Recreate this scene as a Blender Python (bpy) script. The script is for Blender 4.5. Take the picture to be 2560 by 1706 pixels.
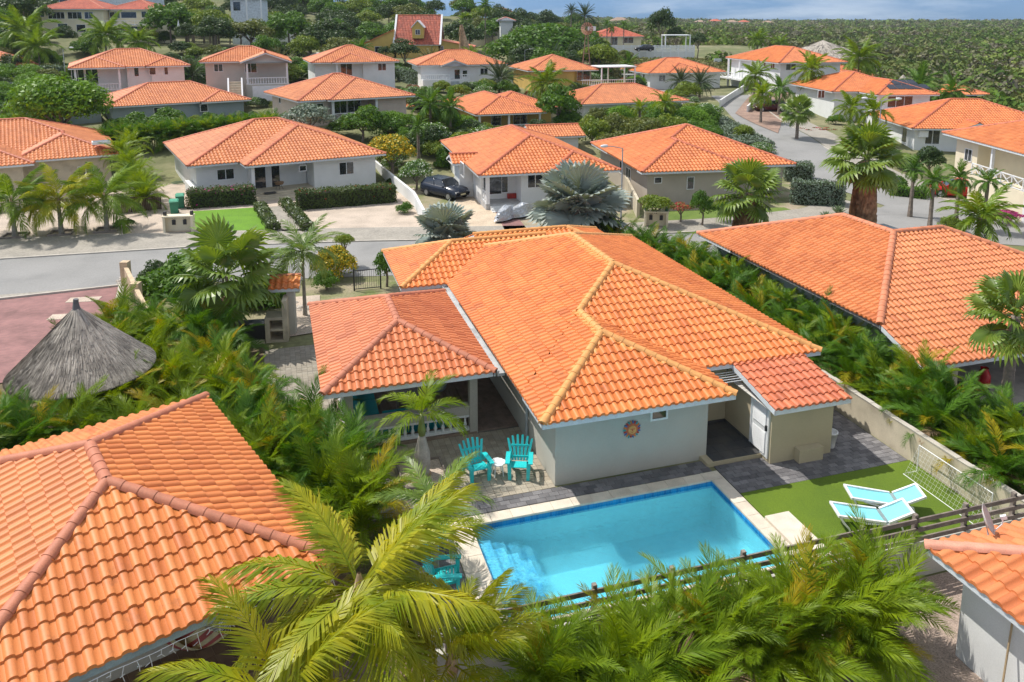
import bpy, math, random
import numpy as np
from mathutils import Matrix, Vector
R = math.radians
random.seed(7); rng = np.random.default_rng(7)
for o in list(bpy.data.objects): bpy.data.objects.remove(o)
SC = bpy.context.scene
COL = SC.collection
# ---------------------------------------------------------------- camera, sky, sun, exposure
CAMH = 14.0; FPX = 1970.0; PITCH = 10.08
cam = bpy.data.cameras.new('camera'); camo = bpy.data.objects.new('camera', cam); COL.objects.link(camo)
cam.sensor_width = 36; cam.lens = FPX/2560*36; cam.shift_y = -(853-398)/2560
cam.clip_end = 60000; cam.clip_start = .2
camo.location = (0, 0, CAMH); camo.rotation_euler = (R(90-PITCH), 0, 0); SC.camera = camo
SUN_AZ = 62.0; SUN_EL = 57.0          # degrees left of straight ahead, above the horizon
w = bpy.data.worlds.new('World'); SC.world = w; w.use_nodes = True
nt = w.node_tree; nt.nodes.clear()
out = nt.nodes.new('ShaderNodeOutputWorld'); bg = nt.nodes.new('ShaderNodeBackground')
sky = nt.nodes.new('ShaderNodeTexSky'); sky.sky_type = 'NISHITA'; sky.sun_disc = False
sky.sun_elevation = R(SUN_EL); sky.sun_rotation = R(-SUN_AZ); sky.air_density = 1.0; sky.dust_density = 0.25
sky.ozone_density = 2.5; sky.altitude = 0
bg.inputs[1].default_value = 0.15
tc = nt.nodes.new('ShaderNodeTexCoord'); mp = nt.nodes.new('ShaderNodeMapping'); mp.inputs['Scale'].default_value = (1.6, 1.6, 9)
n1 = nt.nodes.new('ShaderNodeTexNoise'); n1.inputs['Scale'].default_value = 2.6; n1.inputs['Detail'].default_value = 7; n1.inputs['Roughness'].default_value = .58
cr = nt.nodes.new('ShaderNodeValToRGB'); cr.color_ramp.elements[0].position = .45; cr.color_ramp.elements[1].position = .70
cr.color_ramp.elements[1].color = (.75, .75, .75, 1)
mx = nt.nodes.new('ShaderNodeMix'); mx.data_type = 'RGBA'; mx.inputs['B'].default_value = (2.6, 3.1, 3.7, 1)
bl = nt.nodes.new('ShaderNodeMix'); bl.data_type = 'RGBA'; bl.blend_type = 'MULTIPLY'; bl.inputs['Factor'].default_value = 1.0
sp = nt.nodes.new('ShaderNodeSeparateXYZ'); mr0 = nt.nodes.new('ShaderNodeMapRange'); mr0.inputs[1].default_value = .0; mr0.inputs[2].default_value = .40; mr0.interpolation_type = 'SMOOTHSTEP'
gr = nt.nodes.new('ShaderNodeMix'); gr.data_type = 'RGBA'; gr.inputs['A'].default_value = (.12, .275, .66, 1); gr.inputs['B'].default_value = (1.16, .97, .78, 1)
L = nt.links.new
gc = nt.nodes.new('ShaderNodeMix'); gc.data_type = 'RGBA'; gc.inputs['A'].default_value = (4.4, 4.9, 5.5, 1); gc.inputs['B'].default_value = (12, 11.6, 10.8, 1)  # clouds made brighter overhead, out of view, to lift the light in shade
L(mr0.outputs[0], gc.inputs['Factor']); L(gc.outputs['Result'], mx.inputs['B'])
L(tc.outputs['Generated'], sp.inputs[0]); L(sp.outputs['Z'], mr0.inputs[0]); L(mr0.outputs[0], gr.inputs['Factor']); L(gr.outputs['Result'], bl.inputs['B'])
L(tc.outputs['Generated'], mp.inputs[0]); L(mp.outputs[0], n1.inputs[0]); L(n1.outputs[0], cr.inputs[0])
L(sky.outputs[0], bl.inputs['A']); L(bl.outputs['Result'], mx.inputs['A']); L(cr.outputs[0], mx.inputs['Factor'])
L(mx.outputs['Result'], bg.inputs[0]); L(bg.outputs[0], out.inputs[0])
sl = bpy.data.lights.new('sun', 'SUN'); sl.energy = 3.95; sl.angle = R(.53); sl.color = (1, .95, .87)
so = bpy.data.objects.new('sun', sl); COL.objects.link(so)
sdir = Vector((-math.sin(R(SUN_AZ))*math.cos(R(SUN_EL)), math.cos(R(SUN_AZ))*math.cos(R(SUN_EL)), math.sin(R(SUN_EL))))
so.rotation_euler = sdir.to_track_quat('Z', 'Y').to_euler(); so.location = (0, 0, 60)
SC.view_settings.view_transform = 'Standard'; SC.view_settings.look = 'None'
SC.view_settings.exposure = 0.30; SC.view_settings.gamma = 1.0; SC.view_settings.use_curve_mapping = False
# ---------------------------------------------------------------- geometry of the place
TH = R(16.9)                                   # the villa plots are turned 16.9 degrees
def P(u, v, z=0): return (u*math.cos(TH)-v*math.sin(TH), u*math.sin(TH)+v*math.cos(TH), z)
def toUV(x, y): return (x*math.cos(TH)+y*math.sin(TH), -x*math.sin(TH)+y*math.cos(TH))
_c, _s = math.cos(R(PITCH)), math.sin(R(PITCH))
def at(px, py, z=0):                           # survey point: where a sight line meets the height z
    xc, yc = px-1280, py-398
    t = (CAMH-z)/(yc*_c+FPX*_s)
    return (xc*t, (FPX*_c-yc*_s)*t, z)
def atY(px, py, Y):
    xc, yc = px-1280, py-398; h = FPX*_c-yc*_s; t = Y/h
    return (xc*t, Y, CAMH-(yc*_c+FPX*_s)*t)
CP = np.array([(-38,90,1.9),(-18,88,2.6),(0,96,.6),(16,98,.5),(-50,102,5.2),(-36,105,4.0),(-21,108,4.7),(-7,114,3.9),(7,117,3.7),(28,126,2.6),
 (-20,160,6.9),(-85,145,11.3),(-58,150,9.5),(-70,105,5.5),(-62,82,1.5),(-90,95,4),(-100,250,21),(-20,250,15.5),(60,230,6.5),(-160,200,22),(42,122,3.2),(46,96,1.2),(62,100,.3),
 (75,76,-.5),(60,70,0),(100,150,-2),(70,180,1),(150,300,0),(200,600,5),(100,600,7),(0,600,11),(300,600,4),(-300,600,40),(0,1000,12),(600,1000,8.5),(-600,1000,60),(1000,1000,8.5),
 (-200,100,12),(200,100,-2),(12,150,3),(40,180,4.6),(-60,62,0),(-100,60,1),(30,240,5),(10,320,10)], float)
def terr(x, y):
    x = np.asarray(x, float); y = np.asarray(y, float)
    num = 0; den = 0
    for cx, cy, cz in CP:
        d2 = (x-cx)**2+(y-cy)**2
        k = 1/(d2+30+0.004*(cy**2))**1.6
        num = num+k*cz; den = den+k
    z = num/den
    s = np.clip((y+.25*np.abs(x-0)*0-66)/22, 0, 1); s = s*s*(3-2*s)
    return z*s
def T1(x, y): return float(terr(x, y))
def ground_at(px, py):                         # sight line to the terrain
    z = 0.
    for _ in range(40):
        x, y, _z = at(px, py, z) if (py-398)*_c+FPX*_s > 3 else atY(px, py, 400)
        if y < 0 or y > 1500: y = 900; x = (px-1280)/FPX*900
        z = .5*z+.5*T1(x, y)
    return (x, y, T1(x, y))
# ---------------------------------------------------------------- materials
MATS = {}
def M(name, col, rough=.7, var=.12, nscale=3., col2=None, bump=0., bscale=40., tint=None, metal=0., spec=.5, trans=0., coord='Generated', fine=.06, dark=None, dscale=1.2, dlo=.52, dhi=.7):
    """procedural surface: base colour, large noise to col2, fine grain, per-piece tint, bump"""
    if name in MATS: return MATS[name]
    m = bpy.data.materials.new(name); m.use_nodes = True; MATS[name] = m
    t = m.node_tree; N = t.nodes.new; K = t.links.new; b = t.nodes['Principled BSDF']
    b.inputs['Roughness'].default_value = rough; b.inputs['Metallic'].default_value = metal
    b.inputs['Specular IOR Level'].default_value = spec
    geo = N('ShaderNodeNewGeometry'); pos = geo.outputs['Position']
    nz = N('ShaderNodeTexNoise'); nz.inputs['Scale'].default_value = nscale; nz.inputs['Detail'].default_value = 5; K(pos, nz.inputs[0])
    c2 = col2 or tuple(max(0, c*(1-var*2.2)) for c in col)
    mix = N('ShaderNodeMix'); mix.data_type = 'RGBA'; mix.inputs['A'].default_value = (*col, 1); mix.inputs['B'].default_value = (*c2, 1)
    rm = N('ShaderNodeMapRange'); rm.inputs[1].default_value = .38; rm.inputs[2].default_value = .68; K(nz.outputs[0], rm.inputs[0]); K(rm.outputs[0], mix.inputs['Factor'])
    cur = mix.outputs['Result']
    if fine:
        nf = N('ShaderNodeTexNoise'); nf.inputs['Scale'].default_value = bscale; nf.inputs['Detail'].default_value = 3; K(pos, nf.inputs[0])
        r2 = N('ShaderNodeMapRange'); r2.inputs[1].default_value = .3; r2.inputs[2].default_value = .7; r2.inputs[3].default_value = 1-fine*2; r2.inputs[4].default_value = 1+fine*2
        K(nf.outputs[0], r2.inputs[0])
        mu = N('ShaderNodeVectorMath'); mu.operation = 'SCALE'; K(cur, mu.inputs[0]); K(r2.outputs[0], mu.inputs['Scale']); cur = mu.outputs[0]
    if tint:
        a = N('ShaderNodeAttribute'); a.attribute_name = 'tint'
        mt = N('ShaderNodeMix'); mt.data_type = 'RGBA'; K(a.outputs['Fac'], mt.inputs['Factor']); K(cur, mt.inputs['A'])
        mm = N('ShaderNodeVectorMath'); mm.operation = 'MULTIPLY'; K(cur, mm.inputs[0]); mm.inputs[1].default_value = tint; K(mm.outputs[0], mt.inputs['B']); cur = mt.outputs['Result']
    if dark:
        nd = N('ShaderNodeTexNoise'); nd.inputs['Scale'].default_value = dscale; nd.inputs['Detail'].default_value = 6; nd.inputs['Roughness'].default_value = .65; K(pos, nd.inputs[0])
        r3 = N('ShaderNodeMapRange'); r3.inputs[1].default_value = dlo; r3.inputs[2].default_value = dhi; K(nd.outputs[0], r3.inputs[0])
        md = N('ShaderNodeMix'); md.data_type = 'RGBA'; K(r3.outputs[0], md.inputs['Factor']); K(cur, md.inputs['A']); md.inputs['B'].default_value = (*dark, 1); cur = md.outputs['Result']
    K(cur, b.inputs['Base Color'])
    if bump:
        nb = N('ShaderNodeTexNoise'); nb.inputs['Scale'].default_value = bscale; nb.inputs['Detail'].default_value = 4; K(pos, nb.inputs[0])
        bp = N('ShaderNodeBump'); bp.inputs['Strength'].default_value = bump; bp.inputs['Distance'].default_value = .02; K(nb.outputs[0], bp.inputs['Height']); K(bp.outputs[0], b.inputs['Normal'])
    if trans:
        o = t.nodes['Material Output']; tr = N('ShaderNodeBsdfTranslucent'); ms = N('ShaderNodeMixShader'); ms.inputs[0].default_value = trans
        br = N('ShaderNodeVectorMath'); br.operation = 'MULTIPLY'; br.inputs[1].default_value = (1.5, 1.35, .5); K(cur, br.inputs[0]); K(br.outputs[0], tr.inputs[0])
        K(b.outputs[0], ms.inputs[1]); K(tr.outputs[0], ms.inputs[2]); K(ms.outputs[0], o.inputs[0])
    return m
def tile_mat(name, col, col2, edgecol=None, dark=(.16, .055, .03), damount=.35):
    m = M(name, col, rough=.55, col2=col2, nscale=.55, tint=(.74, .62, .55), bump=.12, bscale=55, fine=.05, dark=dark, dscale=2.3, dlo=.66-.1*damount, dhi=.95)
    if edgecol:                                # cement slurry brushed beside the ridges
        t = m.node_tree; b = t.nodes['Principled BSDF']; cur = b.inputs['Base Color'].links[0].from_socket
        a = t.nodes.new('ShaderNodeAttribute'); a.attribute_name = 'edge'
        nz = t.nodes.new('ShaderNodeTexNoise'); nz.inputs['Scale'].default_value = 3.; g = t.nodes.new('ShaderNodeNewGeometry'); t.links.new(g.outputs['Position'], nz.inputs[0])
        ad = t.nodes.new('ShaderNodeMath'); ad.operation = 'MULTIPLY_ADD'; t.links.new(nz.outputs[0], ad.inputs[0]); ad.inputs[1].default_value = .5; t.links.new(a.outputs['Fac'], ad.inputs[2])
        r = t.nodes.new('ShaderNodeMapRange'); r.inputs[1].default_value = .42; r.inputs[2].default_value = .56; r.inputs[3].default_value = .85; r.inputs[4].default_value = 0; t.links.new(ad.outputs[0], r.inputs[0])
        x = t.nodes.new('ShaderNodeMix'); x.data_type = 'RGBA'; t.links.new(r.outputs[0], x.inputs['Factor']); t.links.new(cur, x.inputs['A']); x.inputs['B'].default_value = (*edgecol, 1)
        t.links.new(x.outputs['Result'], b.inputs['Base Color'])
    return m
T_MAIN = tile_mat('tile_main', (.77, .245, .060), (.70, .205, .05), edgecol=(.80, .36, .10), damount=.9)
T_CAPY = M('ridge_yellow', (.74, .36, .11), rough=.6, nscale=4, var=.1, tint=(.9, .85, .8), bump=.1)
T_PINK = tile_mat('tile_pink', (.66, .215, .078), (.58, .175, .065), damount=.3)
T_CAPP = M('ridge_pink', (.56, .20, .11), rough=.65, nscale=3, var=.1, tint=(.85, .8, .75), bump=.1)
T_OLD = tile_mat('tile_weathered', (.66, .20, .085), (.50, .13, .06), dark=(.12, .05, .035), damount=1.5)
T_LEFT = tile_mat('tile_apricot', (.72, .245, .066), (.64, .205, .055), damount=.8)
T_NEI = tile_mat('tile_salmon', (.68, .235, .078), (.60, .195, .065), dark=(.2, .07, .04), damount=.8)
T_ROW = tile_mat('tile_row', (.68, .245, .085), (.58, .195, .068), damount=.5)
T_ROW2 = tile_mat('tile_row_bright', (.72, .235, .07), (.63, .195, .06), damount=.2)
T_RED = tile_mat('tile_red', (.56, .13, .062), (.45, .09, .05), damount=1.2)
WALL_GREY = M('render_greige', (.50, .485, .435), rough=.85, nscale=.8, var=.04, bump=.15, bscale=30, fine=.02)
WALL_KHAKI = M('render_khaki', (.50, .43, .29), rough=.85, nscale=.8, var=.05, bump=.15, bscale=30, fine=.02)
WALL_TAUPE = M('render_taupe', (.47, .415, .35), rough=.85, nscale=.8, var=.05, bump=.15, bscale=30, fine=.02)
WALL_WHITE = M('render_white', (.74, .75, .74), rough=.8, nscale=.9, var=.04, bump=.1, bscale=30, fine=.02)
WALL_CREAM = M('render_cream', (.76, .68, .50), rough=.8, nscale=.9, var=.04, bump=.1, bscale=30, fine=.02)
WALL_SAND = M('render_sand', (.60, .53, .40), rough=.85, nscale=1.2, var=.10, bump=.15, bscale=30, fine=.03, dark=(.38, .32, .24), dscale=.9)
WALL_YEL = M('render_yellow', (.60, .42, .12), rough=.85, nscale=.8, var=.07)
WALL_PINK = M('render_rose', (.60, .50, .43), rough=.85, nscale=.8, var=.05)
WALL_BLUE = M('render_bluegrey', (.32, .38, .40), rough=.8, nscale=.8, var=.05)
WHITE = M('white_paint', (.80, .81, .82), rough=.5, var=.03)
FASCIA = M('fascia_paint', (.66, .70, .73), rough=.5, var=.05)
GLASS = M('window_glass', (.028, .034, .042), rough=.06, var=.2, spec=1.0)
SOFFIT = M('soffit', (.62, .60, .56), rough=.8, var=.04)
DECKM = M('roof_underlay', (.22, .08, .04), rough=.9, var=.1)
DARK = M('dark_metal', (.035, .035, .038), rough=.5, var=.1)
STEEL = M('galvanised_steel', (.42, .44, .46), rough=.45, var=.06, metal=.3)
WOOD = M('weathered_wood', (.30, .25, .215), rough=.85, var=.18, nscale=5, bump=.3, bscale=25, tint=(.7, .68, .66))
DECKW = M('deck_wood', (.27, .20, .165), rough=.8, var=.15, nscale=4, bump=.2, bscale=25, tint=(.78, .75, .72))
TURQ = M('turquoise_plastic', (.03, .60, .62), rough=.35, var=.05)
TEXTL = M('sling_fabric', (.22, .66, .74), rough=.8, var=.05)
SOFAM = M('sofa_fabric', (.005, .27, .33), rough=.9, var=.08)
COPING = M('travertine', (.72, .64, .53), rough=.6, var=.08, nscale=2.5, bump=.1, tint=(.9, .88, .86))
BARK = M('palm_bark', (.26, .21, .17), rough=.9, var=.18, nscale=6, bump=.5, bscale=22)
BARKL = M('pale_bark', (.40, .36, .31), rough=.9, var=.16, nscale=6, bump=.4, bscale=22)
SHAFT = M('green_crownshaft', (.22, .27, .07), rough=.5, var=.2, nscale=5)
STRAW = M('dead_frond', (.56, .38, .23), rough=.9, var=.25, nscale=3, tint=(.80, .74, .68))
THATCH = M('thatch', (.50, .45, .385), rough=.95, var=.22, nscale=2, tint=(.45, .44, .45), bump=.4, bscale=30)
def leafm(name, c, c2, tint=(.60, .74, .6), rough=.5, tr=.25, spec=.3): return M(name, c, rough=rough, col2=c2, nscale=1.1, tint=tint, trans=tr, fine=.0, spec=spec)
LF_AREC = leafm('leaf_areca', (.25, .33, .008), (.13, .22, .008), tr=.34, rough=.45, spec=.25)
LF_ARECY = leafm('leaf_areca_gold', (.40, .34, .012), (.26, .30, .012), tint=(.8, .6, .5), tr=.3, rough=.45, spec=.25)
LF_AREC2 = leafm('leaf_areca_deep', (.11, .23, .012), (.055, .15, .010), tr=.32)
LF_COCO = leafm('leaf_coconut', (.46, .42, .018), (.22, .30, .012), tr=.36, rough=.4, spec=.35)
LF_COCG = leafm('leaf_coconut_green', (.22, .32, .018), (.11, .20, .014), tr=.32)
LF_FAN = leafm('leaf_fan', (.24, .33, .05), (.12, .21, .03), tr=.3, rough=.4, spec=.5)
LF_BIS = leafm('leaf_bismarck', (.34, .41, .38), (.26, .32, .30), tint=(1.0, .82, .70), tr=.1)
LF_DATE = leafm('leaf_date', (.085, .12, .06), (.06, .10, .035), tr=.12)
LF_DATEY = leafm('leaf_date_gold', (.16, .15, .045), (.10, .12, .04), tr=.12)
LF_TREE = leafm('leaf_tree', (.12, .23, .018), (.06, .145, .014), tr=.3)
LF_MANGO = leafm('leaf_mango', (.19, .34, .012), (.09, .20, .010))
LF_DARK = leafm('leaf_dark', (.07, .115, .03), (.04, .08, .022))
LF_OLIVE = leafm('leaf_olive', (.19, .21, .05), (.11, .14, .035))
LF_SILV = leafm('leaf_silver', (.23, .28, .22), (.15, .20, .15), tr=.08)
LF_YEL = leafm('leaf_yellowgreen', (.24, .30, .03), (.13, .20, .02))
LF_HEDGE = leafm('leaf_hedge', (.09, .13, .03), (.05, .085, .022))
FL_YEL = leafm('flower_yellow', (.70, .46, .01), (.6, .42, .02), tr=.1)
FL_RED = leafm('flower_red', (.55, .03, .03), (.45, .04, .06), tr=.1)
FL_PINK = leafm('flower_magenta', (.50, .02, .20), (.40, .04, .2), tr=.1)
FL_WHITE = leafm('flower_white', (.75, .75, .66), (.65, .68, .6), tr=.1)
# ---------------------------------------------------------------- mesh helpers
def mkmesh(name, V, F4=None, F3=None, mats=(), mi=None, tint=None, edge=None, smooth=False):
    V = np.asarray(V, np.float32).reshape(-1, 3)
    F4 = np.asarray(F4 if F4 is not None else [], np.int32).reshape(-1, 4); F3 = np.asarray(F3 if F3 is not None else [], np.int32).reshape(-1, 3)
    me = bpy.data.meshes.new(name); me.vertices.add(len(V)); me.vertices.foreach_set('co', V.ravel())
    nl = F4.size+F3.size; me.loops.add(nl); me.loops.foreach_set('vertex_index', np.concatenate([F4.ravel(), F3.ravel()]))
    np_ = len(F4)+len(F3); me.polygons.add(np_)
    ls = np.concatenate([np.arange(len(F4))*4, F4.size+np.arange(len(F3))*3]).astype(np.int32)
    me.polygons.foreach_set('loop_start', ls)
    me.polygons.foreach_set('loop_total', np.concatenate([np.full(len(F4), 4), np.full(len(F3), 3)]).astype(np.int32))
    for m in mats: me.materials.append(m)
    if mi is not None: me.polygons.foreach_set('material_index', np.asarray(mi, np.int32))
    me.polygons.foreach_set('use_smooth', np.full(np_, bool(smooth)))
    if tint is not None: me.attributes.new('tint', 'FLOAT', 'POINT').data.foreach_set('value', np.asarray(tint, np.float32))
    if edge is not None: me.attributes.new('edge', 'FLOAT', 'POINT').data.foreach_set('value', np.asarray(edge, np.float32))
    me.update(calc_edges=True); me.validate()
    return me
def inv(par):
    m = Matrix.Identity(4); p = par
    while p is not None: m = p.matrix_basis @ m; p = p.parent
    return m
def link(name, me, parent=None, mat=None, kind=None):
    """mat: placement in world space"""
    o = bpy.data.objects.new(name, me); COL.objects.link(o)
    if parent is not None: o.parent = parent
    W = mat if mat is not None else Matrix.Identity(4)
    o.matrix_basis = (inv(parent).inverted() @ W) if parent is not None else W
    if kind: o['kind'] = kind
    return o
def tag(o, label=None, cat=None, group=None, kind=None):
    if label: o['label'] = label
    if cat: o['category'] = cat
    if group: o['group'] = group
    if kind: o['kind'] = kind
    return o
def thing(name, label, cat, loc, rz=0., group=None):
    o = bpy.data.objects.new(name, None); COL.objects.link(o); o.empty_display_size = .3
    o.matrix_basis = Matrix.Translation(loc) @ Matrix.Rotation(rz, 4, 'Z')
    return tag(o, label, cat, group)
def copy_tree(o, parent=None, **kw):
    c = o.copy(); COL.objects.link(c); c.parent = parent
    for ch in list(o.children): copy_tree(ch, c)
    return c
class MB:
    """collects shapes (in the frame F) into one mesh"""
    def __init__(s): s.V = []; s.F4 = []; s.F3 = []; s.t = []; s.m4 = []; s.m3 = []; s.mi = 0; s.tv = .0
    def add(s, vs, f4=(), f3=()):
        b = len(s.V); s.V += [tuple(v) for v in vs]; s.t += [s.tv]*len(vs)
        for f in f4: s.F4.append([i+b for i in f]); s.m4.append(s.mi)
        for f in f3: s.F3.append([i+b for i in f]); s.m3.append(s.mi)
        return s
    def box(s, x0, x1, y0, y1, z0, z1):
        return s.add([(x, y, z) for z in (z0, z1) for y in (y0, y1) for x in (x0, x1)],
                     [(0, 2, 3, 1), (4, 5, 7, 6), (0, 1, 5, 4), (2, 6, 7, 3), (0, 4, 6, 2), (1, 3, 7, 5)])
    def bar(s, a, b, w, h=None, up=(0, 0, 1)):          # rectangular bar from a to b
        a = Vector(a); b = Vector(b); d = (b-a).normalized(); u = Vector(up)
        if abs(d.dot(u)) > .98: u = Vector((1, 0, 0))
        x = d.cross(u).normalized(); y = x.cross(d); h = h or w
        vs = [p+x*(i*w/2)+y*(j*h/2) for p in (a, b) for i, j in ((-1, -1), (1, -1), (1, 1), (-1, 1))]
        return s.add(vs, [(0, 1, 5, 4), (1, 2, 6, 5), (2, 3, 7, 6), (3, 0, 4, 7), (3, 2, 1, 0), (4, 5, 6, 7)])
    def tube(s, pts, rad, n=6, cap=True):
        pts = [Vector(p) for p in pts]; rad = rad if hasattr(rad, '__len__') else [rad]*len(pts); vs = []
        for i, p in enumerate(pts):
            d = (pts[min(i+1, len(pts)-1)]-pts[max(i-1, 0)]).normalized()
            u = Vector((0, 0, 1)) if abs(d.z) < .9 else Vector((0, 1, 0)); x = d.cross(u).normalized(); y = x.cross(d)
            vs += [p+(x*math.cos(k*2*math.pi/n)+y*math.sin(k*2*math.pi/n))*rad[i] for k in range(n)]
        f = [(i*n+k, i*n+(k+1) % n, (i+1)*n+(k+1) % n, (i+1)*n+k) for i in range(len(pts)-1) for k in range(n)]
        t = []
        if cap:
            vs += [pts[0], pts[-1]]; a = len(vs)-2
            t = [(a, (k+1) % n, k) for k in range(n)]+[(a+1, (len(pts)-1)*n+k, (len(pts)-1)*n+(k+1) % n) for k in range(n)]
        return s.add(vs, f, t)
    def lathe(s, c, prof, n=10):                         # prof: (radius, z)
        return s.tube([(c[0], c[1], c[2]+z) for r, z in prof], [max(r, .001) for r, z in prof], n) if all(prof[i+1][1] > prof[i][1] for i in range(len(prof)-1)) else s._lathe(c, prof, n)
    def _lathe(s, c, prof, n):
        vs = [(c[0]+r*math.cos(k*2*math.pi/n), c[1]+r*math.sin(k*2*math.pi/n), c[2]+z) for r, z in prof for k in range(n)]
        return s.add(vs, [(i*n+k, i*n+(k+1) % n, (i+1)*n+(k+1) % n, (i+1)*n+k) for i in range(len(prof)-1) for k in range(n)])
    def prism(s, poly, z0, z1, ax='z'):
        n = len(poly); f = lambda p, z: (p[0], p[1], z) if ax == 'z' else ((p[0], z, p[1]) if ax == 'y' else (z, p[0], p[1]))
        vs = [f(p, z0) for p in poly]+[f(p, z1) for p in poly]; cx = sum(p[0] for p in poly)/n; cy = sum(p[1] for p in poly)/n
        vs += [f((cx, cy), z0), f((cx, cy), z1)]
        return s.add(vs, [(i, (i+1) % n, n+(i+1) % n, n+i) for i in range(n)], [(2*n, (i+1) % n, i) for i in range(n)]+[(2*n+1, n+i, n+(i+1) % n) for i in range(n)])
    def build(s, name, mats, parent=None, F=None, kind=None, smooth=False):
        mats = mats if isinstance(mats, (list, tuple)) else [mats]
        me = mkmesh(name, s.V, s.F4, s.F3, mats, s.m4+s.m3, s.t, None, smooth)
        # re-centre the mesh on the parent's frame
        return link(name, me, parent, F, kind)
def FR(x, y, rot=0., z=0.): return Matrix.Translation((x, y, z)) @ Matrix.Rotation(rot, 4, 'Z')
FU = Matrix.Rotation(TH, 4, 'Z')
WORDS = ['first', 'second', 'third', 'fourth', 'fifth', 'sixth', 'seventh', 'eighth', 'ninth', 'tenth', 'eleventh', 'twelfth', 'thirteenth', 'fourteenth', 'fifteenth', 'sixteenth', 'seventeenth', 'eighteenth', 'nineteenth', 'twentieth', 'twenty-first', 'twenty-second', 'twenty-third', 'twenty-fourth', 'twenty-fifth', 'twenty-sixth', 'twenty-seventh', 'twenty-eighth', 'twenty-ninth', 'thirtieth', 'thirty-first', 'thirty-second', 'thirty-third']
for nm in ('leaf_scrub', 'leaf_scrub_grey', 'leaf_scrub_green'): pass
# ---------------------------------------------------------------- ground
def slab(name, polyuv, z, mat, kind='structure', F=FU, h=None):
    n = len(polyuv); me = bpy.data.meshes.new(name)
    if h is None: me.from_pydata([(a, b, z) for a, b in polyuv], [], [tuple(range(n))])
    else:
        me.from_pydata([(a, b, z) for a, b in polyuv]+[(a, b, z-h) for a, b in polyuv], [], [tuple(range(n))]+[(i, n+i, n+(i+1) % n, (i+1) % n) for i in range(n)])
    me.materials.append(mat); return link(name, me, None, F, kind)
PU0, PU1, PV0, PV1 = 4.68, 12.36, 15.5, 19.45          # pool
DIRT = M('dry_ground', (.24, .22, .12), rough=.95, col2=(.12, .15, .045), nscale=.12, var=.2, bump=.3, bscale=4, fine=.1, dark=(.11, .12, .045), dscale=.25, dlo=.44, dhi=.62)
def lines(lo, hi, near, step, far, extra):
    a = list(np.arange(near[0], near[1], step)); x = near[1]
    while x < hi: a.append(x); x += step+(x-near[1])*far
    x = near[0]-step
    while x > lo: a.append(x); x -= step+(near[0]-x)*far
    a = [q for q in a if all(abs(q-e) > .4 for e in extra)]+list(extra)
    return np.array(sorted(a))
gu = lines(-900, 1600, (-60, 90), 3, .06, [PU0, PU1]); gv = lines(-60, 1700, (0, 200), 3, .05, [PV0, PV1])
UU, VV = np.meshgrid(gu, gv); X = UU*math.cos(TH)-VV*math.sin(TH); Y = UU*math.sin(TH)+VV*math.cos(TH); Z = terr(X, Y)
nu = len(gu); idx = np.arange(len(gv)*nu).reshape(len(gv), nu)
q = np.stack([idx[:-1, :-1], idx[:-1, 1:], idx[1:, 1:], idx[1:, :-1]], -1)
cu = (gu[:-1]+gu[1:])/2; cv = (gv[:-1]+gv[1:])/2
keep = ~(((cu > PU0) & (cu < PU1))[None, :] & ((cv > PV0) & (cv < PV1))[:, None])
link('ground', mkmesh('ground', np.stack([X, Y, Z], -1), q[keep], None, [DIRT], smooth=True), None, None, 'structure')
SEA = M('sea_water', (.02, .10, .20), rough=.25, var=.1, nscale=.02)
slab('sea', [(-30000, 1500), (40000, 1500), (40000, 45000), (-30000, 45000)], -6, SEA)
def ribbon(name, left, right, mat, dz=.03, kind='structure', n=6, edge=None):
    """strip between two xy polylines draped on the terrain"""
    def res(pl):
        pl = np.array(pl, float); d = np.r_[0, np.cumsum(np.hypot(*np.diff(pl, axis=0).T))]; t = np.linspace(0, d[-1], 40); return np.stack([np.interp(t, d, pl[:, 0]), np.interp(t, d, pl[:, 1])], -1)
    A, B = res(left), res(right); w_ = np.linspace(0, 1, n)[None, :, None]; G = A[:, None]*(1-w_)+B[:, None]*w_
    z = terr(G[..., 0], G[..., 1])+dz; Vv = np.concatenate([G, z[..., None]], -1); ii = np.arange(40*n).reshape(40, n)
    return link(name, mkmesh(name, Vv, np.stack([ii[:-1, :-1], ii[:-1, 1:], ii[1:, 1:], ii[1:, :-1]], -1), None, [mat], smooth=True), None, None, kind)
ASPH = M('road_concrete', (.27, .265, .258), rough=.85, col2=(.225, .222, .215), nscale=.35, fine=.04, bscale=12, dark=(.19, .19, .19), dscale=.35, dlo=.56, dhi=.85)
PAVE = M('pavement', (.34, .31, .265), rough=.9, col2=(.27, .25, .215), nscale=.8, fine=.1, bscale=9)
KERB = M('kerb', (.50, .46, .40), rough=.9, var=.08)
GRAVEL = M('pale_gravel', (.52, .43, .35), rough=.95, col2=(.41, .34, .275), nscale=.8, fine=.17, bscale=24, bump=.5)
GRAVELD = M('brown_gravel', (.40, .31, .255), rough=.95, col2=(.31, .24, .20), nscale=1., fine=.2, bscale=30, bump=.6)
LAWN = M('lawn_bright', (.12, .26, .008), rough=.9, col2=(.10, .22, .008), nscale=1., fine=.12, bscale=18, bump=.4)
LAWN2 = M('lawn_plain', (.13, .19, .03), rough=.9, col2=(.09, .15, .02), nscale=.9, fine=.12, bscale=16, bump=.4)
TURF = M('artificial_turf', (.11, .175, .008), rough=.95, col2=(.085, .145, .008), nscale=.8, fine=.13, bscale=60, bump=.5)
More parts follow.
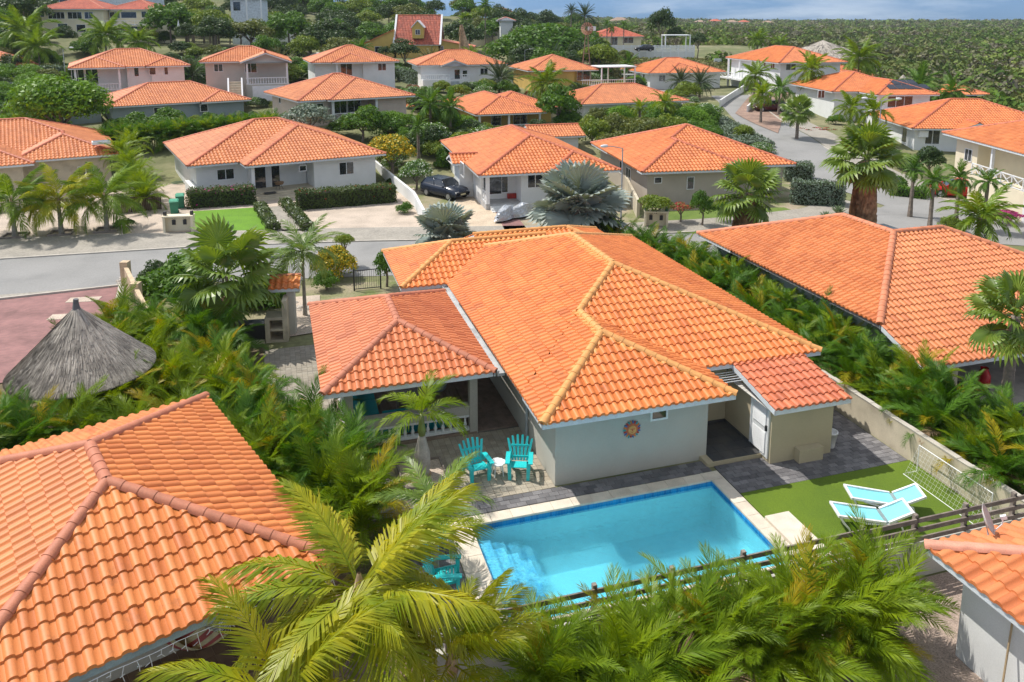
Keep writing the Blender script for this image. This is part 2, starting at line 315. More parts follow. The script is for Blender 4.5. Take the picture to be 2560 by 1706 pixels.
# main street
near = [(-80, 31), (-45, 35.5), (-26.3, 38.6), (-21, 40.2), (-8.9, 41.6), (5, 43), (18, 45.5), (27, 49), (33, 51)]
farr = [(-80, 37.5), (-45, 42.2), (-30.2, 44.8), (-19.5, 47.4), (-9.65, 48.6), (5, 49.6), (16, 51.5), (24, 54.5), (27.5, 58)]
ribbon('road', near, farr, ASPH, .02)
ribbon('pavement', farr, [(-80, 42), (-45, 47), (-32.9, 49.5), (-20.6, 50.9), (-10.1, 51.9), (5, 52.6), (15, 54.6), (22, 57.5), (25.5, 61)], PAVE, .05)
def kerbline(pl, side=.12, name='kerb', dz=.12, parent=None):
    mb = MB()
    for (a, b) in zip(pl[:-1], pl[1:]):
        za, zb = T1(*a), T1(*b); mb.bar((a[0], a[1], za+dz/2), (b[0], b[1], zb+dz/2), side, dz+.04)
    return mb.build(name, KERB, None, None, 'structure')
kerbline(farr, .16, dz=.07); 
# side street running up to the right
sl_ = [(33, 51), (29.6, 58), (28, 66), (27.2, 76), (28, 88), (29.6, 100), (30.5, 110), (31, 118)]
sr_ = [(45, 46), (35.5, 55.5), (33.6, 62), (32.6, 70), (32.4, 80), (33.5, 95), (34.5, 106), (35.5, 118)]
ribbon('side_road', [(24.5, 55.5)]+[(x-1.2, y) for x, y in sl_[1:]], sr_[1:], ASPH, .034)
ribbon('side_road_joint', [(27, 49), (24.5, 55)], [(45, 44), (35.5, 57)], ASPH, .028)
kerbline(sr_, .16, dz=.06)
ribbon('side_pavement', [(x+.1, y) for x, y in sr_], [(50, 50), (39, 58), (36.6, 64), (35.4, 71), (35.6, 80), (36.8, 95), (37.6, 106), (38.5, 118)], PAVE, .05)
BRICKP = bpy.data.materials.new('red_brick_paving'); BRICKP.use_nodes = True
def brickmat(m, c1, c2, mort, scale, rot=TH, bw=.5, bh=.25):
    t = m.node_tree; b = t.nodes['Principled BSDF']; b.inputs['Roughness'].default_value = .85
    g = t.nodes.new('ShaderNodeNewGeometry'); mp_ = t.nodes.new('ShaderNodeMapping'); mp_.inputs['Rotation'].default_value = (0, 0, -rot); t.links.new(g.outputs['Position'], mp_.inputs[0])
    br = t.nodes.new('ShaderNodeTexBrick'); br.inputs['Scale'].default_value = scale; br.inputs['Color1'].default_value = (*c1, 1); br.inputs['Color2'].default_value = (*c2, 1); br.inputs['Mortar'].default_value = (*mort, 1)
    br.inputs['Mortar Size'].default_value = .012; t.links.new(mp_.outputs[0], br.inputs[0])
    n = t.nodes.new('ShaderNodeTexNoise'); n.inputs['Scale'].default_value = .9; n.inputs['Detail'].default_value = 6; t.links.new(g.outputs['Position'], n.inputs[0])
    r = t.nodes.new('ShaderNodeMapRange'); r.inputs[1].default_value = .3; r.inputs[2].default_value = .72; r.inputs[3].default_value = .72; r.inputs[4].default_value = 1.28; t.links.new(n.outputs[0], r.inputs[0])
    s = t.nodes.new('ShaderNodeVectorMath'); s.operation = 'SCALE'; t.links.new(br.outputs[0], s.inputs[0]); t.links.new(r.outputs[0], s.inputs['Scale']); t.links.new(s.outputs[0], b.inputs['Base Color'])
    bp = t.nodes.new('ShaderNodeBump'); bp.inputs['Strength'].default_value = .4; bp.inputs['Distance'].default_value = .01; t.links.new(br.outputs['Fac'], bp.inputs['Height']); bp.invert = True; t.links.new(bp.outputs[0], b.inputs['Normal'])
brickmat(BRICKP, (.30, .145, .135), (.24, .115, .11), (.22, .15, .14), 2.2)
MOSAIC = bpy.data.materials.new('pool_mosaic'); MOSAIC.use_nodes = True
brickmat(MOSAIC, (.01, .20, .50), (.02, .32, .66), (.15, .42, .60), 6.0)
BRICKP2 = bpy.data.materials.new('brick_drive'); BRICKP2.use_nodes = True
brickmat(BRICKP2, (.33, .22, .16), (.25, .15, .12), (.24, .19, .15), 2.2)
# red brick forecourt on the left, below the street
def XY(*pl): return [(a, b) for a, b in pl]
ID = Matrix.Identity(4)
slab('brick_forecourt', [(-42, 24), (-16, 29.5), (-20.7, 39.9), (-25.9, 37.8), (-46, 33.7)], .055, BRICKP, F=ID)
ribbon('verge', [(-80, 30.4), (-46, 34.0), (-26, 38.1), (-20.9, 40.1)], near[:4], PAVE, .045)
mbk = MB(); mbk.bar((-46, 33.8, .05), (-25.9, 37.9, .05), .14, .2); mbk.bar((-25.9, 37.9, .05), (-20.7, 40.0, .05), .14, .2); mbk.bar((-20.7, 40.0, .05), (-16.6, 30.2, .05), .3, .24); mbk.build('forecourt_kerb', KERB, None, None, 'structure')
for hx, hy in ((-21.6, 37.9), (-21.2, 35.6)):
    mb = MB(); mb.box(-.75, .75, -.35, .35, 0, .015); mb.build('bare_patch', GRAVEL, None, FR(hx, hy, R(8), .058), 'structure')
# plots: gravel and lawns (flat part)
slab('gravel_yard', [(-60, 44.5), (-33, 49.6), (-20.6, 51.0), (-17.0, 51.4), (-15.5, 58), (-21, 80), (-46, 80), (-75, 55)], .012, GRAVEL, F=ID)
slab('yard_soil', [(-16.9, 52), (-10.1, 52), (5, 52.7), (15, 54.7), (22, 57.6), (26.5, 62), (27, 76), (-20, 76)], .008, M('yard_soil', (.34, .28, .20), rough=.95, col2=(.14, .17, .05), nscale=.5, fine=.12, bscale=10), F=ID)
# ---------------------------------------------------------------- roofs of overlapping hips, tiled piece by piece
TAN = .368
NORM = dict(F=lambda r: ((r['u0'], r['v0']), (1, 0), (0, 1), r['u1']-r['u0'], r['v1']-r['v0'], 'L', 'R', 'B'),
            R=lambda r: ((r['u1'], r['v0']), (0, 1), (-1, 0), r['v1']-r['v0'], r['u1']-r['u0'], 'F', 'B', 'L'),
            B=lambda r: ((r['u1'], r['v1']), (-1, 0), (0, -1), r['u1']-r['u0'], r['v1']-r['v0'], 'R', 'L', 'F'),
            L=lambda r: ((r['u0'], r['v1']), (0, -1), (1, 0), r['v1']-r['v0'], r['u1']-r['u0'], 'B', 'F', 'R'))
def rect(u0, u1, v0, v1, z=2.62, s='LRFB', tan=TAN, **k): return dict(u0=u0, u1=u1, v0=v0, v1=v1, z=z, s=s, tan=tan, **k)
def hgt(r, u, v):
    d = np.full(np.broadcast(u, v).shape, 1e9); u = np.asarray(u, float); v = np.asarray(v, float)
    if 'L' in r['s']: d = np.minimum(d, u-r['u0'])
    if 'R' in r['s']: d = np.minimum(d, r['u1']-u)
    if 'F' in r['s']: d = np.minimum(d, v-r['v0'])
    if 'B' in r['s']: d = np.minimum(d, r['v1']-v)
    z = r['z']+r['tan']*d
    ins = (u > r['u0']-.001) & (u < r['u1']+.001) & (v > r['v0']-.001) & (v < r['v1']+.001)
    return np.where(ins, z, -1e9)
def over(rects, i, u, v, z, strict=.03):
    m = np.zeros(np.broadcast(u, v).shape, bool)
    for j, r in enumerate(rects):
        if j == i: continue
        h = hgt(r, u, v); m |= h > z+strict
        if j < i: m |= (np.abs(h-z) <= strict)
    return m
FS = {7: [0, .09, .21, .34, .47, .59, .66, 1.0], 5: [0, .11, .34, .57, .66, 1.0], 4: [0, .14, .52, .66, 1.0]}
HS = {7: [0, .66, .93, 1, .93, .66, .0, .0], 5: [0, .75, 1, .75, 0, 0], 4: [0, .9, .9, 0, 0]}
def tile_profile(K, amp):                        # one S-wave: steep rounded hump, then a flat pan
    return np.array(HS[K])*amp
def roof(parent, rects, F, tmat, capmat, w=.255, c=.39, amp=.060, K=7, n_ind=0, fascia=FASCIA, caps_ind=True, capr=.135, name='roof', eye=None):
    rf = None; dv = []; d4 = []
    mb = MB()
    for i, r in enumerate(rects):                # deck polygons, soffit
        dz = -.012-.006*i
        for s in r['s']:
            E0, S, N, W, D, sl, sr, op = NORM[s](r)
            dm = D/2 if op in r['s'] else D
            aL = min(W/2 if (sl in r['s'] and sr in r['s']) else W, dm); b = aL
            if sl in r['s'] and sr in r['s'] and W/2 < dm: pts = [(0, 0), (W, 0), (W/2, W/2)]
            else:
                pts = [(0, 0), (W, 0), (W-dm if sr in r['s'] else W, dm), (dm if sl in r['s'] else 0, dm)]
            vs = [(E0[0]+S[0]*a+N[0]*bb, E0[1]+S[1]*a+N[1]*bb, r['z']+r['tan']*bb+dz) for a, bb in pts]
            mb.add(vs, [(0, 1, 2, 3)] if len(pts) == 4 else [], [(0, 1, 2)] if len(pts) == 3 else [])
    mb.mi = 1
    for i, r in enumerate(rects):
        z = r['z']-.13-.004*i; e = .03
        if r.get('soffit', True): mb.box(r['u0']+e, r['u1']-e, r['v0']+e, r['v1']-e, z-.02, z)
    rf = mb.build(name, [DECKM, SOFFIT], parent, F)
    # tiles
    AV = []; A4 = []; AT = []; AE = []; base = 0; cand = []
    for i, r in enumerate(rects):
        cosp = 1/math.sqrt(1+r['tan']**2); ch = c*cosp; tz = r['tan']
        for s in r['s']:
            E0, S, N, W, D, sl, sr, op = NORM[s](r)
            dm = D/2 if op in r['s'] else D
            if sl in r['s'] and sr in r['s']: dm = min(dm, W/2)
            nc = int(round(W/w)); ww = W/nc; nr = int(math.ceil((dm+.04)/ch))
            a = (np.arange(nc)[:, None]*ww+np.array(FS[K])[None, :]*ww)         # nc,K+1
            bm = np.full(a.shape, dm)
            if sl in r['s']: bm = np.minimum(bm, a)
            if sr in r['s']: bm = np.minimum(bm, W-a)
            j = np.arange(nr)[:, None, None]
            b0 = np.minimum(j*ch-.04, bm[None]); b1 = np.minimum((j+1)*ch+.0-.04, bm[None])
            pr = np.broadcast_to(tile_profile(K, amp), a.shape)[None]+.012
            jit = rng.normal(0, .0025, (nr, nc, 1))
            def pos(b, zoff):
                A_ = np.broadcast_to(a[None], b.shape)
                return np.stack([E0[0]+S[0]*A_+N[0]*b, E0[1]+S[1]*A_+N[1]*b, r['z']+tz*b+zoff], -1)
            low = pos(b0, pr+.038+jit); top = pos(b1, pr+jit*0); lip = pos(b0, pr*.6-.012+jit*0)
            ok = (b1-b0 > .012); ok = ok[..., :-1] | ok[..., 1:]                      # nr,nc,K
            cu_ = E0[0]+S[0]*(a[:, K//2])[None]+N[0]*(b0+b1)[:, :, K//2]/2; cv_ = E0[1]+S[1]*(a[:, K//2])[None]+N[1]*(b0+b1)[:, :, K//2]/2
            zc = r['z']+tz*(b0+b1)[:, :, K//2]/2
            hid = over(rects, i, cu_, cv_, zc)
            for ka, bb in ((0, b0), (K, b0), (0, b1), (K, b1)):
                pu = E0[0]+S[0]*a[:, ka][None]+N[0]*bb[:, :, ka]; pv = E0[1]+S[1]*a[:, ka][None]+N[1]*bb[:, :, ka]
                cov = np.zeros(hid.shape, bool)
                for jj, q_ in enumerate(rects):
                    if jj != i: cov |= hgt(q_, pu, pv) > r['z']+tz*bb[:, :, ka]-.05
                hid = hid & cov
            full = (b0[:, :, 0] == (j*ch-.04)[:, :, 0]) & (b1[:, :, 0] == ((j+1)*ch-.04)[:, :, 0]) & (b1[:, :, K] == ((j+1)*ch-.04)[:, :, 0]) & ~hid
            tint = np.clip(rng.normal(.32, .27, (nr, nc)), 0, 1)
            eu = E0[0]+S[0]*a+N[0]*(bm+.25); ev = E0[1]+S[1]*a+N[1]*(bm+.25); cont = np.zeros(bm.shape, bool)
            for jj, q_ in enumerate(rects):
                if jj != i: cont |= hgt(q_, eu, ev) > r['z']+tz*bm+.04
            bme = bm+np.where(cont, 2., 0.); ed = np.broadcast_to(bme[None], b0.shape)
            if n_ind:
                for (jj, ii) in np.argwhere(full):
                    a0 = ii*ww; bb = jj*ch-.04
                    cand.append((i, s, ww, ch, E0[0]+S[0]*a0+N[0]*bb, E0[1]+S[1]*a0+N[1]*bb, r['z']+tz*bb, S, N, tz, tint[jj, ii], bme[ii, K//2]-bb, (i, s, jj, ii)))
            V_ = np.stack([lip, low, low, top], 3)      # nr,nc,K+1,4,3
            cnt = nr*nc*(K+1)*4; id_ = np.arange(cnt).reshape(nr, nc, K+1, 4)
            q1 = np.stack([id_[:, :, :-1, 0], id_[:, :, 1:, 0], id_[:, :, 1:, 1], id_[:, :, :-1, 1]], -1)
            q2 = np.stack([id_[:, :, :-1, 2], id_[:, :, 1:, 2], id_[:, :, 1:, 3], id_[:, :, :-1, 3]], -1)
            msk = ok & ~hid[:, :, None]
            AV.append((V_.reshape(-1, 3), q1, q2, msk, np.broadcast_to(tint[:, :, None, None], (nr, nc, K+1, 4)).ravel(),
                       np.stack([ed-b0, ed-b0, ed-b0, ed-b1], -1).ravel(), (i, s)))
    ind = set()
    if n_ind:
        def dist(cn):
            p = F @ Vector((cn[4], cn[5], cn[6])); x, y = p.x, p.y; zc = y*_c+(CAMH-p.z)*_s
            if zc < 2: return 1e9
            px = 1280+FPX*x/zc; py = 398+FPX*((CAMH-p.z)*_c-y*_s)/zc
            return zc+(0 if (-20 < px < 2580 and py < 1730) else 500)
        cand.sort(key=dist); cand = cand[:n_ind]; cache = {}
        for cn in cand:
            ti = int(cn[10]*5.99); ei = 0 if cn[11] < .45 else 1
            key = (round(cn[2], 4), round(cn[3], 4), ti, ei)
            if key not in cache:
                f = np.array(FS[K]); pr = tile_profile(K, amp)+.012; x = f*cn[2]; z0 = np.zeros(K+1)
                tz = cn[9]; Vt = np.concatenate([np.stack([x, z0, pr*.6-.012], -1), np.stack([x, z0, pr+.038], -1), np.stack([x, z0, pr+.038], -1), np.stack([x, z0+cn[3], tz*cn[3]+pr], -1)])
                k1 = K+1; Q = [(m_, m_+1, k1+m_+1, k1+m_) for m_ in range(K)]+[(2*k1+m_, 2*k1+m_+1, 3*k1+m_+1, 3*k1+m_) for m_ in range(K)]
                cache[key] = mkmesh('tile', Vt, Q, None, [tmat], tint=np.full(len(Vt), (ti+.5)/6), edge=np.full(len(Vt), .2 if ei == 0 else 1.), smooth=True)
            S, N = cn[7], cn[8]
            ml = Matrix(((S[0], N[0], 0, cn[4]), (S[1], N[1], 0, cn[5]), (0, 0, 1, cn[6]+random.gauss(0, .003)), (0, 0, 0, 1)))
            link('tile', cache[key], rf, F @ ml); ind.add(cn[12])
    VV_ = []; QQ = []; TT = []; EE = []; base = 0
    for V_, q1, q2, msk, tt, ee, (i, s) in AV:
        for (a_, b_, jj, ii) in ind:
            if (a_, b_) == (i, s): msk[jj, ii] = False
        use = np.concatenate([q1[msk], q2[msk]]); u_, invx = np.unique(use.ravel(), return_inverse=True)
        VV_.append(V_[u_]); QQ.append(invx.reshape(-1, 4)+base); TT.append(tt[u_]); EE.append(ee[u_]); base += len(u_)
    me = mkmesh('tiles', np.concatenate(VV_), np.concatenate(QQ), None, [tmat], tint=np.concatenate(TT), edge=np.concatenate(EE), smooth=True)
    link('tile_field', me, rf, F, 'stuff')
    # ridge and hip caps
    segs = []
    for i, r in enumerate(rects):
        s = r['s']; W = r['u1']-r['u0']; D = r['v1']-r['v0']
        mu = W/2 if 'L' in s and 'R' in s else W; mv = D/2 if 'F' in s and 'B' in s else D; m_ = min(mu, mv)
        for a_, b_, cu0, cv0, du, dv_ in (('L', 'F', r['u0'], r['v0'], 1, 1), ('R', 'F', r['u1'], r['v0'], -1, 1), ('L', 'B', r['u0'], r['v1'], 1, -1), ('R', 'B', r['u1'], r['v1'], -1, -1)):
            if a_ in s and b_ in s: segs.append((i, (cu0, cv0, r['z']), (cu0+du*m_, cv0+dv_*m_, r['z']+r['tan']*m_)))
        if 'L' in s and 'R' in s and W <= D+.01 or ('L' in s and 'R' in s and not ('F' in s and 'B' in s)):
            if 'L' in s and 'R' in s and W/2 <= (D/2 if ('F' in s and 'B' in s) else D):
                v0 = r['v0']+(W/2 if 'F' in s else 0); v1 = r['v1']-(W/2 if 'B' in s else 0); um = (r['u0']+r['u1'])/2; zz = r['z']+r['tan']*W/2
                if v1-v0 > .05: segs.append((i, (um, v0, zz), (um, v1, zz)))
        if 'F' in s and 'B' in s and D/2 <= (W/2 if ('L' in s and 'R' in s) else W)+.001:
            u0 = r['u0']+(D/2 if 'L' in s else 0); u1 = r['u1']-(D/2 if 'R' in s else 0); vm = (r['v0']+r['v1'])/2; zz = r['z']+r['tan']*D/2
            if u1-u0 > .05: segs.append((i, (u0, vm, zz), (u1, vm, zz)))
    capl = .38; capn = 0; cc = MB(); capme = {}
    for i, p0, p1 in segs:
        p0 = Vector(p0); p1 = Vector(p1); Ln = (p1-p0).length; n = max(1, int(round(Ln/capl))); st = (p1-p0)/n; d = st.normalized()
        x = d.cross(Vector((0, 0, 1))).normalized(); y = x.cross(d)
        for k in range(n):
            m_ = p0+st*(k+.5)
            U_ = lambda px_, py_: max(float(hgt(q_, np.array(px_), np.array(py_))) for q_ in rects)
            if U_(m_.x, m_.y) > m_.z+.04 or U_(m_.x+x.x*.25, m_.y+x.y*.25) > m_.z-.015 or U_(m_.x-x.x*.25, m_.y-x.y*.25) > m_.z-.015: continue
            if any(abs(float(hgt(rects[j_], np.array(m_.x), np.array(m_.y)))-m_.z) < .02 for j_ in range(i)): continue
            l = st.length
            def cap(mbx, org, X_, D_, Y_):
                vs = []
                for (tt, rr, yo) in ((-.012, capr*1.03, .007), (l*.98, capr*.97, 0.)):
                    for a_ in range(7):
                        an = math.pi*a_/6; vs.append(org+D_*tt+X_*(math.cos(an)*rr)+Y_*(math.sin(an)*rr*.85+yo-.012+.03))
                for a_ in range(7):
                    an = math.pi*a_/6; vs.append(org+D_*-.012+X_*(math.cos(an)*capr*.8)+Y_*(math.sin(an)*capr*.6))
                vs += vs[:7]
                mbx.add(vs, [(a_, a_+7, a_+8, a_+1) for a_ in range(6)]+[(a_+22, a_+15, a_+14, a_+21) for a_ in range(6)])
            if caps_ind and capn < 300:
                key = round(l, 3)
                if key not in capme:
                    t_ = MB(); t_.tv = .3; cap(t_, Vector((0, 0, 0)), Vector((1, 0, 0)), Vector((0, 1, 0)), Vector((0, 0, 1)))
                    capme[key] = mkmesh('ridge_tile', t_.V, t_.F4, t_.F3, [capmat], tint=t_.t, smooth=True)
                o_ = p0+st*k; ml = Matrix(((x.x, d.x, y.x, o_.x), (x.y, d.y, y.y, o_.y), (x.z, d.z, y.z, o_.z), (0, 0, 0, 1)))
                link('ridge_tile', capme[key], rf, F @ ml); capn += 1
            else:
                cc.tv = random.random(); cap(cc, p0+st*k, x, d, y)
    if cc.V: cc.build('ridge_caps', capmat, rf, F, 'stuff', smooth=True)
    # fascia boards: each unbroken run is a part
    for i, r in enumerate(rects):
        for s in 'LRFB':
            E0, S, N, W, D, sl, sr, op = NORM[s](r); t = np.arange(0, W+.001, .1)
            bb = .02; pu = E0[0]+S[0]*t+N[0]*bb; pv = E0[1]+S[1]*t+N[1]*bb; z_ = hgt(r, pu, pv)-.07
            cov = np.zeros(t.shape, bool)
            for j_, q_ in enumerate(rects):
                if j_ != i: cov |= hgt(q_, pu, pv) > z_-.03
            vis = ~cov; k = 0
            while k < len(t):
                if not vis[k]: k += 1; continue
                e = k
                while e+1 < len(t) and vis[e+1]: e += 1
                if e > k+1:
                    fb = MB(); vs = []
                    knots = [k, e] if s in r['s'] else sorted(set([k, e]+[int(np.clip(round(W/2/.1), k, e))]))
                    for q_, (ka, kb) in enumerate(zip(knots[:-1], knots[1:])):
                        pts = []
                        for kk in (ka, kb):
                            uu, vv_ = E0[0]+S[0]*t[kk], E0[1]+S[1]*t[kk]
                            zz = float(hgt(r, np.array(uu+N[0]*.02), np.array(vv_+N[1]*.02))); 
                            for o_, zo in ((0, -.165), (.03, -.165), (.03, -.0), (0, -.0)): pts.append((uu+N[0]*(o_-.004*i), vv_+N[1]*(o_-.004*i), zz+zo))
                        fb.add(pts, [(0, 1, 5, 4), (1, 2, 6, 5), (2, 3, 7, 6), (3, 0, 4, 7), (3, 2, 1, 0), (4, 5, 6, 7)])
                    fb.build('fascia', fascia, parent, F)
                k = e+1
        # gable triangles
        for s in 'LRFB':
            if s in r['s']: continue
            E0, S, N, W, D, sl, sr, op = NORM[s](r)
            if sl in r['s'] and sr in r['s'] and r.get('gable', True):
                o_ = .5; p = lambda a_, z_: (E0[0]+S[0]*a_+N[0]*o_, E0[1]+S[1]*a_+N[1]*o_, z_)
                g = MB(); g.add([p(0, r['z']-.1), p(W, r['z']-.1), p(W/2, r['z']+r['tan']*W/2-.03)], [], [(0, 1, 2)]); g.build('gable', r.get('gmat', WALL_WHITE), parent, F)
    return rf
# ---------------------------------------------------------------- houses
def wallbox(parent, F, u0, u1, v0, v1, z0, z1, mat, name='wall'):
    m = MB(); m.box(u0, u1, v0, v1, z0, z1); return m.build(name, mat, parent, F)
def place(F, side, u, v, z):                     # local frame on a facade: x along the wall (seen from outside, left to right), y outwards
    rot = {'F': 0, 'R': math.pi/2, 'B': math.pi, 'L': -math.pi/2}[side]
    return F @ Matrix.Translation((u, v, z)) @ Matrix.Rotation(rot, 4, 'Z')
def window(parent, F, side, u, v, z, w, h, n=2, frame=WHITE, glass=GLASS, label=None, name='window', sill=False, fr=.055, blind=None):
    G = place(F, side, u, v, z); m = MB(); d = .045
    m.box(-w/2, w/2, -d, .02, 0, fr); m.box(-w/2, w/2, -d, .02, h-fr, h); m.box(-w/2, -w/2+fr, -d, .02, fr, h-fr); m.box(w/2-fr, w/2, -d, .02, fr, h-fr)
    pw = (w-fr)/n
    for k in range(1, n): m.box(-w/2+k*pw, -w/2+k*pw+fr, -d, .02, fr, h-fr)
    if sill: m.box(-w/2-.05, w/2+.05, -d-.04, .02, -.05, -.002)
    o = m.build(name, frame, parent, G)
    for k in range(n):
        p = MB(); p.box(-w/2+k*pw+fr, -w/2+(k+1)*pw, -.018, .01, fr, h-fr); p.build('pane', glass, o, G)
    return o
def door(parent, F, side, u, v, z, w=1., h=2.1, mat=WHITE): 
    G = place(F, side, u, v, z); m = MB(); m.box(-w/2, w/2, -.04, .02, 0, h); m.box(-w/2-.06, -w/2, -.06, .02, 0, h+.06); m.box(w/2, w/2+.06, -.06, .02, 0, h+.06); m.box(-w/2, w/2, -.06, .02, h, h+.06)
    o = m.build('door', mat, parent, G); k = MB(); k.box(w/2-.14, w/2-.05, -.09, -.04, h*.48, h*.52); k.build('handle', STEEL, o, G); return o
def post(parent, F, u, v, z0, z1, w=.22, mat=WHITE, name='column'):
    m = MB(); m.box(u-w/2, u+w/2, v-w/2, v+w/2, z0, z1); return m.build(name, mat, parent, F)
BALME = {}
def baluster_mesh(h, mat):
    k = (round(h, 2), mat.name)
    if k not in BALME:
        m = MB(); pr = [(.055, 0), (.055, .06*h), (.035, .1*h), (.06, .2*h), (.068, .3*h), (.05, .42*h), (.03, .6*h), (.045, .72*h), (.03, .78*h), (.045, .86*h), (.055, .92*h), (.055, h)]
        m.tube([(0, 0, z) for r, z in pr], [r for r, z in pr], 8); BALME[k] = mkmesh('baluster', m.V, m.F4, m.F3, [mat], tint=m.t, smooth=True)
    return BALME[k]
def balustrade(parent, F, a, b, z, h=.8, step=.24, mat=WHITE, base=True):
    m = MB(); a = Vector(a); b = Vector(b); za = z if not hasattr(z, '__len__') else z[0]; zb = z if not hasattr(z, '__len__') else z[1]
    A = Vector((a.x, a.y, za)); B = Vector((b.x, b.y, zb)); up = Vector((0, 0, 1))
    m.bar(A+up*(h-.05), B+up*(h-.05), .18, .1)
    if base: m.bar(A+up*.05, B+up*.05, .16, .1)
    o = m.build('balustrade', mat, parent, F); n = int((B-A).length/step)
    for k in range(n):
        p = A+(B-A)*((k+.5)/n); link('baluster', baluster_mesh(h-.2, mat), o, F @ Matrix.Translation(p+up*.1))
    return o
def xrail(parent, F, a, b, z, h=.9, bay=1.2, mat=WHITE):
    a = Vector((*a, z)); b = Vector((*b, z)); n = max(1, round((b-a).length/bay)); up = Vector((0, 0, 1)); m = MB()
    m.bar(a+up*h, b+up*h, .07); m.bar(a+up*.08, b+up*.08, .07)
    for k in range(n+1): p = a+(b-a)*(k/n); m.bar(p, p+up*h, .07)
    for k in range(n):
        p = a+(b-a)*(k/n); q_ = a+(b-a)*((k+1)/n); m.bar(p+up*.1, q_+up*h, .045); m.bar(q_+up*.1, p+up*h, .045)
    return m.build('cross_railing', mat, parent, F)
def steps(parent, F, u0, u1, v, ztop, n=4, tread=.32, mat=None, side='F'):
    G = place(F, side, 0, 0, 0) if False else F; m = MB(); hh = ztop/n
    for k in range(n): m.box(u0, u1, v-(k+1)*tread, v-k*tread+.01, -.3, ztop-(k+.0)*hh-.001*k-hh*.0-hh)
    return m.build('steps', mat or WALL_WHITE, parent, G)
# ---------------------------------------------------------------- pool and terraces of the main villa
POOLM = M('pool_plaster', (.80, .88, .88), rough=.6, col2=(.72, .85, .87), nscale=.6, fine=.03, bscale=5)
pw = MB()
pw.box(PU0-.25, PU0, PV0-.25, PV1+.25, -1.75, -.02); pw.box(PU1, PU1+.25, PV0-.25, PV1+.25, -1.75, -.02)
pw.box(PU0, PU1, PV0-.25, PV0, -1.75, -.02); pw.box(PU0, PU1, PV1, PV1+.25, -1.75, -.02); pw.box(PU0, PU1, PV0, PV1, -1.75, -1.5)
pool = thing('swimming_pool', 'rectangular blue swimming pool with pale stone edge in front of the grey villa', 'pool', P(8.5, 17.5, 0), TH)
pw.build('basin', POOLM, pool, FU)
mo = MB(); e = .012
mo.box(PU0, PU1, PV1-e, PV1, -.25, -.025); mo.box(PU0, PU1, PV0, PV0+e, -.25, -.025); mo.box(PU0, PU0+e, PV0+e, PV1-e, -.25, -.025); mo.box(PU1-e, PU1, PV0+e, PV1-e, -.25, -.025)
mo.build('mosaic_band', MOSAIC, pool, FU)
STEPM = M('step_mosaic', (.78, .84, .88), rough=.5, col2=(.30, .55, .80), nscale=5, fine=.15, bscale=14)
for k, (a, b, zt) in enumerate(((0, .45, -.3), (.45, .85, -.55), (.85, 1.25, -.8), (1.25, 1.62, -1.05))):
    m_ = MB(); m_.box(PU0+a+.014, PU0+b, 17.5, 19.0, -1.5, zt); m_.build('step', STEPM, pool, FU)
m_ = MB(); m_.box(PU0+.014, PU0+.55, PV0+.02, 17.45, -1.5, -.35); m_.build('bench', STEPM, pool, FU)
# coping stones, one by one
def stones(parent, u0, u1, v0, v1, z, h, su, sv, mat, name, gap=.008, ind=300, bond=False, F=FU, jit=.004, zb=None):
    """paving stones laid in a grid (or running bond); the nearest as objects, the rest one field"""
    cells = []; nv = max(1, round((v1-v0)/sv)); nu_ = max(1, round((u1-u0)/su)); dv = (v1-v0)/nv; du = (u1-u0)/nu_
    for j in range(nv):
        off = du/2 if (bond and j % 2) else 0
        xs = [u0]+[u0+off+k*du for k in range(0 if off else 1, nu_+1) if u0+off+k*du < u1-1e-4]+[u1]
        xs = sorted(set(round(x, 4) for x in xs))
        for a, b in zip(xs[:-1], xs[1:]):
            if b-a > .03: cells.append((a, b, v0+j*dv, v0+(j+1)*dv))
    cells.sort(key=lambda q_: (F @ Vector((q_[0], q_[2], 0))).length); cache = {}; mb = MB()
    for n_, (a, b, c0, c1) in enumerate(cells):
        t_ = random.random(); zz = z+random.uniform(-jit, jit)
        if n_ < ind:
            ti = int(t_*5.99); k = (round(b-a, 3), round(c1-c0, 3), ti)
            if k not in cache:
                m = MB(); m.tv = (ti+.5)/6; w_, d_ = b-a-gap, c1-c0-gap; c_ = .006
                m.add([(0, 0, -h), (w_, 0, -h), (w_, d_, -h), (0, d_, -h), (0, 0, -c_), (w_, 0, -c_), (w_, d_, -c_), (0, d_, -c_), (c_, c_, 0), (w_-c_, c_, 0), (w_-c_, d_-c_, 0), (c_, d_-c_, 0)],
                      [(0, 1, 5, 4), (1, 2, 6, 5), (2, 3, 7, 6), (3, 0, 4, 7), (4, 5, 9, 8), (5, 6, 10, 9), (6, 7, 11, 10), (7, 4, 8, 11), (8, 9, 10, 11)])
                cache[k] = mkmesh(name, m.V, m.F4, m.F3, [mat], tint=m.t)
            link(name, cache[k], parent, F @ Matrix.Translation((a, c0, zz)))
        else:
            mb.tv = t_; mb.add([(a, c0, zz), (b-gap, c0, zz), (b-gap, c1-gap, zz), (a, c1-gap, zz), (a, c0, zz-.02), (b-gap, c0, zz-.02)], [(0, 1, 2, 3), (4, 5, 1, 0)])
    if mb.V: mb.build(name+'_field', mat, parent, F, 'stuff')
c1_, c2_, c3_, c4_ = PU0-.6, PU1+.4, PV0-.45, PV1+.38
stones(pool, c1_, c2_, PV1-.03, c4_, .03, .06, .6, 1, COPING, 'coping_stone'); stones(pool, c1_, PU0+.03, c3_, PV1-.034, .03, .06, 1, .6, COPING, 'coping_stone')
stones(pool, PU1-.03, c2_, c3_, PV1-.034, .03, .06, 1, .6, COPING, 'coping_stone'); stones(pool, PU0+.034, PU1-.034, c3_, PV0+.03, .03, .06, .6, 1, COPING, 'coping_stone')
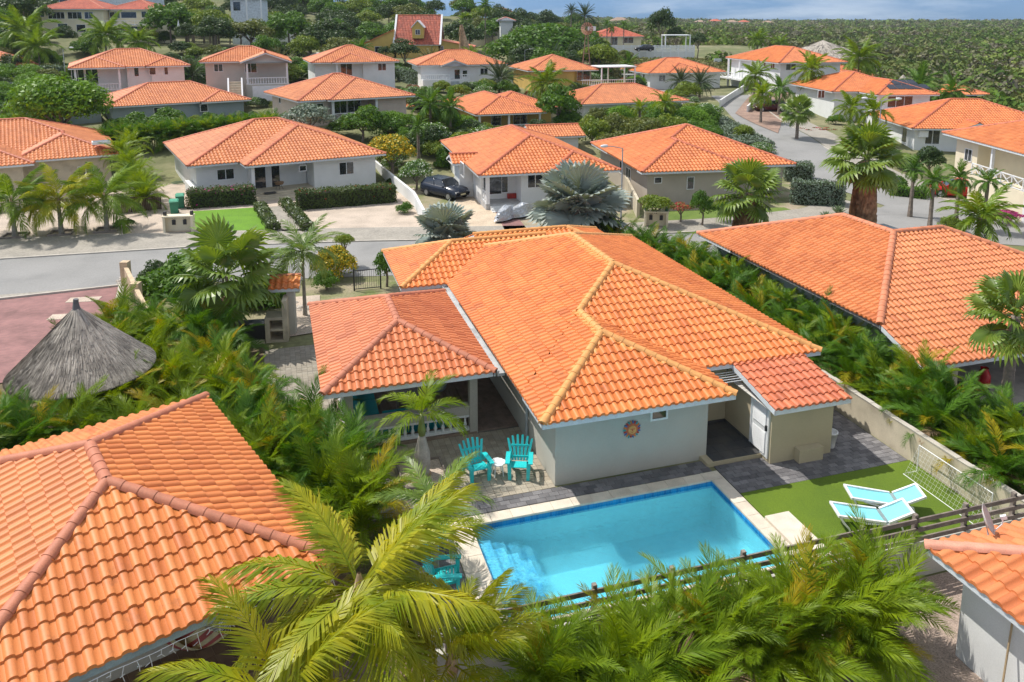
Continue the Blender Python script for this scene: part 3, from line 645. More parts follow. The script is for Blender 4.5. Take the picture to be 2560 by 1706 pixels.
m_ = MB(); m_.box(c2_+.004, 13.55, 14.6, 17.3, -.1, .10); m_.build('shower_plinth', COPING, pool, FU)
# water
WAT = bpy.data.materials.new('pool_water'); WAT.use_nodes = True; t = WAT.node_tree; t.nodes.clear()
o_ = t.nodes.new('ShaderNodeOutputMaterial'); tr = t.nodes.new('ShaderNodeBsdfTransparent'); tr.inputs[0].default_value = (.42, .86, .97, 1)
rf_ = t.nodes.new('ShaderNodeBsdfRefraction'); rf_.inputs['Color'].default_value = (.42, .86, .97, 1); rf_.inputs['IOR'].default_value = 1.33; rf_.inputs['Roughness'].default_value = .12; m2_ = t.nodes.new('ShaderNodeMixShader'); m2_.inputs[0].default_value = .45
gl = t.nodes.new('ShaderNodeBsdfGlossy'); gl.inputs['Roughness'].default_value = .04; fr_ = t.nodes.new('ShaderNodeFresnel'); fr_.inputs[0].default_value = 1.33; ms = t.nodes.new('ShaderNodeMixShader')
g = t.nodes.new('ShaderNodeNewGeometry'); nz = t.nodes.new('ShaderNodeTexNoise'); nz.inputs['Scale'].default_value = 5.5; nz.inputs['Detail'].default_value = 3; nz.inputs['Distortion'].default_value = .6
bp = t.nodes.new('ShaderNodeBump'); bp.inputs['Strength'].default_value = .6; bp.inputs['Distance'].default_value = .08
for a, b in ((g.outputs['Position'], nz.inputs[0]), (nz.outputs[0], bp.inputs['Height']), (bp.outputs[0], gl.inputs['Normal']), (bp.outputs[0], fr_.inputs['Normal']), (fr_.outputs[0], ms.inputs[0]), (bp.outputs[0], rf_.inputs['Normal']), (tr.outputs[0], m2_.inputs[1]), (rf_.outputs[0], m2_.inputs[2]), (m2_.outputs[0], ms.inputs[1]), (gl.outputs[0], ms.inputs[2]), (ms.outputs[0], o_.inputs[0])): t.links.new(a, b)
wm = MB(); wm.add([(PU0+.0, PV0, -.13), (PU1, PV0, -.13), (PU1, PV1, -.13), (PU0, PV1, -.13)], [(0, 1, 2, 3)]); wm.build('water', WAT, pool, FU)
# paving: bedding slabs with recessed joints, stones on top
BED = M('paving_joint', (.15, .14, .13), rough=.95)
PVL = M('paver_beige', (.44, .385, .30), rough=.85, nscale=2.5, col2=(.36, .32, .26), tint=(.78, .76, .74), fine=.08, bump=.15, bscale=30)
PVG = M('paver_greybeige', (.36, .325, .265), rough=.85, nscale=2.5, col2=(.29, .265, .225), tint=(.78, .76, .74), fine=.08, bump=.15, bscale=30)
PVD = M('paver_charcoal', (.235, .225, .23), rough=.8, nscale=2., col2=(.17, .165, .17), tint=(.5, .5, .52), fine=.08, bump=.15, bscale=30)
PVT = M('slate_tile', (.055, .06, .068), rough=.5, nscale=1.6, col2=(.10, .095, .09), tint=(.8, .8, .8), fine=.08)
def terrace(nm_, u0, u1, v0, v1, **k):
    b = slab(nm_, [(u0, v0), (u1, v0), (u1, v1), (u0, v1)], .016, BED, h=.1); stones(b, u0, u1, v0, v1, .035, .03, **k); return b
terrace('patio', .6, 7.6, 20.45, 24.2, su=.205, sv=.205, mat=PVL, name='paver')
terrace('side_patio', -.9, 1.6, 24.2, 33.5, su=.205, sv=.205, mat=PVG, name='paver', ind=60)
terrace('back_patio', 1.62, 7.6, 31.4, 33.5, su=.205, sv=.205, mat=PVG, name='paver', ind=20)
terrace('pool_terrace', 4.08, 12.6, PV1+.40, 20.44, su=.30, sv=.20, mat=PVD, name='paver', bond=True)
terrace('pool_side_terrace', 2.6, 4.06, 14.4, 20.44, su=.30, sv=.20, mat=PVD, name='paver', bond=True, ind=200)
terrace('garden_terrace', 12.78, 18.95, 18.55, 20.06, su=.30, sv=.20, mat=PVD, name='paver', bond=True, ind=260)
terrace('side_passage', 16.9, 18.95, 20.07, 36, su=.30, sv=.20, mat=PVD, name='paver', bond=True, ind=120)
for a in ((5.0, 12.8, 15.0),):
    pass
tf = slab('turf', [(12.78, 14.3), (18.98, 14.3), (18.98, 18.53), (12.78, 18.53)], .04, TURF, h=.06)
# ---------------------------------------------------------------- main villa
V = thing('villa', 'grey rendered villa with large bright orange tiled roof beside the swimming pool', 'house', P(7.61, 20.55, 0), TH)
mr = [rect(6.87, 17.8, 21.6, 36.9), rect(6.87, 13.17, 19.63, 30, s='LRF'), rect(4.85, 12.4, 32.3, 38.0, s='LFB'), rect(9.0, 16.6, 33.4, 38.9, s='RFB')]
rmain = roof(V, mr, FU, T_MAIN, T_CAPY, n_ind=300)
wallbox(V, FU, 7.61, 12.79, 20.55, 30, 0, 2.5, WALL_GREY); wallbox(V, FU, 12.80, 17.0, 22.3, 36, 0, 2.5, WALL_KHAKI)
wallbox(V, FU, 7.615, 12.795, 30.01, 36, 0, 2.5, WALL_GREY); wallbox(V, FU, 5.6, 7.60, 33.1, 37.2, 0, 2.5, WALL_GREY)
MAINWIN = True
for vv, ww in ((22.9, .5), (26.4, .9), (28.6, .7)): window(V, FU, 'L', 7.61, vv, 1.5, ww, .62, 1, fr=.06)
m_ = MB(); m_.box(6.62, 6.86, 23.4, 32.4, 2.40, 2.50); m_.box(6.62, 6.64, 23.4, 32.4, 2.5, 2.58); m_.build('valley_gutter', M('zinc', (.50, .52, .52), rough=.5, var=.15, nscale=3), V, FU)
m_ = MB(); m_.tube([(7.0, 23.2, 2.42), (7.5, 23.15, 2.3), (7.53, 23.1, 1.9), (7.53, 23.1, .05)], .045, 8); m_.build('downpipe', M('grey_pipe', (.36, .40, .44), rough=.5), V, FU)
# nook with slate floor between villa and store
m_ = MB(); m_.box(12.55, 14.6, 20.08, 22.3, -.1, .145); m_.build('plinth', WALL_KHAKI, V, FU)
b = slab('nook_floor', [(12.8, 20.12), (14.53, 20.12), (14.53, 22.29), (12.8, 22.29)], .150, M('grout', (.25, .25, .25), rough=.9)); b.parent = V; b.matrix_basis = inv(V).inverted() @ FU; del b['kind']
stones(b, 12.80, 14.53, 20.12, 22.29, .165, .014, .44, .44, PVT, 'floor_tile', ind=99)
m_ = MB(); m_.box(13.0, 14.54, 22.26, 22.298, .16, .24); m_.box(14.50, 14.545, 20.2, 22.26, .16, .24); m_.build('skirting', PVT, V, FU)
# sun ornament: round plaque with flames
orn = thing('sun_ornament', 'round red and orange sun face ornament on the villa wall above the pool', 'wall ornament', (FU @ Vector((10.12, 20.52, 1.48)))[:], TH)
cx_, cz_ = 10.12, 1.48; cols = [M('orn_red', (.55, .05, .04)), M('orn_blue', (.08, .16, .42)), M('orn_orange', (.75, .25, .05)), M('orn_teal', (.06, .35, .35))]
for k in range(22):
    a = k*2*math.pi/22; m_ = MB(); r0, r1 = .20, .29+.02*(k % 2)
    p = lambda r, q_: (cx_+r*math.cos(a+q_), cz_+r*math.sin(a+q_)); m_.prism([p(r0, -.11), p(.245, -.13), p(r1, .04), p(.25, .12), p(r0, .11)], 20.51, 20.545, 'y'); m_.build('ray', cols[k % 4], orn, FU)
m_ = MB(); m_.prism([(cx_+.2*math.cos(k*math.pi/12), cz_+.2*math.sin(k*math.pi/12)) for k in range(24)], 20.50, 20.545, 'y'); m_.build('disc', M('orn_rust', (.60, .16, .07)), orn, FU)
m_ = MB(); m_.prism([(cx_+.135*math.cos(k*math.pi/10), cz_+.135*math.sin(k*math.pi/10)) for k in range(20)], 20.48, 20.50, 'y'); m_.build('face', M('orn_gold', (.72, .38, .12)), orn, FU)
fm = MB()
for sx in (-.05, .05): fm.prism([(cx_+sx+.02*math.cos(k*math.pi/4), cz_+.03+.013*math.sin(k*math.pi/4)) for k in range(8)], 20.47, 20.48, 'y')
fm.prism([(cx_-.02, cz_-.02), (cx_+.02, cz_-.02), (cx_, cz_+.05)], 20.465, 20.48, 'y'); fm.prism([(cx_-.05, cz_-.06), (cx_, cz_-.085), (cx_+.05, cz_-.06), (cx_, cz_-.07)], 20.47, 20.48, 'y'); fm.build('features', cols[0], orn, FU)
# air conditioner in the nook
ac = thing('air_conditioner', 'white air conditioning unit high in the nook behind the villa corner', 'air conditioner', (FU @ Vector((13.1, 22.2, 1.55)))[:], TH)
m_ = MB(); m_.box(12.86, 13.42, 22.0, 22.29, 1.35, 1.78); m_.build('casing', WHITE, ac, FU)
for k in range(7): m_ = MB(); m_.box(12.95, 13.3, 21.985, 21.998, 1.40+k*.045, 1.42+k*.045); m_.build('slat', DARK, ac, FU)
m_ = MB(); m_.box(12.85, 13.6, 21.95, 22.29, 1.28, 1.31); m_.build('bracket', WHITE, ac, FU)
cl = thing('clothes_line', 'white metal drying rack fixed under the eave over the slate nook', 'drying rack', (FU @ Vector((13.8, 21.4, 2.3)))[:], TH)
m_ = MB()
for k in range(5): m_.bar((13.25, 20.95+k*.16, 2.33), (14.35, 20.95+k*.16, 2.33), .015)
m_.bar((13.25, 20.9, 2.33), (13.25, 21.65, 2.33), .03); m_.bar((14.35, 20.9, 2.33), (14.35, 21.65, 2.33), .03); m_.build('rack', WHITE, cl, FU)
# ---------------------------------------------------------------- store room
S_ = thing('garden_store', 'khaki lean-to store room with darker orange tiles and a white louvred door', 'shed', P(14.55, 19.65, 0), TH)
sr = [rect(14.28, 17.1, 19.18, 21.78, z=2.13, s='F', tan=.19, gable=False)]
roof(S_, sr, FU, T_OLD, T_CAPP, n_ind=300, capr=.08)
wallbox(S_, FU, 14.55, 16.85, 19.65, 22.29, 0, 2.10, WALL_KHAKI)
wm = MB(); wm.add([(14.55, 19.65, 2.08), (14.55, 22.29, 2.08), (14.55, 22.29, 2.56), (14.56, 19.65, 2.08), (14.56, 22.29, 2.08), (14.56, 22.29, 2.56)], [(0, 1, 4, 3)], [(0, 2, 1), (3, 4, 5)]); wm.build('side_gable', WALL_KHAKI, S_, FU)
G = place(FU, 'L', 14.55, 20.25, .15); dm = MB(); dm.box(-.45, .45, -.03, .01, 0, 1.88); dm.box(-.5, -.45, -.05, .01, 0, 1.93); dm.box(.45, .5, -.05, .01, 0, 1.93); dm.box(-.45, .45, -.05, .01, 1.88, 1.93); dr = dm.build('door', WHITE, S_, G)
for k in range(30):
    if 13 <= k <= 15: continue
    m_ = MB(); zz = .14+k*.057; m_.add([(-.34, -.035, zz), (.34, -.035, zz), (.34, -.06, zz-.03), (-.34, -.06, zz-.03), (-.34, -.035, zz+.012), (.34, -.035, zz+.012)], [(3, 2, 1, 0), (3, 2, 5, 4)]); m_.build('louvre', WHITE, dr, G)
m_ = MB(); m_.box(.36, .42, -.09, -.03, .92, 1.1); m_.build('handle', DARK, dr, G)
m_ = MB(); m_.box(15.45, 16.35, 19.38, 19.645, 0, .48); m_.build('pump_housing', WALL_KHAKI, S_, FU)
pot = thing('planter_pot', 'tall white tapered pot standing at the corner of the khaki store room', 'pot', P(17.08, 19.95, .035), TH)
m_ = MB(); m_._lathe((17.1, 19.95, .035), [(.12, 0), (.19, .5), (.21, .5), (.21, .56), (.18, .56), (.16, .46), (0.001, .45)], 16); m_.build('pot_body', WHITE, pot, FU, smooth=True)
# ---------------------------------------------------------------- gazebo
Gz = thing('gazebo', 'open terrace pavilion with salmon tiled hip roof left of the villa', 'pavilion', P(2.0, 24.4, 0), TH)
roof(Gz, [rect(1.0, 6.58, 23.55, 31.7, z=2.5)], FU, T_PINK, T_CAPP, n_ind=300)
GP = M('render_post', (.46, .43, .38), rough=.85, nscale=.8, var=.05)
for a, b in ((1.85, 24.5), (6.0, 24.35), (1.85, 30.8), (6.0, 30.8)): post(Gz, FU, a, b, 0, 2.4, .27, GP)
fl = MB(); fl.box(1.6, 6.1, 24.21, 31.2, -.05, .10); fo = fl.build('floor', M('brick_edge', (.30, .22, .17), rough=.9), Gz, FU)
for k in range(30):
    m_ = MB(); m_.tv = random.random(); m_.box(1.63+k*.149, 1.63+k*.149+.138, 24.26, 31.15, .10, .125); m_.build('floor_board', DECKW, fo, FU)
m_ = MB(); m_.box(1.99, 5.86, 24.26, 24.5, .72, 1.02); m_.box(1.99, 5.86, 24.22, 24.54, 1.02, 1.07); m_.build('parapet', GP, Gz, FU)
balustrade(Gz, FU, (1.98, 24.38), (5.86, 24.38), .125, h=.60, step=.245)
m_ = MB(); m_.box(1.74, 1.98, 24.64, 30.66, .12, 1.05); m_.build('side_parapet', WALL_WHITE, Gz, FU)
m_ = MB(); m_.box(5.86, 6.12, 24.2, 30.9, 2.22, 2.36); m_.box(1.72, 5.86, 24.37, 24.63, 2.22, 2.36); m_.build('beam', FASCIA, Gz, FU)
dk = slab('deck_base', [(6.12, 24.2), (7.6, 24.2), (7.6, 33.1), (6.12, 33.1)], .05, BED, h=.08)
for k in range(11):
    m_ = MB(); m_.tv = random.random(); m_.box(6.13+k*.1335, 6.13+k*.1335+.125, 24.22, 33.1, .05, .10); m_.build('deck_board', DECKW, dk, FU)
sf = thing('corner_sofa', 'turquoise corner sofa under the pavilion roof', 'sofa', P(2.6, 26, .125), TH)
m_ = MB(); m_.box(2.05, 2.98, 24.75, 30.2, .125, .42); m_.box(2.98, 5.2, 24.75, 25.5, .125, .42); m_.build('base', SOFAM, sf, FU)
for k in range(4): m_ = MB(); m_.box(2.28, 2.96, 25.55+k*1.15, 26.66+k*1.15, .42, .56); m_.build('seat_cushion', SOFAM, sf, FU)
for k in range(4): m_ = MB(); m_.box(2.03, 2.27, 25.55+k*1.15, 26.66+k*1.15, .42, .92); m_.build('back_cushion', SOFAM, sf, FU)
for k in range(2): m_ = MB(); m_.box(3.0+k*1.1, 4.06+k*1.1, 24.76, 25.0, .42, .92); m_.build('back_cushion', SOFAM, sf, FU); m_ = MB(); m_.box(3.0+k*1.1, 4.06+k*1.1, 25.02, 25.5, .42, .56); m_.build('seat_cushion', SOFAM, sf, FU)
tb = thing('lounge_table', 'long grey wooden table in front of the turquoise sofa under the pavilion roof', 'table', P(4.1, 27.2, .125), TH)
for k in range(6): m_ = MB(); m_.box(3.6+k*.17, 3.6+k*.17+.16, 25.9, 28.4, .80, .84); m_.build('plank', M('grey_wood', (.40, .37, .35), rough=.8), tb, FU)
for a, b in ((3.66, 26.0), (4.54, 26.0), (3.66, 28.3), (4.54, 28.3)): m_ = MB(); m_.box(a-.04, a+.04, b-.04, b+.04, .125, .80); m_.build('leg', WOOD, tb, FU)
hm = thing('hanging_chair', 'pale rope hanging chair at the right side of the pavilion', 'hanging chair', P(5.2, 26.6, .6), TH)
m_ = MB(); m_.tube([(5.2, 26.6, 2.3), (5.2, 26.6, 1.7)], .015, 5)
for k in range(5): m_.tube([(5.2, 26.6, 1.7), (4.9+k*.15, 26.3, 1.0)], .01, 4)
m_.build('ropes', COPING, hm, FU)
m_ = MB(); m_._lathe((5.2, 26.5, .62), [(.02, 0), (.28, .08), (.38, .3), (.34, .32), (.24, .12), (.02, .06)], 12); m_.build('seat', M('hang_seat', (.35, .42, .5)), hm, FU, smooth=True)
# ---------------------------------------------------------------- Adirondack chairs, side table
def adirondack(label, x, y, rz, z=.035, group='turquoise plastic deck chairs by the pool', small=False):
    t = thing('adirondack_chair', label, 'chair', (x, y, z), rz, group); F = FR(x, y, rz, z)       # faces -y
    for k in range(6):                                                         # fan back
        a = (k-2.5)*.085; m = MB(); x0 = (k-2.5)*.082; h = .80-.012*(k-2.5)**2*1.6
        p = lambda s_, q_: (x0+math.sin(a)*s_*1.05+q_, .20+s_*.36, .30+s_*.83)
        wv = [p(0, -.032), p(0, .032), p(h*.55, .041), p(h*.55, -.041), p(h, -.03), p(h, .03)]
        m.add(wv+[(vx, vy+.02, vz-.01) for vx, vy, vz in wv], [(0, 1, 2, 3), (3, 2, 5, 4), (7, 6, 9, 8), (8, 9, 10, 11), (0, 3, 9, 6), (3, 4, 10, 9), (1, 7, 8, 2), (2, 8, 11, 5), (4, 5, 11, 10), (0, 6, 7, 1)]); m.build('back_slat', TURQ, t, F)
    m = MB(); m.bar((-.25, .25, .40), (.25, .25, .40), .03, .06); m.bar((-.26, .38, .68), (.26, .38, .68), .03, .06); m.build('back_rail', TURQ, t, F)
    for k in range(6):
        m = MB(); yy = .17-k*.082; zz = .31+.014*k-(.02 if k == 0 else 0); m.box(-.25, .25, yy-.066, yy, zz-.02, zz+.002); m.build('seat_slat', TURQ, t, F)
    for sx in (-1, 1):
        m = MB(); m.add([(sx*.24, .22, .24), (sx*.28, .22, .24), (sx*.28, -.34, .34), (sx*.24, -.34, .34), (sx*.24, .22, .31), (sx*.28, .22, .31), (sx*.28, -.34, .41), (sx*.24, -.34, .41)], [(0, 1, 2, 3), (4, 7, 6, 5), (0, 4, 5, 1), (1, 5, 6, 2), (2, 6, 7, 3), (3, 7, 4, 0)]); m.build('side_rail', TURQ, t, F)
        m = MB(); m.add([(sx*.26-.05, -.36, 0), (sx*.26+.04, -.36, 0), (sx*.26+.04, -.30, 0), (sx*.26-.05, -.30, 0), (sx*.28-.06, -.38, .56), (sx*.28+.06, -.38, .56), (sx*.28+.06, -.28, .56), (sx*.28-.06, -.28, .56)], [(0, 1, 5, 4), (1, 2, 6, 5), (2, 3, 7, 6), (3, 0, 4, 7)]); m.build('front_leg', TURQ, t, F)
        m = MB(); m.bar((sx*.27, .20, .26), (sx*.27, .42, 0), .07, .045); m.build('rear_leg', TURQ, t, F)
        m = MB(); pts = [(-.42, .565), (-.1, .575), (.16, .57), (.30, .52), (.36, .40), (.30, .30)]; vs = []
        for yy, zz in pts: vs += [(sx*.33-.065, yy, zz), (sx*.33+.065, yy, zz), (sx*.33+.065, yy, zz-.03), (sx*.33-.065, yy, zz-.03)]
        m.add(vs, [(4*i_+a_, 4*i_+(a_+1) % 4, 4*i_+4+(a_+1) % 4, 4*i_+4+a_) for i_ in range(5) for a_ in range(4)]+[(3, 2, 1, 0), (20, 21, 22, 23)]); m.build('armrest', TURQ, t, F)
    for c_ in t.children: c_.matrix_basis = Matrix.Scale(1.07, 4) @ c_.matrix_basis
    return t
xc, yc_, _ = P(5.44, 21.70); adirondack('turquoise deck chair left of the white table, turned towards it', xc, yc_, R(24))
xc, yc_, _ = P(6.76, 21.45); adirondack('turquoise deck chair right of the white table, facing the camera', xc, yc_, R(-3))
xc, yc_, _ = P(3.35, 18.7); adirondack('turquoise deck chair half hidden by palm fronds left of the pool', xc, yc_, R(75))
xc, yc_, _ = P(3.45, 17.2); adirondack('turquoise deck chair deepest in the fronds beside the left pool edge', xc, yc_, R(95))
x, y, _ = P(6.10, 21.6); t = thing('side_table', 'small white plastic table between the two turquoise deck chairs', 'table', (x, y, .035), TH); F = FR(x, y, TH, .035)
m = MB(); m.prism([(.24, -.08), (.2, -.1), (.17, -.17), (.1, -.2), (.08, -.24), (-.08, -.24), (-.1, -.2), (-.17, -.17), (-.2, -.1), (-.24, -.08), (-.24, .08), (-.2, .1), (-.17, .17), (-.1, .2), (-.08, .24), (.08, .24), (.1, .2), (.17, .17), (.2, .1), (.24, .08)], .40, .43); m.build('tabletop', WHITE, t, F)
for a in (45, 135, 225, 315): m = MB(); m.bar((.15*math.cos(R(a)), .15*math.sin(R(a)), .40), (.2*math.cos(R(a)), .2*math.sin(R(a)), 0), .045, .03); m.build('leg', WHITE, t, F)
# ---------------------------------------------------------------- sun loungers
def lounger(label, x, y, rz, z=.045):
    t = thing('sun_lounger', label, 'sun lounger', (x, y, z), rz, 'pair of sun loungers on the lawn'); F = FR(x, y, rz, z)      # head at +x
    def sling(x0, z0, x1, z1, nm):
        m = MB(); n = 6; vs = []
        for k in range(n+1):
            q_ = k/n; sag = -.02*math.sin(q_*math.pi); vs += [(x0+(x1-x0)*q_, -.28, z0+(z1-z0)*q_+sag), (x0+(x1-x0)*q_, .28, z0+(z1-z0)*q_+sag)]
        m.add(vs, [(2*k, 2*k+2, 2*k+3, 2*k+1) for k in range(n)]); m.build(nm, TEXTL, t, F)
        for s_ in (-1, 1): m = MB(); m.bar((x0, s_*.315, z0), (x1, s_*.315, z1), .06, .06); m.build('side_frame', WHITE, t, F)
        m = MB(); m.bar((x1, -.345, z1), (x1, .345, z1), .06, .06); m.build('end_frame', WHITE, t, F)
    sling(.33, .34, -.95, .52, 'seat_sling'); sling(.42, .34, 1.05, .64, 'back_sling')
    m = MB(); m.bar((.375, -.30, .33), (.375, .30, .33), .12, .03); m.build('hinge_strap', M('grey_sling', (.25, .33, .34)), t, F)
    for s_ in (-1, 1):
        m = MB(); m.tube([(-.93, s_*.3, .50), (-.80, s_*.3, .30), (-.66, s_*.3, .14), (-.58, s_*.3, .0)], [.035, .035, .03, .028], 6); m.build('leg', WHITE, t, F)
        m = MB(); m.tube([(.5, s_*.3, .34), (.75, s_*.3, .28), (.88, s_*.3, .0)], [.035, .035, .028], 6); m.build('leg', WHITE, t, F)
        m = MB(); m.tube([(-.60, s_*.3, .42), (-.2, s_*.3, .30), (.3, s_*.3, .27), (.6, s_*.3, .31)], .03, 6); m.build('bow_rail', WHITE, t, F)
    return t
x, y, _ = at(2172, 1292, .35); lounger('white lounger with pale turquoise sling nearer the slatted fence', x, y, R(-1))
x, y, _ = at(2204, 1250, .35); lounger('white lounger with pale turquoise sling farther from the slatted fence', x, y, R(-4))
# football goal against the boundary wall
gx = thing('football_goal', 'small white folding football goal against the boundary wall by the turf', 'football goal', P(18.8, 16.9, .04), TH)
m = MB(); A_ = [(18.72, 17.95, .04), (18.72, 17.95, .92), (18.72, 15.3, .92), (18.72, 15.3, .04)]
for a, b in zip(A_[:-1], A_[1:]): m.tube([a, b], .016, 6)
m.tube([(18.72, 17.95, .04), (18.2, 17.95, .04), (18.2, 15.3, .04), (18.72, 15.3, .04)], 0.012, 6); m.build('frame', WHITE, gx, FU)
m = MB()
for k in range(23): v_ = 15.3+k*.12; m.bar((18.72, v_, .92), (18.25, v_, .05), .003)
for k in range(8): q_ = k/8; m.bar((18.72-.5*q_, 15.3, .92-.87*q_), (18.72-.5*q_, 17.95, .92-.87*q_), .003)
m.build('net', WHITE, gx, FU)
# ---------------------------------------------------------------- boundary wall and slatted fence
bw = thing('boundary_wall', 'beige rendered wall with rough top running along the palms right of the villa', 'wall', P(19.1, 25, 0), TH)
m = MB(); m.box(19.0, 19.16, 14.0, 38, 0, 1.05); m.build('wall_face', WALL_SAND, bw, FU)
m = MB()
for k in range(60): m.tv = random.random(); v_ = 14+k*.4; m.box(18.985, 19.175, v_, v_+.4, 1.051, 1.085+random.uniform(-.015, .015))
m.build('coping', KERB, bw, FU)
fe = thing('slatted_fence', 'weathered wooden fence of spaced horizontal boards on a low wall between pool and palms', 'fence', P(11, 14.2, 0), TH)
m = MB(); m.box(2.6, 19.6, 14.12, 14.28, 0, 1.0); m.build('base_wall', WALL_GREY, fe, FU)
us = [2.9, 4.35, 6.2, 8.1, 9.95, 11.75, 13.3, 14.9, 16.5, 18.1, 19.5]
for a in us: m = MB(); m.tv = random.random(); m.box(a-.05, a+.05, 14.145, 14.245, 1.0, 1.80-(.0 if a < 12 else .04)); m.build('post', WOOD, fe, FU)
for (a, b) in zip(us[:-1], us[1:]):
    o_ = 0 if a < 11.9 else -.05
    for zz in (1.10, 1.36, 1.62): m = MB(); m.tv = random.random(); m.box(a-.03, b+.03, 14.095, 14.135, zz+o_, zz+o_+.115); m.build('board', WOOD, fe, FU)
# turf-side bits: planter ring of the bottle palm
pl = thing('planter_bed', 'square gravel bed edged with timber around the bottle palm', 'planter', P(3.85, 22.2, .03), TH)
m = MB(); m.box(3.2, 4.5, 21.5, 22.9, .0, .10); m.build('gravel_fill', GRAVEL, pl, FU)
for a in ((3.14, 3.2, 21.44, 22.96), (4.5, 4.56, 21.44, 22.96), (3.2, 4.5, 21.44, 21.5), (3.2, 4.5, 22.9, 22.96)): m = MB(); m.box(*a, 0, .16); m.build('edge_board', WOOD, pl, FU)
# ---------------------------------------------------------------- neighbours
def hit(F, side, plane, px, py):                 # where a sight line meets a facade plane of frame F
    xc, yc = px-1280, py-398; o = Vector((0, 0, CAMH)); d = Vector((xc, FPX*_c-yc*_s, -(yc*_c+FPX*_s)))
    Fi = F.inverted(); o = Fi @ o; d = Fi.to_3x3() @ d
    t = (plane-o.y)/d.y if side in 'FB' else (plane-o.x)/d.x
    return o+d*t
def wpx(parent, F, side, plane, px, py, w_, h, n=2, **k):
    p = hit(F, side, plane, px, py); return window(parent, F, side, p.x if side in 'FB' else plane, plane if side in 'FB' else p.y, p.z-h/2, w_, h, n, **k)
wpx(V, FU, 'F', 20.55, 1647, 1036, .60, .36, 1, fr=.06)
# house bottom left
x0, y0 = -3.72, 15.11; FL_ = FR(x0, y0, R(37.5))
hl = thing('house', 'large apricot tiled roof house in the bottom left corner with string lights under its eave', 'house', (x0, y0, 0), R(37.5))
roof(hl, [rect(-7.4, 0, 0, 9.3, tan=.372)], FL_, T_LEFT, T_CAPP, n_ind=300, capr=.14, w=.285, c=.405, fascia=M('fascia_bluegrey', (.30, .40, .44), rough=.5))
wallbox(hl, FL_, -6.6, -1.2, 2.6, 8.4, 0, 2.5, WALL_SAND)
PT = M('porch_tile', (.20, .125, .075), rough=.6, col2=(.12, .07, .045), nscale=1.4, tint=(.7, .65, .6))
pb = slab('porch_floor', [(-8.5, -2.2), (1.2, -2.2), (1.2, 2.6), (-8.5, 2.6)], .03, M('porch_grout', (.34, .27, .20), rough=.9), F=FL_, h=.1); stones(pb, -8.5, 1.2, -2.2, 2.6, .045, .02, .33, .33, PT, 'floor_tile', F=FL_, ind=300)
for a, b in ((-.6, .7), (-6.8, .7), (-.6, 8.6)): post(hl, FL_, a, b, 0, 2.5, .16, DARK, 'post')
sg = thing('string_lights', 'white icicle string lights hanging under the eave of the bottom left house', 'string lights', (FL_ @ Vector((-3.5, -.03, 2.4)))[:], R(37.5))
m = MB(); m.tube([(-7.3+k*.4, -.03, 2.40+.015*math.sin(k*2.)) for k in range(19)], .008, 4); m.build('cable', WHITE, sg, FL_)
for k in range(34):
    a = -7.25+k*.215; ln = random.uniform(.12, .38); m = MB(); m.tube([(a, -.03, 2.40), (a+random.uniform(-.05, .05), -.04, 2.4-ln*.5), (a+random.uniform(-.07, .07), -.02, 2.4-ln)], .007, 4)
    m.tube([(a, -.035, 2.4-ln*.5), (a+random.choice((-.08, .08)), -.02, 2.4-ln*.65)], .007, 4); m.build('light_strand', WHITE, sg, FL_)
hk = thing('hammock', 'striped red and cream hammock hung by white cords below the bottom left house', 'hammock', (FL_ @ Vector((-2.5, -.8, .7)))[:], R(37.5))
hp0, hp1 = FL_.inverted() @ Vector((*at(478, 1580, 1.0)[:2], 1.0)), FL_.inverted() @ Vector((*at(560, 1555, .9)[:2], .95))
hend = FL_.inverted() @ Vector((*at(600, 1510, 1.5)[:2], 1.5)); hs = FL_.inverted() @ Vector((*at(535, 1580, .8)[:2], .8))
sidev = Vector((.35, -.55, 0)).normalized()
m = MB()
for k in range(11): m.tube([hs+sidev*(-.45+.09*k)+Vector((0, 0, .02*abs(k-5))), hend-Vector((.25, .1, .25))], .006, 4)
m.tube([hend-Vector((.25, .1, .25)), hend+Vector((.3, .35, .6))], .012, 5); m.build('cords', WHITE, hk, FL_)
m = MB(); n = 14; vs = []; dirv = (hs-hend).normalized(); dirv.z = 0
STR = M('hammock_red', (.45, .10, .08)); STC = M('hammock_cream', (.66, .56, .30))
for j in range(6):
    m = MB(); vs = []
    for k in range(n+1):
        q_ = k/n; c0_ = hs+dirv*(2.3*q_)+Vector((0, 0, -.45*math.sin(q_*math.pi)))
        for e_ in (j, j+1): vs.append(c0_+sidev*(-.48+.16*e_)+Vector((0, 0, .05*(e_-3)**2*.35)))
    m.add(vs, [(2*k, 2*k+1, 2*k+3, 2*k+2) for k in range(n)]); m.build('stripe', STR if j % 2 == 0 else STC, hk, FL_)
# house bottom right
hr = thing('house', 'white house corner with salmon tiled roof at the bottom right edge', 'house', P(14, 11.9, 0), TH)
roof(hr, [rect(13.45, 21.5, 3.5, 12.45, z=2.4)], FU, T_NEI, M('ridge_rose', (.68, .30, .20), rough=.6, tint=(.9, .85, .8)), n_ind=260, capr=.14, w=.30, c=.42)
wallbox(hr, FU, 13.95, 21, 4, 11.85, 0, 2.3, WALL_WHITE)
for k, (v_, l_) in enumerate(((10.6, 2.0), (10.1, 1.8), (9.85, 1.75))):
    br = tag(MB().bar((13.62, v_-.15, .02), (13.9, v_, l_), .03).build('broom', M('broom_handle', (.42, .31, .18)), None, FU), ['wooden pole leaning on the white wall, leftmost of the three', 'thin pole leaning on the white wall, middle of the three', 'thin pole leaning on the white wall, rightmost of the three'][k], 'pole', 'poles leaning on the white wall')
sd = thing('satellite_dish', 'grey satellite dish on an arm above the bottom right roof', 'satellite dish', P(15.9, 13.0, 2.6), TH)
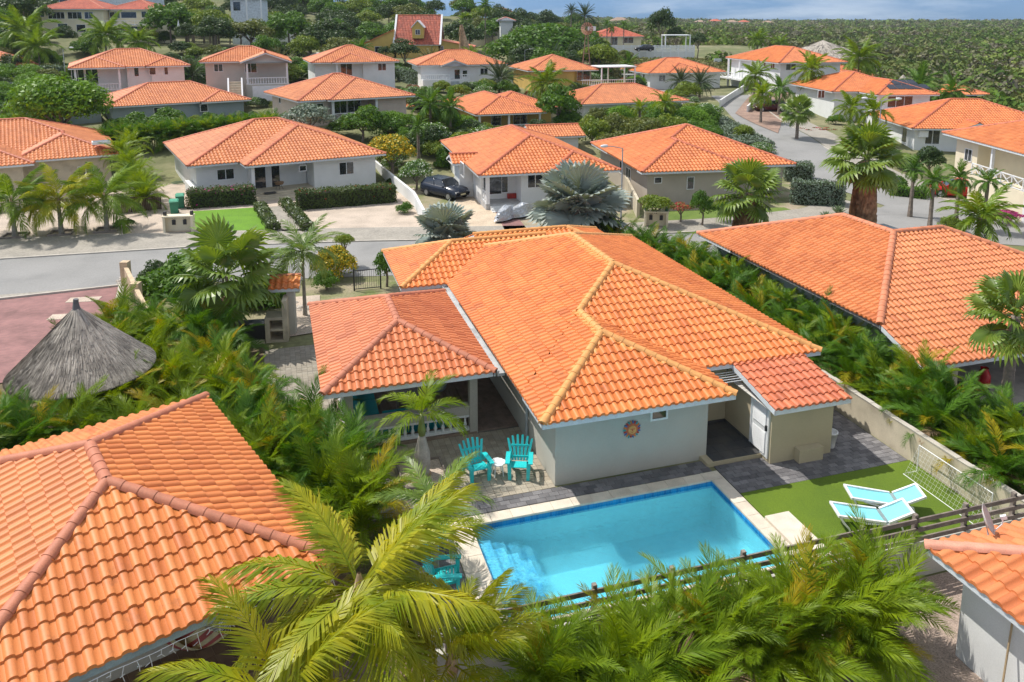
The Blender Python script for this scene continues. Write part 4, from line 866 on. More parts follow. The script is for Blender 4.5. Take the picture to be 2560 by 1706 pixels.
dx, dy, dz = at(2462, 1300, 2.9); Fd = FR(dx, dy, R(60), dz) @ Matrix.Rotation(R(62), 4, 'X')
m = MB(); m._lathe((0, 0, 0), [(.0, 0), (.12, .012), (.22, .04), (.32, .085), (.325, .08), (.22, .03), (.0, -.01)], 18); m.build('dish', M('dish_paint', (.55, .52, .50)), sd, Fd, smooth=True)
m = MB(); m.tube([(0, -.3, .05), (0, -.15, .3), (0, 0, .38)], .015, 5); m.box(-.04, .04, -.04, .04, .33, .45); m.build('feed_arm', WHITE, sd, Fd)
m = MB(); m.tube([(dx, dy, dz), (dx+.05, dy-.1, dz-.3), (dx+.1, dy-.4, dz-.5)], .025, 6); m.build('mast', STEEL, sd)
# neighbour on the right
hn = thing('house', 'large salmon tiled house right of the villa beyond the palm strip', 'house', P(22.3, 24, 0), TH)
nr_ = [rect(21.5, 31.6, 22.96, 36.4), rect(21.5, 34.4, 22.96, 33.1), rect(21.5, 34.4, 20.8, 22.97, z=1.825, s='F', gable=False, soffit=False)]
roof(hn, nr_, FU, T_NEI, M('ridge_salmon', (.66, .24, .12), rough=.6, tint=(.9, .85, .8)), n_ind=300, capr=.15)
wallbox(hn, FU, 22.3, 33, 24.2, 35.6, 0, 2.5, WALL_BLUE)
x, y, z_ = at(2452, 975, 0); lp = FU.inverted() @ Vector((x, y, 0)); post(hn, FU, 23.3, 21.2, 0, 1.8, .26, WALL_SAND); post(hn, FU, 28.5, 21.2, 0, 1.8, .26, WALL_SAND)
wpx(hn, FU, 'L', 22.3, 1835, 640, 1.0, .9, 1)
slab('porch_slab', [(22.0, 14), (36, 14), (36, 24.2), (22.0, 24.2)], .03, M('porch_concrete', (.42, .38, .33), rough=.8))
fp = thing('floor_vase', 'tall glossy red vase on the porch of the right-hand neighbour', 'vase', P(25.6, 21.9, .03), TH)
m = MB(); m._lathe((25.4, 21.7, .03), [(.12, 0), (.25, .3), (.24, .6), (.13, .85), (.15, .9)], 14); m.build('vase_body', M('red_glaze', (.45, .01, .015), rough=.25), fp, FU, smooth=True)
mt = tag(MB().box(24.3, 25.7, 21.6, 22.5, .035, .05).build('door_mat', M('dark_mat', (.05, .05, .055)), None, FU), 'dark patterned mat on the right-hand neighbour\'s porch', 'mat')
# ---------------------------------------------------------------- houses across the street and up the hill
def house(label, px, py, e, rot, rects, walls, tmat=T_ROW, cap=None, wmat=WALL_WHITE, wins=(), g=None, name='house', K=5, fascia=FASCIA, under=1.6, org=None):
    x, y, _z = org or at(px, py, e); F = FR(x, y, R(rot)); t = thing(name, label, 'house', (x, y, T1(x, y)), R(rot))
    for r in rects: r['z'] += e
    roof(t, rects, F, tmat, cap or CAPR, K=K, caps_ind=False, fascia=fascia, w=.29, c=.42, amp=.065, capr=.15)
    for w_ in walls: wallbox(t, F, *w_[:4], (w_[4] if len(w_) > 4 else T1(x, y)-under), (w_[5] if len(w_) > 5 else e-.12), w_[6] if len(w_) > 6 else wmat)
    for w_ in wins: wpx(t, F, *w_)
    return t, F
CAPR = M('ridge_row', (.62, .17, .08), rough=.6, tint=(.85, .8, .75))
def rc(*a, **k): return rect(*a, z=k.pop('z', 0), **k)
# A: white house across the street
hA, FA = house('long white house with salmon roof behind clipped hedges across the street', 468, 417, 2.8, 30.5,
  [rc(0, 15.4, 0, 13.4), rc(3.9, 15.4, -2.2, 8, s='LRF')], [(.7, 14.7, .75, 12.7), (9.4, 14.69, -1.5, .74), (4.6, 9.3, .5, .74)],
  wins=[('F', .75, 564, 436, 1.35, .9, 2), ('F', .5, 650, 445, 1.0, 2.0, 1), ('F', .5, 689, 440, .75, 2.0, 1), ('F', -1.5, 757, 421, .62, .5, 1), ('F', -1.5, 866, 421, 1.3, 1.1, 2)])
post(hA, FA, 4.55, -1.5, 0, 2.7, .24); m = MB(); m.box(4.3, 9.39, -1.55, .5, -.1, .42); m.build('porch_floor', WALL_SAND, hA, FA)
m = MB()
for k in range(3): m.box(4.5-.02*k, 9.2+.02*k, -1.55-.35*(k+1), -1.56-.35*k, -.1, .42-.11*(k+1))
m.build('steps', WALL_SAND, hA, FA)
wallbox(hA, FA, .2, .68, -.6, 3.4, -.1, 1.1, WALL_WHITE, 'side_screen')
# M: house with the dark car
hM, FM = house('white house with orange roof and small side gable behind the silver fan palm', 1197, 440, 2.8, 14.5,
  [rc(0, 10.8, 0, 16.8), rc(5.2, 10.8, -.5, 6, s='LRF'), rc(-1.0, 4, 5.2, 8.0, s='FB')], [(.7, 10.1, 2.4, 16), (3.4, 10.09, .75, 2.39), (-.4, .69, 5.5, 7.7), (6, 10.08, .2, .74)], tmat=T_ROW2,
  wins=[('F', 2.4, 1231, 456, 1.5, 1.95, 1), ('F', .75, 1338, 449, 1.25, 1.3, 2), ('L', .7, 1180, 440, 1.3, 1.1, 2), ('L', -.4, 1156, 424, 1.4, 1.1, 3), ('F', 2.4, 1262, 452, .55, 1.9, 1)])
post(hM, FM, .85, .9, 0, 2.7, .26); m = MB(); m.box(.7, 3.39, .75, 2.39, -.1, .45); m.build('porch_floor', M('porch_grey', (.45, .45, .45)), hM, FM)
m = MB(); [m.box(1.0, 3.0, .75-.3*(k+1), .74-.3*k, -.1, .45-.12*(k+1)) for k in range(3)]; m.build('steps', WALL_WHITE, hM, FM)
xrail(hM, FM, (.8, 1.0), (.8, 2.4), .45, .8, .7)
# R3: taupe house
hR, FR3 = house('beige house with bright orange hip roof right of the silver fan palm', 1605, 432, 2.8, 9.5,
  [rc(0, 13.0, 1.3, 14.3), rc(0, 8.8, 0, 9, s='LRF')], [(.7, 12.3, 2.0, 13.6), (.7, 8.1, .75, 1.99)], tmat=T_ROW2, wmat=WALL_TAUPE,
  wins=[('F', .75, 1645, 451, .62, .5, 1), ('F', .75, 1726, 458, .6, 1.0, 1), ('F', .75, 1830, 450, 1.2, 1.6, 2), ('L', .7, 1571, 438, 1.2, 1.2, 2), ('L', .7, 1553, 418, .8, 1.1, 1)])
# L3: house on the left edge
hL, FL3 = house('salmon roofed cream house at the left edge behind three coconut palms', 299, 385, 2.8, 31,
  [rc(-7.8, 0, 0, 8, s='LRF'), rc(-22, 0, 2.2, 15.5), rc(-22, -6.2, -1.6, 9, s='LRF')], [(-7.1, -.7, .75, 14.8), (-21, -7.2, 2.9, 14.8), (-21, -7.0, -.8, 2.89)], tmat=T_ROW, wmat=WALL_SAND, wins=[('F', .75, 215, 430, 1.2, 1.0, 2)])
gw = tag(MB().box(-12, -3, -5.6, -5.35, -.1, 1.25).build('garden_wall', WALL_SAND, None, FL3), 'low beige garden wall behind the three street coconut palms', 'wall')
# second row
hB1, F_ = house('salmon roofed blue-grey house behind the left palm hedge', 270, 272, 4.5, 35, [rc(0, 15.6, 1.6, 12.5), rc(10, 15.6, .9, 8, s='LRF')], [(.7, 14.9, 2.3, 11.8), (10.6, 14.89, 1.7, 2.29)], wmat=WALL_BLUE, wins=[('F', 2.3, 403, 279, 1.6, 1.0, 2), ('F', 1.7, 510, 270, .9, .9, 1)])
wallbox(hB1, F_, -5, -.2, 4, 12, 1, 4.3, WALL_BLUE)
hB2, F_ = house('cream house with orange roof and white posts beyond the silver bush', 745, 254, 5.4, 33, [rc(0, 13.4, 0, 12.5), rc(3.2, 13.4, -.7, 8, s='LRF')], [(.7, 12.7, 2.6, 11.8), (9.0, 12.69, .3, 2.59), (.7, 3.6, .8, 2.6)], wmat=WALL_PINK,
  wins=[('F', 2.6, 850, 266, 1.6, 1.7, 2), ('F', 2.6, 885, 262, 1.6, 1.7, 2), ('L', .7, 700, 250, .8, .8, 1), ('F', .8, 800, 270, .8, 1.0, 1)])
post(hB2, F_, 3.9, .2, 1.5, 5.3, .24); post(hB2, F_, 8.9, .0, 1.5, 5.3, .24); xrail(hB2, F_, (4, .1), (8.8, .05), 3.0, .8, 1.2)
hB3, F_ = house('orange roofed yellow house with open veranda and crossed white railing in the centre', 1190, 288, 3.1, 19, [rc(0, 8.8, 0, 15.5), rc(3, 12, 4.5, 14), rc(-6.0, 2, 10.5, 13.6, s='FB')], [(.7, 8.1, 3.4, 14.8), (8.0, 11.4, 5.2, 13.3)], wmat=WALL_YEL,
  wins=[('F', 3.4, 1240, 298, 1.3, 1.6, 1), ('F', 3.4, 1300, 296, 1.8, 1.7, 2)], tmat=T_ROW2)
for a in (.6, 4.2, 8.1): post(hB3, F_, a, .6, 0, 3.0, .22)
xrail(hB3, F_, (4.2, .6), (8.1, .6), .8, .9, 2.0); m = MB(); m.box(.4, 8.3, .4, 3.4, -1, .8); m.build('veranda_base', WALL_CREAM, hB3, F_)
hB4, F_ = house('low orange hip roof half hidden behind green shrubs right of centre', 1452, 262, 3.1, 19, [rc(0, 16, 0, 11)], [(.7, 15.3, .75, 10.3)], tmat=T_ROW)
sh_, F_ = house('small garden house with white gable behind the orange roofed house', 1322, 336, 2.6, 14.5, [rc(0, 5.6, 0, 4.6, s='FB')], [(.5, 5.0, .5, 4.1)], name='garden_house', tmat=T_ROW, org=(1.9, 76, 0))
# third row
hC1, F_ = house('salmon roofed white house with porch on the left hillside above the mango tree', 170, 172, 8.1, 28, [rc(0, 13.8, .6, 11.5), rc(0, 6.2, 0, 8, s='LRF'), rc(8.6, 13.8, .3, 7, s='LRF')], [(.6, 13.1, 2.6, 10.8), (6.4, 13.09, 1.4, 2.59), (9.2, 13.08, .9, 1.39)],
  wins=[('F', 2.6, 195, 190, 1.4, 1.9, 2), ('F', 2.6, 230, 190, 1.4, 1.9, 2), ('F', 1.4, 341, 178, .6, 1.4, 1), ('F', .9, 381, 176, .8, 1.2, 1), ('F', .9, 415, 174, .5, 1.4, 1)], under=.5)
post(hC1, F_, .7, .7, 4, 8, .24); post(hC1, F_, 5.5, .7, 4, 8, .24); balustrade(hC1, F_, (.7, .7), (5.5, .7), 5.3, .8, .3)
hC2, F_ = house('grey house with white balustrade balcony above a garage door', 497, 157, 8.7, 18, [rc(0, 11, 1.2, 10.5), rc(4.8, 11, -1.2, 6, s='LR', gmat=WALL_GREY)], [(.6, 10.4, 1.9, 9.8), (5.4, 10.6, -.7, 1.89, 3.5, 5.9)], wmat=WALL_GREY, wins=[('F', 1.9, 546, 170, 1.1, 1.0, 2), ('F', 1.9, 627, 167, 1.5, 1.6, 2)], under=.5)
balustrade(hC2, F_, (5.4, -.6), (10.5, -.6), 5.9, .85, .3); post(hC2, F_, 5.6, -.6, 5.9, 8.5, .22); post(hC2, F_, 10.4, -.6, 5.9, 8.5, .22)
gd = MB(); gd.box(6.1, 9.9, -.76, -.7, 3.7, 5.7); gd.build('garage_door', WHITE, hC2, F_)
m = MB(); [m.box(3.4, 4.8, -.7-.32*(k+1), -.7-.32*k, 3.2, 6.3-.28*k) for k in range(10)]; m.build('steps', WALL_SAND, hC2, F_); balustrade(hC2, F_, (3.3, -.6), (3.3, -3.8), (6.0, 3.4), .8, .3); balustrade(hC2, F_, (4.9, -.7), (4.9, -3.8), (6.0, 3.4), .8, .3)
hC3, F_ = house('white house with salmon roof above the hill path, second of that row from the centre', 778, 158, 8.2, 20, [rc(0, 12, .3, 11.5), rc(2.8, 8.5, -.3, 6, s='LRF')], [(.6, 11.4, 1.4, 10.8), (7.0, 11.39, .7, 1.39)],
  wins=[('F', 1.4, 866, 174, 1.6, 1.7, 2), ('F', .7, 955, 168, 1.2, 1.0, 2)], under=.5); post(hC3, F_, 3.4, .3, 4, 8, .22)
hC4, F_ = house('white house with steps and central gable between two tall palms', 1045, 165, 7.3, 15, [rc(0, 13.6, .8, 11.5), rc(3.4, 7.4, -.4, 5, s='LR')], [(.6, 13, 1.5, 10.8)],
  wins=[('F', 1.5, 1143, 188, .9, 1.7, 1), ('F', 1.5, 1162, 184, .8, 1.0, 1), ('F', 1.5, 1210, 179, 1.2, 1.0, 2)], under=.6)
m = MB(); m.box(.6, 7.6, -.6, 1.49, 3, 5.2); m.build('terrace_base', WALL_WHITE, hC4, F_); balustrade(hC4, F_, (.6, -.5), (4.6, -.5), 5.2, .8, .3); balustrade(hC4, F_, (6.0, -.5), (7.6, -.5), 5.2, .8, .3); m = MB(); [m.box(4.7, 5.9, -.6-.3*(k+1), -.6-.3*k, 3, 5.2-.2*(k+1)) for k in range(7)]; m.build('steps', M('step_grey', (.38, .42, .42)), hC4, F_)
hC5, F_ = house('yellow house with orange roof, terrace and white pergola behind the blue-green palm', 1322, 178, 6.5, 15, [rc(0, 11, .2, 11.5)], [(.6, 7.4, .9, 10.8), (7.41, 10.4, 2.6, 10.8)], wmat=WALL_YEL, wins=[('F', 2.6, 1450, 188, 1.0, 1.7, 1), ('F', 2.6, 1466, 188, 1.2, 1.5, 1)], under=.5)
m = MB(); m.box(7.5, 16.4, -1.8, 2.59, 2, 4.3); m.build('terrace_base', WALL_YEL, hC5, F_); balustrade(hC5, F_, (7.6, -1.7), (16.2, -1.7), 4.3, .85, .35)
m = MB(); m.box(12.5, 14.6, -1.84, -1.79, 2.4, 3.6); m.build('garage_door', WHITE, hC5, F_)
pg = thing('pergola', 'white flat pergola on posts beside the yellow house terrace', 'pergola', (F_ @ Vector((13.5, .3, 4.3)))[:], R(15))
m = MB(); m.box(10.6, 16.3, -1.6, 2.6, 6.9, 7.05); m.build('canopy', WHITE, pg, F_)
for a, b in ((10.8, -1.5), (16.1, -1.5), (16.1, 2.4), (13.4, 2.4)): post(pg, F_, a, b, 4.3, 6.9, .16, WHITE, 'post')
hC6, F_ = house('white house with wide orange roof behind two round palms on a forecourt', 1622, 184, 5.4, 15, [rc(0, 13.8, 0, 11.5), rc(3.2, 10.5, -.5, 7, s='LRF')], [(.6, 13.2, .75, 10.8)],
  wins=[('F', .75, 1655, 196, 1.2, 1.0, 2), ('L', .6, 1610, 192, .7, .8, 1), ('L', .6, 1598, 188, .7, .8, 1), ('F', .75, 1775, 190, .6, .3, 1)], under=1.2, tmat=T_ROW2)
# house on the left edge, third row
x, y, z_ = at(100, 163, 7.0); hD0, F_ = house('sand coloured house with salmon roof at the left edge below the hill palms', 100, 163, 7.0, 30, [rc(-16, 0, 0, 11)], [(-15.3, -.7, .75, 10.3)], wmat=WALL_SAND, wins=[('F', .75, 35, 186, 1.5, 1.1, 2)], under=2.5)
# hillside villas top left
def simple(label, Y, px0, px1, pye, rot, depth, base, tmat=T_RED, wmat=WALL_CREAM, wins=(), name='house', sides='LRFB', tan=TAN, over_=.7):
    x0, _, e = atY(px0, pye, Y); x1 = atY(px1, pye, Y)[0]; W = (x1-x0)/math.cos(R(rot))
    F = FR(x0, Y, R(rot)); t = thing(name, label, 'house', (x0, Y, T1(x0, Y)), R(rot))
    roof(t, [rect(0, W, 0, depth, z=e, s=sides, tan=tan, gmat=wmat)], F, tmat, CAPR, K=4, caps_ind=False, w=.34, c=.5, amp=.06, capr=.14)
    wallbox(t, F, over_, W-over_, over_, depth-over_, min(base, T1(x0, Y))-1.5, e-.1, wmat)
    for w_ in wins: wpx(t, F, *w_)
    return t, F, W, e
t1, F_, W_, e_ = simple('two storey cream villa with wide window bands on the top left hillside', 150, 87, 256, 23, 4, 12, 9, wins=[('F', .7, 106, 37, .7, .9, 1), ('F', .7, 141, 39, 3.0, 1.3, 4), ('F', .7, 187, 39, 2.6, 1.3, 3), ('F', .7, 222, 39, 1.6, 1.3, 2), ('F', .7, 157, 66, 1.8, 1.0, 1), ('F', .7, 203, 71, 1.7, 1.4, 1)])
t2, F_, W_, e_ = simple('cream villa with long upper balcony beside the two storey hillside villa', 153, 258, 392, 24, 0, 10, 9, wins=[('F', .7, 287, 38, 2.0, 1.2, 2), ('F', .7, 322, 38, 3.0, 1.2, 1), ('F', .7, 360, 37, 1.0, 1.2, 1), ('F', .7, 322, 68, 3.4, 1.1, 4), ('F', .7, 389, 66, .7, .7, 1)])
m = MB(); m.box(-1, W_, -1.6, .69, e_-3.2, e_-3.0); m.build('balcony_slab', WALL_CREAM, t2, F_); xrail(t2, F_, (-1, -1.5), (W_, -1.5), e_-3.0, .9, 2.); [post(t2, F_, a, -1.3, e_-6, e_-3.2, .3, WALL_CREAM) for a in (1, W_-1)]
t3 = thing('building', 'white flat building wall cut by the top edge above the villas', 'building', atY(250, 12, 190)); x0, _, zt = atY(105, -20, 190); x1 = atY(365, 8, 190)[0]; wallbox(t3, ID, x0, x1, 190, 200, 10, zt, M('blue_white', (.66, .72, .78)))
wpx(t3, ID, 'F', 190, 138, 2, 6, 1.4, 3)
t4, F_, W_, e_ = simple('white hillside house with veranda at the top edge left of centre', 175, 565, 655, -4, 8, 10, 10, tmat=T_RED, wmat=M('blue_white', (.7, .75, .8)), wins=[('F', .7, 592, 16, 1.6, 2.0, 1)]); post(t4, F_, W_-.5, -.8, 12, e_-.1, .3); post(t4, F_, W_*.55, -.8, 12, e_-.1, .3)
t5 = tag(MB().box(atY(687, 68, 168)[0], atY(745, 68, 168)[0], 168, 168.3, 8, atY(687, 60, 168)[2]).build('terrace_wall', WALL_WHITE), 'white terrace wall among the trees on the hillside left of the yellow house', 'wall')
# tall yellow gable house
Yt = 155; x0, _, ez = atY(985, 112, Yt); x1 = atY(1101, 112, Yt)[0]; zr = atY(985, 39, Yt+5)[2]; Wt = x1-x0
th = thing('house', 'yellow gabled house with steep red tiled roof and a small dormer', 'house', (x0, Yt, T1(x0, Yt))); F_ = FR(x0, Yt)
roof(th, [rect(0, Wt, -.5, 10, z=ez, s='FB', tan=(zr-ez)/5.25, gmat=WALL_YEL)], F_, M('tile_old_red', (.52, .13, .07), rough=.7, col2=(.36, .08, .05), nscale=2.5, tint=(.5, .5, .5)), CAPR, K=4, caps_ind=False, w=.3, c=.6, amp=.08)
wallbox(th, F_, .4, Wt-.4, 0, 9.5, 3, ez, WALL_YEL)
g = MB(); g.add([(.35, 0, ez), (.35, 9.5, ez), (.35, 4.75, zr-.1), (Wt-.35, 0, ez), (Wt-.35, 9.5, ez), (Wt-.35, 4.75, zr-.1)], [], [(0, 2, 1), (3, 4, 5)]); g.build('gable', WALL_YEL, th, F_)
tn = (zr-ez)/5.25
for a in (0, Wt): g = MB(); g.bar((a, -.6, ez-.05), (a, 4.75, zr+.1), .35, .3); g.build('gable_parapet', WHITE, th, F_)
for a, b, s_ in ((-7.6, -.1, 1), (Wt+.1, Wt+6.6, -1)):
    g = MB(); h0, h1 = (ez-.6, ez+2.8) if s_ > 0 else (ez+.8, ez-.5); g.add([(a, .5, 3), (b, .5, 3), (b, .5, h1), (a, .5, h0), (a, 8, 3), (b, 8, 3), (b, 8, h1), (a, 8, h0)], [(0, 1, 2, 3), (4, 7, 6, 5), (0, 3, 7, 4), (1, 5, 6, 2), (3, 2, 6, 7)]); g.build('side_wing', WALL_YEL, th, F_)
    g = MB(); g.bar((a, 4, h0+.05), (b, 4, h1+.05), 7.6, .12); g.build('wing_coping', CAPR, th, F_)
dm = MB(); cxd = Wt*.52; zd = ez+1.2; dm.add([(cxd-1.1, -.45+.3, zd), (cxd+1.1, -.45+.3, zd), (cxd+1.1, -.15, zd+2.1), (cxd, -.15, zd+3.3), (cxd-1.1, -.15, zd+2.1), (cxd-1.1, 4, zd), (cxd+1.1, 4, zd), (cxd+1.1, 4, zd+2.1), (cxd, 4, zd+3.3), (cxd-1.1, 4, zd+2.1)], [(0, 5, 9, 4), (1, 2, 7, 6), (0, 1, 2, 4)], [(4, 2, 3)]); dm.build('dormer', WALL_YEL, th, F_)
for s_ in (-1, 1): g = MB(); g.bar((cxd, 1.5, zd+3.45), (cxd+s_*1.3, 1.5, zd+2.05), .14, 3.8, up=(0, 1, 0)); g.build('dormer_roof', WHITE, th, F_)
window(th, F_, 'F', cxd, -.16, zd+.7, .95, 1.0, 2, frame=WHITE); wpx(th, F_, 'F', .5, 946, 124, 1.4, 1.2, 1); wpx(th, F_, 'F', .49, 1105, 122, .6, 1.0, 2)
# far red roofs, right middle distance
t6, F_, W_, e_ = simple('long low house with dull red roof behind the white fence in the middle distance', 215, 1482, 1612, 92, 3, 14, 5, tmat=T_RED, wins=[('F', .7, 1535, 102, 2, 2.4, 2), ('F', .7, 1570, 101, 3, 1.6, 2)])
t7, F_, W_, e_ = simple('orange roof building showing above the skyline trees', 330, 1228, 1284, 30, 0, 20, 8, tmat=T_RED)
t8, F_, W_, e_ = simple('small grey roofed house among the dark trees left of the big green tree', 200, 1245, 1290, 52, 5, 12, 6, tmat=M('grey_roof', (.22, .25, .28), rough=.7, tint=(.8, .8, .8)), wmat=WALL_WHITE)
fw = thing('white_fence', 'long white rail fence in front of the dull red roofed house', 'fence', atY(1620, 122, 192))
xa, _, za = atY(1500, 128, 192); xb = atY(1735, 128, 192)[0]; zf = atY(1500, 129, 192)[2]
for k in range(13): m = MB(); a = xa+(xb-xa)*k/12; m.box(a-.15, a+.15, 191.9, 192.2, zf-3, zf+1.5); m.build('post', WHITE, fw)
for k in range(4): m = MB(); m.box(xa, xb, 191.95, 192.05, zf+k*.38, zf+.28+k*.38); m.build('board', WHITE, fw)
m = MB(); m.box(xa, xb, 192, 192.3, zf-3, zf-.02); m.build('plinth', WALL_WHITE, fw)
# right side
hD1, F_ = house('two storey white house with orange roof beyond the brick drive on the right', 1948, 158, 7.5, 12, [rc(0, 11.5, 0, 17)], [(.7, 10.8, .75, 16.3)], wins=[('F', .75, 1977, 168, 1.7, 1.0, 2), ('L', .7, 1932, 165, 1.2, 1.0, 2), ('L', .7, 1912, 160, .7, .8, 1)], tmat=T_ROW2, under=3.5)
post(hD1, F_, -.2, 15.5, 2, 7.4, .25); post(hD1, F_, .3, 12.6, 2, 7.4, .25); m = MB(); m.box(-1.6, .69, 5, 16.5, 4.2, 4.4); m.build('balcony_slab', WALL_WHITE, hD1, F_); xrail(hD1, F_, (-1.5, 5), (-1.5, 16.5), 4.4, .9, 1.6)
hD2, F_ = house('cream house with orange roof half hidden by tall palms in the right middle distance', 1985, 199, 4.8, 8, [rc(0, 13, 0, 10), rc(6.5, 17, 5, 15)], [(.7, 12.3, .75, 9.3), (7, 16, 6, 14)], tmat=T_ROW2, wmat=WALL_PINK, wins=[('F', .75, 2020, 205, 1.4, 1.4, 2), ('F', .75, 2080, 208, 1.4, 1.4, 2)])
hS, F_ = house('white house with solar panels on its orange roof', 2085, 230, 5.0, 4, [rc(-.2, 11, 0, 13), rc(3.2, 11, -4.5, 6, s='LRF')], [(.5, 10.3, .75, 12.3), (3.9, 10.29, -3.7, .74)],
  wins=[('F', .75, 2053, 236, .9, 1.0, 2), ('L', .5, 2053, 236, .9, 1.1, 2), ('F', -3.7, 2250, 253, 3.2, 1.6, 3), ('L', 3.9, 2124, 243, .8, .9, 1)], tmat=T_ROW2, under=1.0)
m = MB(); m.box(3.0, 11, -5.6, -3.7, 0, 2.5); m.build('terrace_base', WALL_WHITE, hS, F_); balustrade(hS, F_, (3.0, -5.5), (11, -5.5), 2.5, .8, .3); post(hS, F_, 3.4, -4.2, 0, 4.9, .26)
SOL = M('solar_panel', (.012, .016, .03), rough=.15, var=.1)
so_ = thing('solar_array', 'dark solar panel array on the orange roof in the right distance', 'solar panels', (F_ @ Vector((7, -1.5, 6)))[:], R(4))
for a, b in [(5.4+k*1.05, -3.2) for k in range(5)]+[(6.6+k*1.05, -1.9) for k in range(3)]:
    m = MB(); z0 = 5+TAN*(b+4.5)+.14; z1 = z0+TAN*1.2; m.add([(a, b, z0), (a+1.0, b, z0), (a+1.0, b+1.2, z1), (a, b+1.2, z1), (a, b, z0-.04), (a+1, b, z0-.04)], [(0, 1, 2, 3), (4, 5, 1, 0)]); m.build('panel', SOL, so_, F_)
hE, F_ = house('white house with shallow entrance gable and orange roof on the right side street', 2281, 322, 3.0, -4, [rc(0, 16, 0, 13), rc(4.2, 8.0, -.9, 5, s='LR')], [(.6, 15.4, .75, 12.4)], tmat=T_ROW2, wins=[('F', .75, 2331, 342, 1.5, 1.6, 2), ('L', .6, 2262, 338, 1.2, 1.6, 1)])
ax = thing('air_conditioner', 'white air conditioner box on the wall of the white gabled house', 'air conditioner', (F_ @ Vector((1.7, .5, 2)))[:], R(-4)); p_ = hit(F_, 'F', .75, 2306, 335); m = MB(); m.box(p_.x-.45, p_.x+.45, .4, .74, p_.z-.3, p_.z+.35); m.build('casing', WHITE, ax, F_)
xF, yF = 35.4, 63.9
hF = thing('house', 'cream two storey house with balcony and crossed white railing at the right edge', 'house', (xF, 52, 0)); 
roof(hF, [rect(35.4, 48, 44, 64.2, z=4.8)], ID, T_NEI, CAPR, K=5, caps_ind=False, w=.28, c=.42)
wallbox(hF, ID, 37.4, 47, 45, 63.2, 0, 4.7, WALL_CREAM); wallbox(hF, ID, 36.1, 37.39, 60.2, 63.2, 0, 4.7, WALL_CREAM); wallbox(hF, ID, 35.6, 37.39, 44, 60.19, 0, 2.1, WALL_CREAM)
xrail(hF, ID, (35.7, 60.1), (35.7, 57.9), 2.1, .9, 1.1); xrail(hF, ID, (35.7, 57.7), (35.7, 50), 2.1, .9, 1.3); post(hF, ID, 35.8, 57.8, 2.1, 4.7, .2); post(hF, ID, 35.8, 52.3, 2.1, 4.7, .2)
for v_ in (61.4, ): window(hF, ID, 'L', 36.1, v_, 2.9, 1.0, 1.0, 2)
for v_ in (55.3, 50.6): window(hF, ID, 'L', 37.4, v_, 2.9, 1.3, 1.1, 2)
m = MB(); m.box(35.55, 35.6, 50.8, 53.4, .02, 1.9); m.build('garage_door', WHITE, hF)
# far right pavilion and thatched roofs
hq, F_ = house('small open pavilion with orange roof at the far right beyond the palms', 2380, 238, 2.6, 8, [rc(0, 6.5, 0, 8)], [(5, 6, 6, 7)], name='pavilion', tmat=T_ROW2, under=0); [post(hq, F_, a, b, 0, 2.5, .3) for a, b in ((.6, .6), (5.9, .6), (.6, 7.4))]
def thatch(label, x, y, z0, r, h, n=1, seed=0, cap=True, strands=900, group=None):
    t = thing('thatched_hut', label, 'thatched roof', (x, y, T1(x, y)), 0, group); rs = random.Random(seed); m = MB(); N_ = 28; rows = 9
    def prof(q_): return r*(q_**.82)*(1.0)+.04, z0+h*(1-q_**.78)
    vs = []
    for j in range(rows+1):
        rr, zz = prof(j/rows)
        for k in range(N_): a = k*2*math.pi/N_; s_ = 1+rs.uniform(-.03, .03); vs.append((x+rr*s_*math.cos(a), y+rr*s_*math.sin(a), zz+rs.uniform(-.03, .03)))
    m.add(vs, [(j*N_+k, (j+1)*N_+k, (j+1)*N_+(k+1) % N_, j*N_+(k+1) % N_) for j in range(rows) for k in range(N_)]); m.tv = .6; m.build('roof_cone', THATCH, t)
    m = MB()
    for _ in range(strands):
        q_ = rs.random()**.6; a = rs.random()*2*math.pi; l = rs.uniform(.35, .9)*r/3; q2 = min(1.06, q_+l/r); w_ = rs.uniform(.007, .022)*r/2.6
        r0, z0_ = prof(q_*.95); r1, z1 = prof(q2); a2 = a+rs.uniform(-.05, .05); m.tv = rs.random()**1.5; up = rs.uniform(.02, .09)*r/2.6; da = w_/max(r0, .3)
        m.add([(x+r0*math.cos(a-da), y+r0*math.sin(a-da), z0_+.02), (x+r0*math.cos(a+da), y+r0*math.sin(a+da), z0_+.02), (x+r1*math.cos(a2+da*.7), y+r1*math.sin(a2+da*.7), z1+up), (x+r1*math.cos(a2-da*.7), y+r1*math.sin(a2-da*.7), z1+up*.7)], [(0, 1, 2, 3)])
    m.build('thatch_strands', THATCH, t, None, 'stuff')
    for k in range(4): m = MB(); m.tube([(x+r*.6*math.cos(k*1.57+.5), y+r*.6*math.sin(k*1.57+.5), T1(x, y)), (x+r*.55*math.cos(k*1.57+.5), y+r*.55*math.sin(k*1.57+.5), z0+h*.3)], .07, 6); m.build('pole', BARK, t)
    if cap: m = MB(); m.tube([(x, y, z0+h-.45), (x, y, z0+h-.05), (x, y, z0+h+.12), (x+.02, y, z0+h+.26)], [.27, .12, .09, .085], 10); m.build('tip_cap', M('tip_grey', (.14, .14, .15), rough=.8), t)
    if cap: m = MB(); m.tube([(x+.30*math.cos(a/10*6.28), y+.30*math.sin(a/10*6.28), z0+h-.50) for a in range(11)], .02, 5, cap=False); m.build('tie_rope', DARK, t)
    return t
xt, yt, _ = at(172, 760, 4.35); thatch('large conical thatched hut beside the red brick forecourt', xt+.30, yt-.1, 2.1, 2.2, 2.2, seed=3, strands=11000)
x, y, z_ = at(2255, 225, 3.0); thatch('pale conical thatched hut beyond the solar panel house', x, y, 1.2, 3.6, 4.2, seed=4, cap=False, strands=500)
